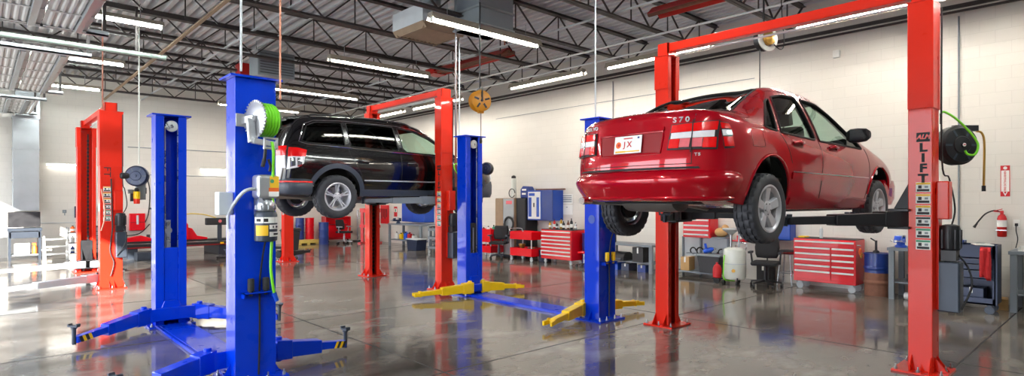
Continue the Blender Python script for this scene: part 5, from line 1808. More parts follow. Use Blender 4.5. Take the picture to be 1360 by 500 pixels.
def tool_chest(label, loc, wd, dp, hh, rows, paint='tool_red', rz=R(-90), legs=.12, handle='pale_grey', split=0.58, top='black_plastic'):
    """front faces local -y; wd along x"""
    t = thing('tool_chest', label, 'tool chest', loc, rz, 'rolling tool chests')
    MB().bb(-wd / 2, wd / 2, -dp / 2, dp / 2, legs, hh).build('carcass', paint, t, bevel=.006)
    MB().bb(-wd / 2 + .01, wd / 2 - .01, -dp / 2 + .01, dp / 2 - .01, hh, hh + .015).build('top_mat', top, t)
    z = hh - .03
    for k, (h, two) in enumerate(rows):
        for (x0, x1) in (((-wd / 2 + .02, -wd / 2 + wd * split - .006), (-wd / 2 + wd * split + .006, wd / 2 - .02)) if two else ((-wd / 2 + .02, wd / 2 - .02),)):
            d = MB().bb(x0, x1, -dp / 2 - .018, -dp / 2, z - h + .008, z).build('drawer', paint, t, bevel=.004)
            MB().prism([(-dp / 2 - .018, z - .004), (-dp / 2 - .03, z - .008), (-dp / 2 - .042, z - .034), (-dp / 2 - .018, z - .036)], 'yz', x0 + .01, x1 - .01).build('drawer_pull', handle, d)
        z -= h
    if legs > .05:
        for sx in (-1, 1):
            for sy in (-1, 1):
                c = MB()
                caster(c, sx * (wd / 2 - .09), sy * (dp / 2 - .09), legs / 2 - .01, .035)
                c.build('caster', 'pale_grey', t)
    return t

def bench(label, loc, wd, dp, hh, rz=R(-90), shelf=.28, m='bench_grey', back=0, top_m=None, group='workbenches'):
    t = thing('workbench', label, 'workbench', loc, rz, group)
    MB().bb(-wd / 2, wd / 2, -dp / 2, dp / 2, hh - .05, hh).build('worktop', top_m or m, t, bevel=.004)
    for sx in (-1, 1):
        for sy in (-1, 1):
            x, y = sx * (wd / 2 - .06), sy * (dp / 2 - .05)
            MB().bb(x - .04, x + .04, y - .035, y + .035, 0, hh - .05).build('leg', m, t)
    if shelf: MB().bb(-wd / 2 + .02, wd / 2 - .02, -dp / 2 + .08, dp / 2 - .02, shelf - .03, shelf).build('shelf', m, t)
    if back: MB().bb(-wd / 2, wd / 2, dp / 2 - .02, dp / 2, hh, hh + back).build('back_panel', m, t)
    return t

def drum(label, loc, r, h, m, lower=None):
    t = thing('drum', label, 'drum', loc, 0, 'steel drums')
    def wall(z0, z1):
        p = []
        n = 24
        for k in range(n + 1):
            z = z0 + (z1 - z0) * k / n
            f = z / h
            b = .012 if abs(f - .33) < .035 or abs(f - .66) < .035 else 0
            p.append((r + b, z))
        return p
    if lower:
        MB().lathe(wall(0, h * .55), (0, 0, 0), (0, 0, 1), 32).build('lower_shell', lower, t)
        MB().lathe(wall(h * .55, h), (0, 0, 0), (0, 0, 1), 32).build('shell', m, t)
    else:
        MB().lathe(wall(0, h), (0, 0, 0), (0, 0, 1), 32).build('shell', m, t)
    MB().lathe([(r - .02, h - .012), (r + .012, h - .01), (r + .012, h + .012), (r - .01, h + .012), (r - .012, h - .008), (.001, h - .008)], (0, 0, 0), (0, 0, 1), 32).build('rim', m, t)
    MB().lathe([(.03, 0), (.03, .012), (.001, .012)], (r * .6, 0, h - .008), (0, 0, 1), 14).build('bung', 'steel', t)
    return t

def carton(label, loc, d, m='card', rz=0, group=None, name='carton', cat='box'):
    t = thing(name, label, cat, loc, rz, group)
    MB().bb(-d[0] / 2, d[0] / 2, -d[1] / 2, d[1] / 2, 0, d[2]).build('box_body', m, t, bevel=.004)
    MB().bb(-d[0] / 2 - .001, d[0] / 2 + .001, -.02, .02, d[2] * .6, d[2] + .002).build('tape', 'paper', t)
    return t

def vise(label, loc, rz, m='plastic_blue'):
    t = thing('bench_vise', label, 'vise', loc, rz, 'bench vises')
    MB().lathe([(.09, 0), (.09, .03), (.06, .05), (.06, .08)], (0, 0, 0), (0, 0, 1), 18).prism([(-.13, .08), (.1, .08), (.1, .2), (.05, .2), (.03, .15), (-.13, .14)], 'xz', -.05, .05).build('vise_body', m, t, bevel=.006)
    MB().prism([(-.24, .09), (-.14, .09), (-.14, .2), (-.19, .2), (-.22, .15), (-.24, .14)], 'xz', -.05, .05).build('sliding_jaw', m, t, bevel=.006)
    MB().cyl((-.3, 0, .12), (-.1, 0, .12), .018).cyl((-.28, -.09, .12), (-.28, .09, .12), .009).bb(-.14, -.125, -.055, .055, .165, .21).bb(-.01, .005 + .03, -.055, .055, .18, .21).build('screw', 'steel', t)
    return t

def chair(label, loc, rz, m='cloth_black', base='black_plastic'):
    t = thing('office_chair', label, 'chair', loc, rz, 'swivel chairs')
    MB().box((0, 0, .46), (.48, .48, .08)).build('seat', m, t, bevel=.035, seg=3)
    vs, fs = [], []
    n = 10
    for j in range(7):
        z = .55 + j * .065
        w = .22 * (1 - .12 * abs(j - 3) / 3) if j > 0 else .17
        for i in range(n + 1):
            u = -1 + 2 * i / n
            vs.append((w * u, .22 + .05 * (j - 2) * .3 - .05 * u * u * -1 - .06, z))
    q = MB()
    for j in range(6):
        for i in range(n):
            k = j * (n + 1) + i
            fs.append((k, k + 1, k + n + 2, k + n + 1))
    q.add(vs, fs, 0, True)
    bk = q.build('backrest', m, t)
    md = bk.modifiers.new('thick', 'SOLIDIFY'); md.thickness = .05; md.offset = 0
    MB().beam((0, .1, .44), (0, .22, .44), .06, .02).beam((0, .22, .43), (0, .24, .7), .06, .02).build('back_bracket', base, t)
    MB().cyl((0, 0, .12), (0, 0, .44), .028).cyl((0, 0, .12), (0, 0, .3), .04).build('gas_lift', base, t)
    for k in range(5):
        q = 2 * math.pi * k / 5 + .3
        e = (.29 * math.cos(q), .29 * math.sin(q))
        l = MB().beam((0, 0, .13), (e[0], e[1], .085), .045, .03).build('base_spoke', base, t)
        MB().cyl((e[0] - .02, e[1], .03), (e[0] + .02, e[1], .03), .03, n=12).cyl((e[0], e[1], .03), (e[0], e[1], .08), .01).build('caster', 'black_plastic', l)
    for s in (-1, 1):
        MB().beam((s * .25, .05, .44), (s * .27, .02, .66), .03, .03).bb(s * .27 - .03, s * .27 + .03, -.14, .12, .65, .69).build('armrest', base, t)
    return t

def cart(label, loc, rz, wd, dp, hh, m, frame, tray=.1, mid=False, group='service carts'):
    t = thing('service_cart', label, 'cart', loc, rz, group)
    def tr(z, nm):
        a = MB().bb(-wd / 2, wd / 2, -dp / 2, dp / 2, z, z + .015)
        for y in (-dp / 2, dp / 2): a.bb(-wd / 2, wd / 2, y - .006, y + .006, z, z + tray)
        for x in (-wd / 2, wd / 2): a.bb(x - .006, x + .006, -dp / 2, dp / 2, z, z + tray)
        return a.build(nm, m, t)
    tr(hh - tray, 'top_tray'); tr(.14, 'bottom_tray')
    if mid: tr(.45, 'middle_tray')
    for sx in (-1, 1):
        for sy in (-1, 1):
            p = MB().tube([(sx * (wd / 2 - .015), sy * (dp / 2 - .015), .1), (sx * (wd / 2 - .015), sy * (dp / 2 - .015), hh)], .017).build('post', frame, t)
            c = MB(); caster(c, sx * (wd / 2 - .03), sy * (dp / 2 - .03), .045, .03); c.build('caster', 'pale_grey', p)
    MB().tube(spline([(-wd / 2, -dp / 2 + .03, hh - .02), (-wd / 2 - .05, -dp / 2 + .03, hh + .06), (-wd / 2 - .05, dp / 2 - .03, hh + .06), (-wd / 2, dp / 2 - .03, hh - .02)], 5), .013).build('push_handle', frame, t)
    return t

def bottle(label, loc, r, h, m, cap='ink', group='bottles and cans on the benches', name='bottle'):
    t = thing(name, label, 'bottle', loc, 0, group)
    MB().lathe([(r * .9, 0), (r, .01), (r, h * .66), (r * .8, h * .76), (r * .35, h * .84), (r * .35, h * .9)], (0, 0, 0), (0, 0, 1), 16).build('body', m, t)
    MB().lathe([(r * .42, 0), (r * .42, h * .1), (r * .3, h * .12)], (0, 0, h * .88), (0, 0, 1), 12).build('cap', cap, t)
    MB().lathe([(r * 1.01, 0), (r * 1.01, h * .3)], (0, 0, h * .2), (0, 0, 1), 16, cap=False).build('label_wrap', 'paper', t)
    return t
# ================================================================== RIGHT WALL, NEAR TO FAR
# --- bench at the right edge
bench('long grey workbench running out of the right edge of the photo', (11.78, .42, 0), 1.9, .75, .92)
t = thing('wall_outlet', 'white power outlet on the wall above the right edge bench', 'outlet', (XW, 1.36, 1.32), R(-90))
MB().bb(-.04, .04, -.012, 0, -.06, .06).build('cover', 'paper', t, bevel=.003)
MB().bb(-.018, .018, -.05, -.012, -.045, .0).build('plug', 'ink', t)
hose_on(t, [(0, -.05, -.03), (0, -.06, -.12), (.02, -.07, -.25), (.0, -.1, -.39)], .007, 'hose_black', 'cord')
t = thing('paper_tray', 'white tray lying on the right edge bench', 'tray', (11.62, 1.02, .92), R(-90))
MB().bb(-.25, .25, -.12, .16, 0, .015).bb(-.25, .25, .15, .16, 0, .07).bb(-.25, -.24, -.12, .16, 0, .06).bb(.24, .25, -.12, .16, 0, .06).build('tray', 'white_paint', t, bevel=.003)
t = thing('wall_panel', 'blue panel fixed to the wall at the right edge of the photo', 'panel', (XW, 1.2, 1.72), R(-90))
MB().bb(-.02, .5, -.04, 0, -.28, .3).build('board', 'cab_blue', t, bevel=.004)
MB().bb(-.02, .5, -.05, -.04, .28, .3).build('rail', 'white_paint', t)
carton('open brown cardboard box with a white label under the right edge bench', (11.68, 1.53, 0), (.3, .26, .17), rz=R(8))
carton('small brown carton on the floor under the right edge bench, behind the labelled one', (11.85, .95, 0), (.26, .3, .23), rz=R(-5))
t = thing('cloth', 'red shop cloth hanging off the black cart', 'cloth', (10.85, 1.60, 1.0), R(-90))
vs, fs = [], []
for j in range(9):
    for i in range(7):
        u = i / 6
        vs.append((-.02 + .13 * u, -.03 + .018 * math.sin(i * 1.9 + j * .5) + .05 * (j == 0), -.005 - .055 * j - .04 * (u > .6) * j / 8))
for j in range(8):
    for i in range(6):
        fs.append((j * 7 + i, j * 7 + i + 1, j * 7 + i + 8, j * 7 + i + 7))
c = MB().add(vs, fs, 0, True).build('drape', 'cloth_red', t)
md = c.modifiers.new('thick', 'SOLIDIFY'); md.thickness = .006

# --- fire extinguisher and its sign
t = thing('fire_extinguisher', 'red and white fire extinguisher on a wall bracket under the red sign', 'fire extinguisher', (XW - .09, 1.53, 1.10), R(-90))
MB().lathe([(.05, 0), (.062, .015), (.062, .15)], (0, 0, 0), (0, 0, 1), 24).build('cylinder_foot', 'lift_red_deep', t)
MB().lathe([(.062, .15), (.062, .29), (.05, .335), (.022, .36), (.022, .375)], (0, 0, 0), (0, 0, 1), 24).build('cylinder', 'ink_red', t)
MB().lathe([(.0635, 0), (.0635, .11)], (0, 0, .16), (0, 0, 1), 24, cap=False).build('instruction_label', 'paper', t)
MB().bb(-.02, .02, -.02, .02, .375, .42).box((-.05, 0, .43), (.12, .02, .012), ry=R(-18)).box((-.05, 0, .40), (.11, .02, .01), ry=R(8)).cyl((0, -.02, .40), (0, -.04, .40), .016).build('valve', 'ink_red', t)
hose_on(t, [(-.02, 0, .40), (-.1, 0, .42), (-.2, -.02, .37), (-.27, -.03, .28), (-.32, -.04, .2)], .011, 'hose_black', 'discharge_hose')
MB().cyl((-.31, -.04, .21), (-.35, -.05, .14), .012, .022).build('nozzle', 'black_plastic', t)
MB().bb(-.03, .03, .06, .09, .05, .36).bb(-.068, .068, -.066, -.062, .1, .115).build('bracket', 'steel', t)
t = thing('safety_sign', 'narrow red and white fire extinguisher sign on the right wall', 'sign', (XW, 1.5, 2.0), R(-90))
MB().bb(-.06, .06, -.006, 0, -.25, .25).build('plate', 'ink_red', t, bevel=.002)
MB().bb(-.05, .05, -.0075, -.006, -.17, .17).build('white_field', 'paper', t)
text('sign_letters', 'FIRE EXTINGUISHER', .036, 'ink_red', t, (0, -.0085, 0), rot=(R(90), R(-90), 0), ext=.0006, bold=.001)
text('arrow', 'V', .09, 'paper', t, (0, -.0075, -.21), '-y', 1.0, bold=.003)
MB().lathe([(.025, 0), (.025, .001)], (0, -.006, .21), (0, -1, 0), 16).build('symbol', 'paper', t)

# --- black service cart with drawers
t = thing('tool_cart', 'dark navy rolling tool cart with open shelf, right of the near red post', 'cart', (11.18, 1.92, 0), R(-90))
wd, dp, hh = .92, .5, 1.02
a = MB()
for sx in (-1, 1):
    a.bb(sx * wd / 2 - .03, sx * wd / 2 + .03, -dp / 2, -dp / 2 + .05, .14, hh)
    a.bb(sx * wd / 2 - .012, sx * wd / 2 + .012, -dp / 2, dp / 2, .14, hh)
a.bb(-wd / 2, wd / 2, dp / 2 - .012, dp / 2, .14, hh)
a.bb(-wd / 2, wd / 2, -dp / 2, dp / 2, .14, .17).bb(-wd / 2, wd / 2, -dp / 2, dp / 2, .50, .52).bb(-wd / 2, wd / 2, -dp / 2, dp / 2, hh - .2, hh - .18)
a.bb(-wd / 2, wd / 2, -dp / 2, -dp / 2 + .012, hh - .2, hh)
a.bb(-wd / 2, wd / 2, -dp / 2, -dp / 2 + .012, .14, .24)
a.build('frame', 'tool_navy', t, bevel=.004)
for z0, z1 in ((.74, .82), (.655, .735), (.53, .645)):
    d = MB().bb(-wd / 2 + .03, wd / 2 - .03, -dp / 2 - .01, dp / 2 - .03, z0, z1).build('drawer', 'tool_navy', t, bevel=.006)
    MB().bb(-wd / 2 + .05, wd / 2 - .05, -dp / 2 - .022, -dp / 2 - .008, z1 - .02, z1 - .006).build('drawer_lip', 'dark_slate', d)
for sx in (-1, 1):
    for sy in (-1, 1):
        c = MB(); caster(c, sx * (wd / 2 - .07), sy * (dp / 2 - .07), .06, .04); c.build('caster', 'dark_slate', t)
def lay(name, label, cat, loc, rz, fn, group=None):
    t = thing(name, label, cat, loc, rz, group)
    fn(t)
    return t
lay('tool_tray', 'teal tray of sockets on top of the navy cart', 'tray', (11.2, 2.05, 1.02), R(-90), lambda t: (MB().bb(-.2, .2, -.1, .1, 0, .02).bb(-.2, .2, -.1, -.09, 0, .05).bb(-.2, .2, .09, .1, 0, .05).bb(-.2, -.19, -.1, .1, 0, .05).bb(.19, .2, -.1, .1, 0, .05).build('tray', 'cab_blue', t), [MB().cyl((-.15 + .06 * k, 0, .02), (-.15 + .06 * k, 0, .055 + .005 * (k % 3)), .018, n=12).build('socket', 'steel', t) for k in range(6)]))
lay('clipboard', 'white papers lying on top of the navy cart', 'papers', (11.05, 1.62, 1.02), R(-70), lambda t: (MB().bb(-.11, .11, -.15, .15, 0, .012).build('sheets', 'paper', t), MB().bb(-.05, .05, .12, .15, .012, .025).build('clip', 'steel', t)))
carton('dark blue tool case on the lower shelf of the navy cart', (11.15, 1.75, .172), (.3, .3, .2), 'tool_navy', 0, name='tool_case', cat='case')
carton('red tool case on the lower shelf of the navy cart', (11.1, 2.12, .172), (.3, .14, .24), 'cloth_red', 0, name='tool_case', cat='case')
# --- grey bench with vise, by the rusty drum
bench('short grey workbench with the blue vise, behind the near red post', (11.80, 2.49, 0), .95, .7, .88, shelf=.3)
vise('blue bench vise on the short bench beside the rusty drum', (11.62, 2.80, .881), R(0))
lay('hand_tool', 'orange handled tool lying on the vise bench', 'tool', (11.75, 2.5, .881), R(30), lambda t: (MB().cyl((-.02, 0, .02), (.12, 0, .02), .018).build('grip', 'orange', t), MB().cyl((.12, 0, .02), (.3, 0, .02), .008).build('shaft', 'steel', t)))
lay('paper_roll', 'white paper towel roll on the floor under the vise bench', 'paper roll', (11.60, 2.6, .062), R(80), lambda t: (MB().lathe([(.02, -.14), (.06, -.14), (.06, .14), (.02, .14), (.02, -.14)], (0, 0, 0), (1, 0, 0), 24).build('roll', 'paper', t), MB().bb(-.14, .14, -.062, -.058, -.06, .0).build('loose_sheet', 'paper', t)))
carton('small dark box on the shelf of the vise bench', (11.78, 2.6, .302), (.22, .26, .12), 'black_plastic', 0, name='parts_box')
bottle('tall white bottle on the shelf of the vise bench', (11.62, 2.3, .302), .05, .28, 'white_paint')
drum('blue over rust steel drum between the red rolling chest and the vise bench', (11.75, 3.19, 0), .2, .74, 'drum_blue', 'rust')
t = thing('grease_pump', 'black hand pump on the lid of the blue and rust drum', 'pump', (11.72, 3.2, .756))
MB().cyl((0, 0, 0), (0, 0, .22), .02).lathe([(.05, 0), (.05, .03), (.02, .05)], (0, 0, 0), (0, 0, 1), 14).build('pump_body', 'black_metal', t)
MB().cyl((0, 0, .2), (-.12, .05, .26), .012).build('pump_handle', 'black_metal', t)
# --- big red rolling chest
tool_chest('wide red rolling tool chest with eleven drawers under the nose of the red sedan', (11.83, 4.02, 0), 1.08, .50, .96, [(.12, False), (.11, True), (.11, True), (.11, True), (.11, True), (.17, True)], split=.62, legs=.15, rz=R(-90))
lay('spray_can', 'slim white spray can standing on the red rolling chest', 'can', (11.75, 4.12, .975), 0, lambda t: (MB().lathe([(.03, 0), (.03, .16), (.02, .18)], (0, 0, 0), (0, 0, 1), 16).build('can', 'pale_grey', t), MB().lathe([(.016, 0), (.018, .04)], (0, 0, .18), (0, 0, 1), 12).build('cap', 'white_paint', t)))
lay('cloth', 'folded yellow cloth on the left end of the red rolling chest', 'cloth', (11.7, 4.42, .975), 0, lambda t: MB().bb(-.1, .1, -.07, .07, 0, .03).build('folded_cloth', 'lift_yellow', t, bevel=.012, seg=2))
lay('tool_hanger', 'orange clamps hanging on the side of the red rolling chest', 'clamps', (11.60, 3.445, .72), 0, lambda t: (MB().cyl((0, .02, .16), (0, -.04, .16), .008).build('hook', 'steel', t), MB().tube(arc((0, -.03, .05), .05, 0, 340, 14, 'xz'), .012, 8).build('clamp', 'orange', t), MB().tube(arc((.06, -.03, -.02), .045, 0, 340, 14, 'xz'), .012, 8).build('clamp', 'brass', t)))
# --- wall box behind wheel
t = thing('wall_cabinet', 'small blue cabinet on the wall behind the front half of the red sedan', 'cabinet', (XW - .14, 5.08, .88), R(-90))
MB().bb(-.32, .32, -.12, .14, 0, .36).build('carcass', 'cab_blue', t, bevel=.006)
MB().bb(-.31, -.005, -.135, -.12, .01, .35).build('door', 'cab_blue', t, bevel=.004)
MB().bb(.005, .31, -.135, -.12, .01, .35).build('door', 'cab_blue', t, bevel=.004)
# --- chairs
chair('black swivel chair beside the white air tank', (11.3, 4.98, 0), R(-75))
t = thing('stool', 'low roller seat with a red rim between the swivel chair and the red chest', 'stool', (11.88, 4.80, 0))
MB().lathe([(.17, 0), (.19, .02), (.19, .06), (.17, .075)], (0, 0, .62), (0, 0, 1), 24).build('seat', 'cloth_black', t)
MB().lathe([(.195, 0), (.2, .012), (.195, .024)], (0, 0, .64), (0, 0, 1), 24, cap=False).build('rim', 'tool_red_dark', t)
for k in range(4):
    q = math.pi / 4 + k * math.pi / 2
    MB().cyl((.13 * math.cos(q), .13 * math.sin(q), .62), (.2 * math.cos(q), .2 * math.sin(q), 0), .014).build('leg', 'steel', t)
MB().tube([(.175 * math.cos(R(q)), .175 * math.sin(R(q)), .25) for q in range(0, 360, 20)], .01, 8, closed=True).build('foot_ring', 'steel', t)
carton('black crate full of dark parts beside the swivel chair', (11.98, 5.27, 0), (.3, .26, .42), 'black_plastic', 0, name='crate', cat='crate')
# --- white air tank on wheels
t = thing('oil_drainer', 'white upright waste oil tank on wheels with a funnel pipe on top', 'tank', (11.12, 5.52, 0))
MB().lathe([(.08, .1), (.19, .12), (.215, .16), (.215, .66), (.20, .71), (.13, .745), (.03, .75)], (0, 0, 0), (0, 0, 1), 32).build('tank', 'offwhite', t)
MB().lathe([(.217, 0), (.22, .008), (.217, .016)], (0, 0, .42), (0, 0, 1), 32, cap=False).build('seam', 'pale_grey', t)
MB().cyl((-.05, .05, .74), (-.05, .05, 1.02), .022).cyl((.08, -.05, .74), (.08, -.05, 1.1), .016).build('riser_pipe', 'steel', t)
MB().lathe([(.03, 0), (.16, .1), (.165, .13), (.155, .13)], (-.05, .05, 1.0), (0, 0, 1), 24).build('funnel', 'pale_grey', t)
MB().tube(spline([(-.22, .1, .6), (-.26, .1, .35), (-.22, .1, .12), (0, .0, .08)], 5), .012).build('sight_hose', 'hose_green', t)
MB().lathe([(.035, -.008), (.035, .008)], (-.21, -.08, .3), (-1, -.4, 0), 14).build('gauge', 'brass', t)
for x, y in ((-.17, -.14), (-.17, .14), (.17, 0)):
    MB().cyl((x, y - .015, .05), (x, y + .015, .05), .05, n=16).cyl((x, y, .05), (x, y, .16), .012).build('wheel', 'rubber', t)
MB().tube(spline([(.2, -.1, .6), (.3, -.1, .8), (.3, .1, .8), (.2, .1, .6)], 5), .012).build('handle', 'steel', t)
# red jug with wheel
t = thing('gas_can', 'small red canister on a wheeled base left of the white tank', 'canister', (11.1, 5.88, 0))
MB().lathe([(.055, .1), (.085, .12), (.085, .3), (.06, .36), (.025, .39), (.025, .42)], (0, 0, 0), (0, 0, 1), 20).build('bottle', 'ink_red', t)
MB().cyl((-.04, 0, .07), (.0, 0, .07), .07, n=20).build('wheel', 'rubber', t)
MB().bb(-.08, .08, -.08, .08, .08, .1).build('base', 'black_metal', t)
# red rack shelf behind the tank
t = thing('wall_rack', 'red wall shelf above the white tank holding small parts', 'shelf', (XW - .14, 5.55, .80), R(-90))
MB().bb(-.45, .45, -.12, .14, 0, .015).bb(-.45, .45, .125, .14, 0, .12).bb(-.45, .45, -.12, -.11, 0, .04).build('shelf_board', 'tool_red', t)
for k, (x, m_) in enumerate(((-.3, 'steel'), (-.1, 'ink_red'), (.1, 'pale_grey'), (.28, 'brass'))):
    bottle(['silver can on the red wall shelf', 'red bottle on the red wall shelf', 'pale grey bottle on the red wall shelf', 'brass coloured can on the red wall shelf'][k], (XW - .14, 5.55 - x, .815), .035, .2 + .03 * (k % 2), m_)

# --- parts station: back panel, shelf, bin
t = thing('parts_station', 'pale blue grey parts station with a tall back panel behind the sedan lift post', 'workstation', (11.86, 6.68, 0), R(-90))
MB().bb(-.56, .56, .22, .25, .1, .856).build('back_panel', 'pale_grey', t)
MB().bb(-.56, .56, -.28, .25, .09, .12).build('shelf', 'bench_grey', t)
for sx in (-.55, -.1, .55):
    MB().bb(sx - .02, sx + .02, .18, .22, 0, .856).build('upright', 'bench_grey', t)
for sx in (-.54, .54):
    MB().bb(sx - .02, sx + .02, -.28, -.24, 0, .12).build('foot', 'bench_grey', t)
t2 = tool_chest('small red drawer cabinet mounted above the parts station', (11.93, 6.72, .86), .66, .36, .44, [(.12, False), (.1, False), (.1, False), (.08, False)], legs=.0)
t = thing('plastic_bin', 'black plastic tote with a grey lid standing on the parts station shelf', 'bin', (11.70, 6.32, .122), R(-90))
MB().prism([(-.2, .0), (.2, .0), (.26, .36), (-.26, .36)], 'xz', -.17, .17).build('tub', 'black_plastic', t, bevel=.01)
MB().bb(-.28, .28, -.19, .19, .36, .40).build('lid', 'grey_paint', t, bevel=.008)
t = thing('impact_tool', 'bright blue power tool lying on the black tote', 'power tool', (11.72, 6.42, .526), R(-60))
MB().lathe([(.04, -.1), (.055, -.06), (.055, .06), (.03, .12)], (0, 0, .07), (1, 0, .3), 16).build('motor_body', 'plastic_blue', t)
MB().beam((-.03, 0, .06), (-.06, 0, .22), .04, .05).build('grip', 'plastic_blue', t)
MB().cyl((.1, 0, .1), (.16, 0, .12), .016).build('anvil', 'steel', t)
t = thing('parts_jumble', 'black hoses and hand tools heaped at the back of the parts station', 'tools', (11.95, 6.55, .5), R(-90))
a = MB()
for k in range(5):
    a.tube(arc((-.35 + .17 * k, -.02, .05), .07 + .01 * (k % 2), 20 * k, 20 * k + 300, 14, 'xz'), .016)
a.build('hose_loop', 'hose_black', t)
MB().bb(-.5, .5, -.06, .06, -.02, .0).build('ledge', 'bench_grey', t)
carton('brown carton on the parts station shelf', (11.78, 6.95, .122), (.28, .2, .3), 'card', R(4))
t = thing('cloth_bag', 'tan rag bundle beside the red drawer cabinet', 'rags', (11.88, 6.2, .915))
MB().ball((0, 0, .08), .13, sz=(1, 1.1, .8)).ball((.02, -.08, .17), .08).build('rags', 'card', t)
t = thing('rag_shelf', 'short steel shelf holding the tan rag bundle', 'shelf', (11.9, 6.2, .858), R(-90))
MB().bb(-.16, .16, -.14, .14, 0, .03).build('board', 'bench_grey', t)
MB().bb(-.16, .16, .13, .14, .03, .1).build('back_lip', 'bench_grey', t)

# --- bench behind the blue near post and the sedan wheel
bench('grey bench with black boxes below it, seen under the tail of the red sedan', (11.6, 8.32, 0), 1.5, .6, .66, shelf=.24)
carton('black speaker-like box on the lower shelf of the bench under the sedan tail', (11.5, 8.0, .242), (.3, .3, .34), 'black_plastic', 0, name='parts_box')
t = thing('printer', 'low black machine on the lower shelf of the bench under the sedan tail', 'machine', (11.52, 8.6, .242), R(-90))
MB().prism([(-.2, 0), (.2, 0), (.2, .14), (.08, .2), (-.12, .2), (-.2, .1)], 'yz', -.22, .22).build('case', 'black_plastic', t, bevel=.012)
MB().bb(-.16, .16, -.24, -.19, .02, .06).build('paper_slot', 'dark_slate', t)
for k, (y, m_) in enumerate(((8.75, 'plastic_blue'), (8.42, 'tool_navy'), (7.95, 'drum_blue'))):
    carton(['bright blue box on the floor under the grey bench', 'navy box on the floor under the grey bench', 'dark blue box on the floor under the grey bench, nearest the white pegboard'][k], (11.6, y, 0), (.34, .22, .17), m_, 0, name='parts_box')
t = thing('pegboard_stand', 'narrow white stand hung with black tools left of the sedan lift post', 'stand', (11.55, 7.4, 0), R(-90))
MB().bb(-.11, .11, -.02, .02, .08, 1.0).build('board', 'white_paint', t)
MB().bb(-.12, .12, -.18, .18, 0, .08).build('foot', 'white_paint', t)
MB().tube(arc((0, -.05, .82), .08, 0, 360, 18, 'xz'), .02, 8).build('hanging_belt', 'hose_black', t)
MB().cyl((.1, -.04, .9), (.1, -.04, .5), .014).build('hanging_tool', 'black_metal', t)
lay('oil_jug', 'yellow topped jug on the bench under the sedan tail', 'jug', (11.5, 8.85, .661), 0, lambda t: (MB().bb(-.06, .06, -.09, .09, 0, .2).build('body', 'black_plastic', t, bevel=.02), MB().lathe([(.025, 0), (.025, .04)], (0, .04, .2), (0, 0, 1), 12).build('cap', 'ink_yellow', t)))

# --- papers on the wall
for k, (z0, z1, lb) in enumerate(((1.6, 1.87, 'grey printed notice pinned on the wall right of the blue cabinet'), (1.29, 1.57, 'white blank sheet pinned on the wall under the grey notice'))):
    t = thing('notice', lb, 'paper', (XW, 10.98, z0), R(-90))
    MB().bb(-.22, .22, -.004, 0, 0, z1 - z0).build('sheet', 'paper', t)
    if k == 0:
        for q in range(4): MB().bb(-.18, .18, -.0055, -.004, .04 + .055 * q, .07 + .055 * q).build('print_line', 'grey_paint', t)
    else: MB().bb(-.03, .03, -.0055, -.004, .2, .22).build('print_line', 'grey_paint', t)
# --- red chest beside the drum
drum('blue steel drum left of the near yellow-armed post', (11.75, 9.72, 0), .24, .82, 'drum_blue')
t = thing('creeper_seat', 'low roller stool with a red pad in front of the blue drum', 'stool', (11.2, 9.5, 0))
MB().lathe([(.16, 0), (.17, .03), (.15, .05)], (0, 0, .36), (0, 0, 1), 24).build('seat', 'tool_red', t)
MB().cyl((0, 0, .1), (0, 0, .36), .02).build('stem', 'steel', t)
for k in range(4):
    q = k * math.pi / 2 + .4
    l = MB().beam((0, 0, .1), (.2 * math.cos(q), .2 * math.sin(q), .07), .03, .02).build('base_spoke', 'black_metal', t)
    MB().cyl((.2 * math.cos(q) - .015, .2 * math.sin(q), .035), (.2 * math.cos(q) + .015, .2 * math.sin(q), .035), .035, n=14).build('caster', 'black_plastic', l)
tool_chest('red rolling tool chest with seven wide drawers right of the two red carts', (11.56, 10.55, 0), 1.1, .55, .90, [(.12, False), (.1, False), (.1, False), (.1, False), (.1, False), (.1, False), (.12, False)], legs=.12)
for k, (dx, m_, h_) in enumerate(((-.42, 'brass', .2), (-.3, 'ink_red', .26), (-.16, 'black_plastic', .17), (-.05, 'brass', .3), (.08, 'black_metal', .22), (.2, 'rust', .24), (.36, 'black_plastic', .3), (.46, 'steel', .2))):
    lb = ['short brass can', 'red bottle', 'short black bottle', 'tall brass can', 'black metal can', 'rusty can', 'tall black bottle', 'steel can'][k] + ' on top of the seven-drawer red chest'
    bottle(lb, (11.5 + .05 * (k % 2), 10.55 - dx, .915), .038, h_, m_)
# --- blue wall cabinet with picture door
t = thing('wall_cabinet', 'blue wall cabinet with a pale printed door, above the seven-drawer red chest', 'cabinet', (XW - .22, 11.62, 1.12), R(-90))
MB().bb(-.5, .5, -.2, .22, 0, .86).build('carcass', 'cab_blue', t, bevel=.006)
dr = MB().bb(-.5, .06, -.225, -.2, .01, .85).build('door', 'cab_blue', t, bevel=.004)
MB().bb(-.47, .03, -.2265, -.225, .04, .82).build('printed_sheet', 'duct_pale', dr)
MB().bb(-.45, -.33, -.2275, -.2265, .1, .66).build('printed_figure', 'cab_blue', dr)
MB().bb(-.13, -.02, -.2275, -.2265, .1, .66).build('printed_figure', 'cab_blue', dr)
MB().bb(-.44, -.2, -.2275, -.2265, .7, .78).build('printed_title', 'cab_blue', dr)
MB().bb(-.25, -.21, -.235, -.2265, .38, .5).build('handle', 'ink', dr)
MB().bb(.07, .5, -.225, -.2, .01, .85).build('door', 'drum_blue', t, bevel=.004)
lay('pipe_length', 'rusty pipe lying along the top of the blue wall cabinet', 'pipe', (XW - .2, 11.42, 1.981), R(-90), lambda t: (MB().cyl((-.6, 0, .025), (.55, 0, .025), .022).build('pipe', 'rust', t), MB().cyl((-.62, 0, .025), (-.58, 0, .025), .032).build('collar', 'steel', t)))
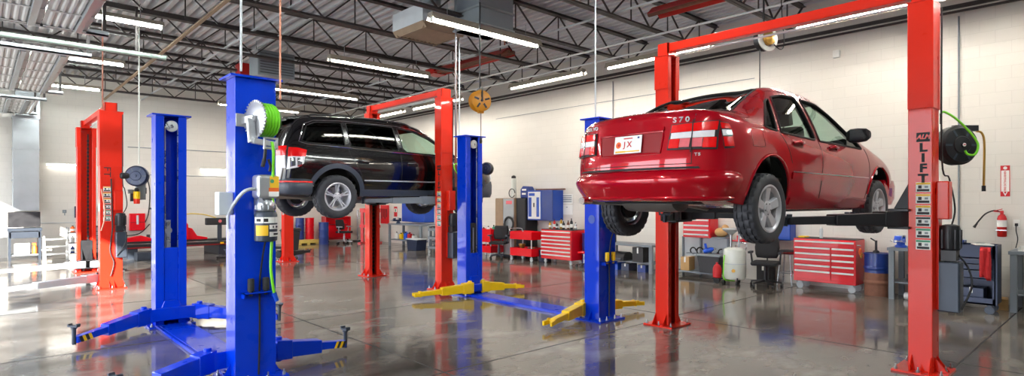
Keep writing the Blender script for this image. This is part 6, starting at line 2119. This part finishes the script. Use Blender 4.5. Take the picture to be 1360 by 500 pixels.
# --- grey steel locker and black locker
t = thing('steel_locker', 'tall bare grey steel locker with a pink sticker, left of the blue wall cabinet', 'locker', (11.92, 12.98, 0), R(-90))
MB().bb(-.42, .42, -.28, .26, .05, 1.76).build('carcass', 'ply', t, bevel=.008)
MB().bb(-.05, .41, -.30, -.28, .08, 1.74).build('door', 'galv', t, bevel=.004)
MB().bb(-.41, -.06, -.30, -.28, .08, 1.74).build('door', 'ply', t, bevel=.004)
MB().bb(.08, .34, -.302, -.30, 1.58, 1.68).build('sticker', 'lens_pink', t)
MB().bb(-.02, .0, -.32, -.30, .85, 1.0).build('handle', 'black_metal', t)
MB().bb(-.42, .42, -.27, .25, 0, .05).build('plinth', 'black_metal', t)
t = thing('steel_locker', 'black steel locker right beside the bare grey one', 'locker', (11.95, 12.34, 0), R(-90))
MB().bb(-.2, .2, -.24, .24, .04, 1.76).build('carcass', 'black_plastic', t, bevel=.006)
MB().bb(-.18, .18, -.255, -.24, .08, 1.72).build('door', 'black_metal', t, bevel=.004)
MB().bb(-.2, .2, -.23, .24, 0, .04).build('plinth', 'ink', t)
t = thing('respirator_case', 'blue round shouldered case standing on the lockers', 'case', (11.98, 12.34, 1.761), R(-90))
MB().prism([(-.2, 0), (.2, 0), (.2, .2), (.12, .34), (-.1, .36), (-.2, .26)], 'xz', -.12, .12).build('case_body', 'drum_blue', t, bevel=.03, seg=3)
MB().bb(-.12, .06, -.124, -.12, .22, .27).bb(-.12, .04, -.124, -.12, .1, .15).build('white_marks', 'paper', t)
t = thing('vacuum_pump', 'white cylinder machine with a hose standing on the grey locker', 'pump', (11.95, 12.92, 1.761), R(-90))
MB().lathe([(.08, 0), (.09, .02), (.09, .3), (.075, .34), (.08, .4), (.08, .56), (.06, .6)], (.0, 0, 0), (0, 0, 1), 20).build('cylinder', 'offwhite', t)
MB().lathe([(.07, 0), (.07, .06), (.03, .09)], (0, 0, .6), (0, 0, 1), 18).build('head', 'black_plastic', t)
MB().tube(arc((.05, -.12, .15), .13, 0, 330, 18, 'xz'), .013, 8).build('hose', 'hose_black', t)
# --- two red carts with silver frames
cart('red two-tray cart with a silver frame next to the seven-drawer chest', (11.38, 11.75, 0), R(-90), .86, .5, .82, 'tool_red', 'pale_grey', .22)
lay('battery', 'black battery on the bottom tray of the right-hand red cart', 'battery', (11.40, 11.55, .157), 0, lambda t: (MB().bb(-.1, .1, -.15, .15, 0, .2).build('case', 'black_plastic', t, bevel=.01), MB().cyl((-.05, .1, .2), (-.05, .1, .23), .015).build('terminal', 'steel', t), MB().cyl((-.05, -.1, .2), (-.05, -.1, .23), .015).build('terminal', 'brass', t)))
lay('funnel', 'brass coloured funnel on the bottom tray of the right-hand red cart', 'funnel', (11.38, 11.95, .157), 0, lambda t: (MB().lathe([(.03, .12), (.1, .28), (.1, .3)], (0, 0, 0), (0, 0, 1), 18).build('cone', 'brass', t), MB().cyl((0, 0, 0), (0, 0, .14), .02).build('spout', 'brass', t)))
carton('dark crate on the floor between the red cart and the seven-drawer chest', (11.55, 11.21, 0), (.3, .18, .32), 'tool_navy', 0, name='crate', cat='crate')
cart('red two-tray cart with a silver frame seen right of the far blue post', (11.35, 13.4, 0), R(-90), .8, .5, .84, 'tool_red', 'pale_grey', .2, True)
for k, y in enumerate((13.15, 13.4, 13.62)):
    bottle(['green tinted bottle', 'white bottle', 'black bottle'][k] + ' on the cart right of the far blue post', (11.35, y, .657), .05, .3 - .04 * k, ['ink_green', 'white_paint', 'black_plastic'][k])
chair('black workshop chair between the two red carts', (11.12, 12.66, 0), R(-60), 'cloth_black', 'dark_slate')
t = thing('coil', 'dark coil of hose hung on the grey locker front', 'hose coil', (11.57, 12.72, 1.0), R(-90))
for k in range(4):
    MB().tube(arc((0, .0, 0), .17 + .012 * k, 0, 360, 22, 'xz'), .018, 8).build('hose_loop', 'hose_black', t)
MB().cyl((0, .02, .16), (0, -.05, .16), .012).build('hook', 'steel', t)

# --- benches behind the black car lift
bench('long grey bench below the big blue cabinet, seen under the black car', (11.6, 18.0, 0), 2.2, .7, .84, shelf=.25)
bench('dark grey bench between the black car lift post and the blue cabinet bench', (11.6, 15.6, 0), 1.7, .7, .84, shelf=.25, top_m='black_metal')
t = thing('wall_cabinet', 'big blue double door cabinet on the wall behind the black car', 'cabinet', (XW - .22, 18.2, .9), R(-90))
MB().bb(-.75, .75, -.2, .22, 0, 1.0).build('carcass', 'cab_blue', t, bevel=.006)
for x0, x1 in ((-.74, -.005), (.005, .74)):
    d = MB().bb(x0, x1, -.22, -.2, .01, .99).build('door', 'cab_blue', t, bevel=.004)
    MB().bb((x0 + x1) / 2 + (.3 if x0 < 0 else -.3) - .01, (x0 + x1) / 2 + (.3 if x0 < 0 else -.3) + .01, -.235, -.22, .4, .55).build('handle', 'steel', d)
vise('blue bench vise on the bench under the big blue cabinet', (11.4, 18.6, .84), R(0), 'tool_navy')
t = thing('safety_sign', 'small red sign with a figure left of the big blue cabinet', 'sign', (XW, 20.1, 1.25), R(-90))
MB().bb(-.12, .12, -.006, 0, -.2, .2).build('plate', 'ink_red', t)
MB().bb(-.1, .1, -.0075, -.006, -.02, .12).build('white_field', 'paper', t)
MB().bb(-.04, .04, -.009, -.0075, -.01, .1).build('figure', 'ink_green', t)
t = thing('plastic_bin', 'dark blue tote with a pale lid on the floor by the blue cabinet bench', 'bin', (10.95, 16.7, 0), R(-90))
MB().prism([(-.26, 0), (.26, 0), (.32, .36), (-.32, .36)], 'xz', -.2, .2).build('tub', 'tool_navy', t, bevel=.01)
MB().bb(-.34, .34, -.22, .22, .36, .40).build('lid', 'pale_grey', t, bevel=.008)
for k, (y, m_, h_) in enumerate(((18.9, 'white_paint', .3), (18.6, 'lift_yellow', .26), (18.3, 'plastic_blue', .32), (18.05, 'ink_red', .3), (17.75, 'white_paint', .24))):
    lb = ['tall white jug', 'yellow jug', 'blue jug', 'red jug', 'short white jug'][k] + ' under the big blue cabinet bench'
    t = thing('jug', lb, 'jug', (11.55, y, .252), R(-90), 'jugs on the bench shelf')
    MB().bb(-.09, .09, -.07, .07, 0, h_ * .75).build('body', m_, t, bevel=.03, seg=2)
    MB().cyl((-.03, 0, h_ * .74), (-.03, 0, h_ * .92), .03).build('cap', 'ink', t)
    MB().tube(arc((.03, 0, h_ * .75), .045, 0, 180, 8, 'xz'), .014).build('handle', m_, t)
cart('pale blue grey wire cart beside the front post of the black car lift', (10.88, 15.2, 0), R(-90), .7, .5, .8, 'bench_grey', 'pale_grey', .08, True)
for k, (y, m_, lb) in enumerate(((16.1, 'rust', 'rusty brake drum on the dark bench'), (15.75, 'steel', 'steel brake disc on the dark bench'), (15.4, 'black_metal', 'black pulley on the dark bench'))):
    t = thing('machine_part', lb + ' behind the black car lift post', 'part', (11.45, y, .84))
    MB().lathe([(.05, 0), (.13, 0), (.13, .05 + .02 * k), (.08, .07 + .02 * k), (.05, .12)], (0, 0, 0), (0, 0, 1), 24).build('casting', m_, t)
    MB().cyl((0, 0, 0), (0, 0, .14 + .01 * k), .03).build('bore', 'dark_slate', t)

# ================================================================== BACK WALL
# drums on a yellow pallet, tool cabinet, stands
t = thing('pallet', 'yellow spill pallet in the far corner under two blue drums', 'pallet', (9.32, 22.0, 0))
MB().bb(-.42, .42, -.35, .35, .05, .18).build('deck', 'yellow_wood', t, bevel=.01)
for x in (-.34, 0, .34):
    MB().bb(x - .06, x + .06, -.35, .35, 0, .05).build('runner', 'yellow_wood', t)
drum('far blue drum standing on the back of the yellow pallet', (9.15, 22.1, .182), .16, .82, 'drum_blue')
drum('red drum on the yellow pallet between two blue drums', (9.52, 22.05, .182), .16, .82, 'tool_red')
drum('near blue drum standing on the floor in front of the yellow pallet', (9.78, 21.35, 0), .18, .84, 'drum_blue')
t = thing('tool_cabinet', 'tall red tool cabinet with an open front in the far corner', 'cabinet', (10.6, 22.0, 0), R(-8))
a = MB().bb(-.5, .5, -.02, .3, .14, 1.05).bb(-.5, .5, -.3, .3, .14, .18)
a.bb(-.5, -.47, -.3, .3, .14, 1.05).bb(.47, .5, -.3, .3, .14, 1.05).bb(-.5, .5, -.3, .3, 1.02, 1.05)
a.build('carcass', 'tool_red', t, bevel=.006)
MB().bb(-.47, .47, -.31, -.29, .2, .7).build('door', 'tool_red', t, bevel=.006)
MB().bb(-.4, .4, -.28, -.02, .72, .74).build('shelf', 'tool_red_dark', t)
for sx in (-1, 1):
    c = MB(); caster(c, sx * .4, -.2, .06, .04); caster(c, sx * .4, .2, .06, .04); c.build('caster', 'black_metal', t)
lay('shop_press', 'red two-column shop press standing at the right wall end of the back corner', 'press', (11.35, 20.6, 0), R(-50), lambda t: (
    [MB().bb(x - .05, x + .05, -.06, .06, .06, 1.38).build('upright', 'tool_red', t) for x in (-.32, .32)],
    MB().bb(-.4, .4, -.07, .07, 1.22, 1.38).build('head_beam', 'tool_red', t),
    MB().bb(-.4, .4, -.08, .08, .62, .74).build('bed_beam', 'tool_red', t),
    [MB().bb(x - .06, x + .06, -.3, .3, 0, .06).build('foot', 'tool_red', t) for x in (-.32, .32)],
    MB().cyl((0, 0, 1.22), (0, 0, .95), .05).build('ram', 'steel', t),
    MB().lathe([(.06, -.01), (.06, .01)], (.2, -.08, 1.3), (0, -1, 0), 18).build('gauge', 'paper', t)))
chair('pale framed swivel chair in front of the tall red tool cabinet', (10.5, 21.1, 0), R(20), 'cloth_black', 'alu')
lay('spring_compressor', 'steel spring compressor stand beside the tall red cabinet', 'stand', (11.6, 22.1, 0), R(-30), lambda t: (
    MB().cyl((0, 0, 0), (0, 0, 1.3), .035).build('column', 'steel', t), MB().lathe([(.22, 0), (.2, .04)], (0, 0, 0), (0, 0, 1), 20).build('foot', 'black_metal', t),
    MB().beam((0, 0, .95), (.2, -.12, .95), .05, .05).beam((0, 0, .6), (.2, -.12, .6), .05, .05).build('arm', 'pale_grey', t)))
t = thing('trash_bin', 'black wheeled waste bin beside the plain red post', 'bin', (7.15, 18.0, 0), R(-15))
MB().prism([(-.2, .06), (.2, .06), (.27, .74), (-.27, .74)], 'xz', -.24, .24).build('body', 'black_plastic', t, bevel=.02)
MB().prism([(-.31, .74), (.31, .74), (.29, .82), (-.2, .82)], 'xz', -.27, .27).build('lid', 'black_plastic', t, bevel=.01)
MB().cyl((-.2, .2, .08), (-.2, .26, .08), .08).cyl((-.2, -.26, .08), (-.2, -.2, .08), .08).build('wheel', 'rubber', t)
t = thing('wall_rack', 'red tool board on the right wall between the press and the blue cabinet', 'tool board', (XW, 20.9, .75), R(-90))
MB().bb(-.3, .3, -.05, 0, 0, .75).build('board', 'tool_red', t)
for k in range(4):
    MB().cyl((-.2 + .13 * k, -.05, .6), (-.2 + .13 * k, -.05, .2 + .06 * (k % 2)), .018).build('hanging_tool', 'black_metal', t)

# --- wheel alignment rack, left of the blue far post
t = thing('alignment_rack', 'low black drive-on alignment rack in front of the back wall', 'lift', (5.05, 20.3, 0))
for yy in (-.55, .75):
    MB().bb(-2.05, 2.05, yy - .25, yy + .25, .30, .42).build('runway', 'black_metal', t, bevel=.01)
    MB().bb(-2.0, 2.0, yy - .26, yy - .25, .31, .34).build('edge_strip', 'tool_red_dark', t)
for x in (-1.8, -.6, .6, 1.8):
    MB().bb(x - .12, x + .12, -.7, .9, 0, .30).build('pedestal', 'dark_slate', t)
for x, m_ in ((.55, 'lift_yellow'), (.85, 'pale_grey')):
    MB().bb(x - .05, x + .05, -.815, -.81, .34, .39).build('marker', m_, t)
t = thing('alignment_ramp', 'short dark slate ramp standing in front of the alignment rack', 'ramp', (3.8, 19.2, 0))
MB().prism([(-.55, 0), (.55, 0), (.45, .22), (-.55, .22)], 'xz', -.22, .22).build('ramp', 'dark_slate', t, bevel=.01)
t = thing('tyre_changer', 'red tyre machine standing on the alignment rack', 'machine', (4.75, 20.98, .422), R(-10))
MB().prism([(-.24, 0), (.24, 0), (.24, .5), (.1, .66), (-.16, .66), (-.24, .4)], 'xz', -.2, .2).build('housing', 'tool_red', t, bevel=.03, seg=2)
MB().prism([(.24, 0), (.8, 0), (.8, .06), (.5, .12), (.36, .36), (.24, .4)], 'xz', -.06, .06).build('jack_arm', 'tool_red', t, bevel=.01)
MB().tube(arc((0, -.21, .3), .18, 200, 340, 10, 'xz'), .01).build('trim_line', 'paper', t)
MB().cyl((-.05, 0, .66), (-.05, 0, .8), .04).build('post', 'black_metal', t)
lay('roll_jack', 'low red rolling jack lying on the alignment rack', 'jack', (3.6, 21.05, .422), 0, lambda t: (MB().prism([(-.4, 0), (.4, 0), (.4, .08), (.1, .18), (-.4, .1)], 'xz', -.12, .12).build('frame', 'tool_red', t, bevel=.01), MB().cyl((-.35, 0, .1), (-.7, 0, .35), .018).build('handle', 'tool_red', t), MB().cyl((.3, 0, .1), (.3, 0, .2), .05).build('saddle', 'black_metal', t)))
lay('hose_box', 'red hose box mounted on the back wall right of the far left red lift', 'hose box', (3.85, YB, .70), 0, lambda t: (MB().bb(-.22, .22, -.16, 0, 0, .56).build('box', 'tool_red', t, bevel=.01), MB().bb(-.2, .2, -.175, -.16, .26, .28).build('clasp', 'tool_red_dark', t), MB().bb(-.03, .03, -.19, -.16, .2, .5).build('handle', 'pale_grey', t)))
lay('jib_boom', 'black jointed boom reaching from the red hose box on the back wall', 'arm', (4.25, YB, 1.42), 0, lambda t: (MB().beam((0, 0, 0), (.1, -.2, 0), .06, .06).beam((.1, -.2, 0), (.55, -.25, .03), .05, .05).build('boom', 'black_metal', t), MB().cyl((.55, -.25, -.05), (.55, -.25, .08), .05).build('joint', 'black_metal', t)))
tag(MB().tube(spline([(3.0, YB - .06, 1.9), (2.95, YB - .08, 1.2), (3.2, YB - .15, .7), (3.5, YB - .1, .55), (3.9, YB - .2, .6), (4.2, YB - .15, .9)], 6), .016).build('air_hose', 'hose_black'), 'black air hose looped along the back wall below the red hose box', 'hose')
t = thing('balancer_console', 'dark console on a post between the two left blue posts', 'console', (5.6, 19.75, .422), R(-10))
MB().bb(-.06, .06, -.05, .05, 0, .5).build('post', 'dark_slate', t)
MB().bb(-.4, .34, -.14, .14, .5, .72).build('console_body', 'black_plastic', t, bevel=.02)
MB().cyl((.0, -.145, .62), (.0, -.15, .62), .05, n=18).build('dial', 'lens_pink', t)
MB().tube(spline([(-.1, 0, .72), (-.4, 0, .82), (-.8, 0, .86), (-1.1, 0, .8)], 6), .018).build('boom', 'yellow_wood', t)
lay('tool_bar', 'dark steel bar lying on the floor in front of the alignment rack', 'bar', (5.5, 18.2, 0), R(8), lambda t: (MB().cyl((-.4, 0, .03), (.4, 0, .03), .025).build('bar', 'black_metal', t), MB().ball((-.42, 0, .04), .04).build('head', 'black_metal', t)))

# --- back left: duct, black cabinet, tyres, bins
t = thing('air_duct', 'square galvanised duct running up the back wall in the left corner', 'duct', (1.02, YB - .22, 1.38))
for k in range(3):
    MB().bb(-.3, .3, -.22, .2, k * .92, k * .92 + .9).build('duct_section', 'galv', t, bevel=.008)
    MB().bb(-.32, .32, -.24, .2, k * .92 + .88, k * .92 + .93).build('flange', 'galv', t)
MB().bb(-.24, .32, -.2, .2, 2.76, 4.2).build('duct_riser', 'galv', t)
t = thing('work_stand', 'dark steel cabinet with a black upper panel under the square duct', 'cabinet', (.96, 21.7, 0))
MB().bb(-.36, .36, .05, .3, .92, 1.36).build('upper_panel', 'black_metal', t, bevel=.008)
MB().bb(-.38, .38, -.3, .3, .82, .9).build('top', 'dark_slate', t, bevel=.005)
for x in (-.33, .33):
    MB().bb(x - .03, x + .03, -.28, .28, 0, .82).build('leg_panel', 'dark_slate', t)
MB().bb(-.34, .34, -.28, .28, .62, .8).build('drawer', 'dark_slate', t, bevel=.005)
MB().bb(-.34, .34, -.24, .28, .12, .16).build('shelf', 'grey_paint', t)
carton('white box in the dark steel cabinet under the duct', (.9, 21.6, .162), (.34, .3, .3), 'white_paint', 0, name='parts_box')
lay('spray_bottle', 'orange bottle on the lower shelf of the cabinet under the duct', 'bottle', (1.18, 21.5, .162), 0, lambda t: (MB().lathe([(.06, 0), (.06, .18), (.03, .25)], (0, 0, 0), (0, 0, 1), 16).build('body', 'orange', t), MB().bb(-.06, .03, -.02, .02, .25, .31).build('sprayer', 'orange', t)))
# stack of tyres
for k in range(4):
    t = thing('tyre', 'pale dusty tyre at the left edge of the photo, ' + ['at the floor of', 'second up in', 'third up in', 'topmost of'][k] + ' its stack', 'tyre', (.05, 21.35, .24 * k + .12), 0, 'stacked tyres at the left edge')
    prof = [(.20, -.1), (.28, -.118), (.345, -.09), (.36, -.04), (.36, .04), (.345, .09), (.28, .118), (.20, .1), (.19, 0), (.20, -.1)]
    MB().lathe(prof, (0, 0, 0), (0, 0, 1), 36, cap=False).build('carcass', 'rubber' if k == 9 else 'grey_paint', t)
    a = MB()
    for q in range(28):
        w_ = 2 * math.pi * q / 28
        a.box((.36 * math.cos(w_), .36 * math.sin(w_), 0), (.012, .05, .15), rz=w_, rx=R(20))
    a.build('tread', 'grey_paint', t)
# bins and steps beside
t = thing('step_stool', 'white step stand on the floor right of the cabinet under the duct', 'steps', (1.62, 20.85, 0))
for k in range(3):
    MB().bb(-.28 + .02 * k, .28 - .02 * k, -.3 + .18 * k, -.1 + .18 * k, .17 + .2 * k, .2 + .2 * k).build('tread', 'white_paint', t)
for x in (-.26, .26):
    MB().beam((x, -.32, 0), (x, .24, .66), .03, .05).beam((x, .28, 0), (x, .24, .66), .03, .05).build('rail', 'white_paint', t)
t = thing('parts_trolley', 'pale trolley loaded with coloured bottles left of the far left red lift', 'trolley', (2.2, 21.4, 0))
for z in (.12, .42, .72):
    MB().bb(-.30, .30, -.24, .24, z, z + .03).build('shelf', 'galv', t)
for x in (-.285, .285):
    for y in (-.225, .225):
        MB().bb(x - .015, x + .015, y - .015, y + .015, 0, .9).build('upright', 'galv', t)
cols = ['drum_blue', 'white_paint', 'ink_red', 'white_paint', 'black_plastic', 'drum_blue', 'orange', 'white_paint', 'ink_yellow']
nm = ['blue', 'white', 'red', 'tall white', 'black', 'navy', 'orange', 'short white', 'yellow']
for k in range(9):
    z = (.15, .45, .75)[k // 3]
    bottle(f'{nm[k]} bottle on the {["bottom", "middle", "top"][k // 3]} shelf of the pale trolley', (2.03 + .17 * (k % 3), 21.3, z + .002), .055, .2 + .02 * (k % 3), cols[k])
t = thing('tool_tower', 'narrow dark tower of small drawers just left of the far left red lift', 'tool chest', (1.82, 17.9, 0))
MB().bb(-.2, .2, -.2, .2, .06, .92).build('carcass', 'dark_slate', t, bevel=.006)
MB().bb(-.18, .18, -.17, .18, 0, .06).build('plinth', 'black_metal', t)
for k in range(6):
    d = MB().bb(-.18, .18, -.215, -.2, .12 + .13 * k, .23 + .13 * k).build('drawer', 'grey_paint', t, bevel=.004)
    MB().bb(-.06, .06, -.23, -.215, .17 + .13 * k, .185 + .13 * k).build('drawer_pull', 'steel', d)
t.location = (2.72, 21.5, 0)
t = thing('monitor', 'dark wall screen behind the far left red lift', 'screen', (2.45, YB, 1.15), 0)
MB().bb(-.26, .26, -.1, -.05, 0, .36).build('screen', 'tool_navy', t, bevel=.006)
MB().bb(-.05, .05, -.05, 0, .1, .25).build('wall_bracket', 'black_metal', t)
t = thing('wall_hook', 'small dark hook bracket on the back wall left of the far left lift', 'hook', (1.95, YB, 1.35))
MB().bb(-.05, .05, -.02, 0, -.05, .05).cyl((0, -.02, 0), (0, -.1, -.02), .014).cyl((0, -.1, -.02), (0, -.1, -.12), .012).build('bracket', 'grey_paint', t)
tag(MB().tube([(XL + 1.0, YB - .03, 1.0), (3.4, YB - .03, 1.0)], .012, 6).build('wall_conduit', 'pale_grey'), 'thin level conduit on the back wall left of the red lift', 'conduit')
for z, lb in ((3.45, 'upper thin level conduit across the back wall beside the blue posts'), (2.55, 'lower thin level conduit across the back wall beside the blue posts')):
    tag(MB().tube([(3.6, YB - .03, z), (8.5, YB - .03, z), (8.5, YB - .03, z - .4)], .014, 6).build('wall_conduit', 'grey_paint'), lb, 'conduit')
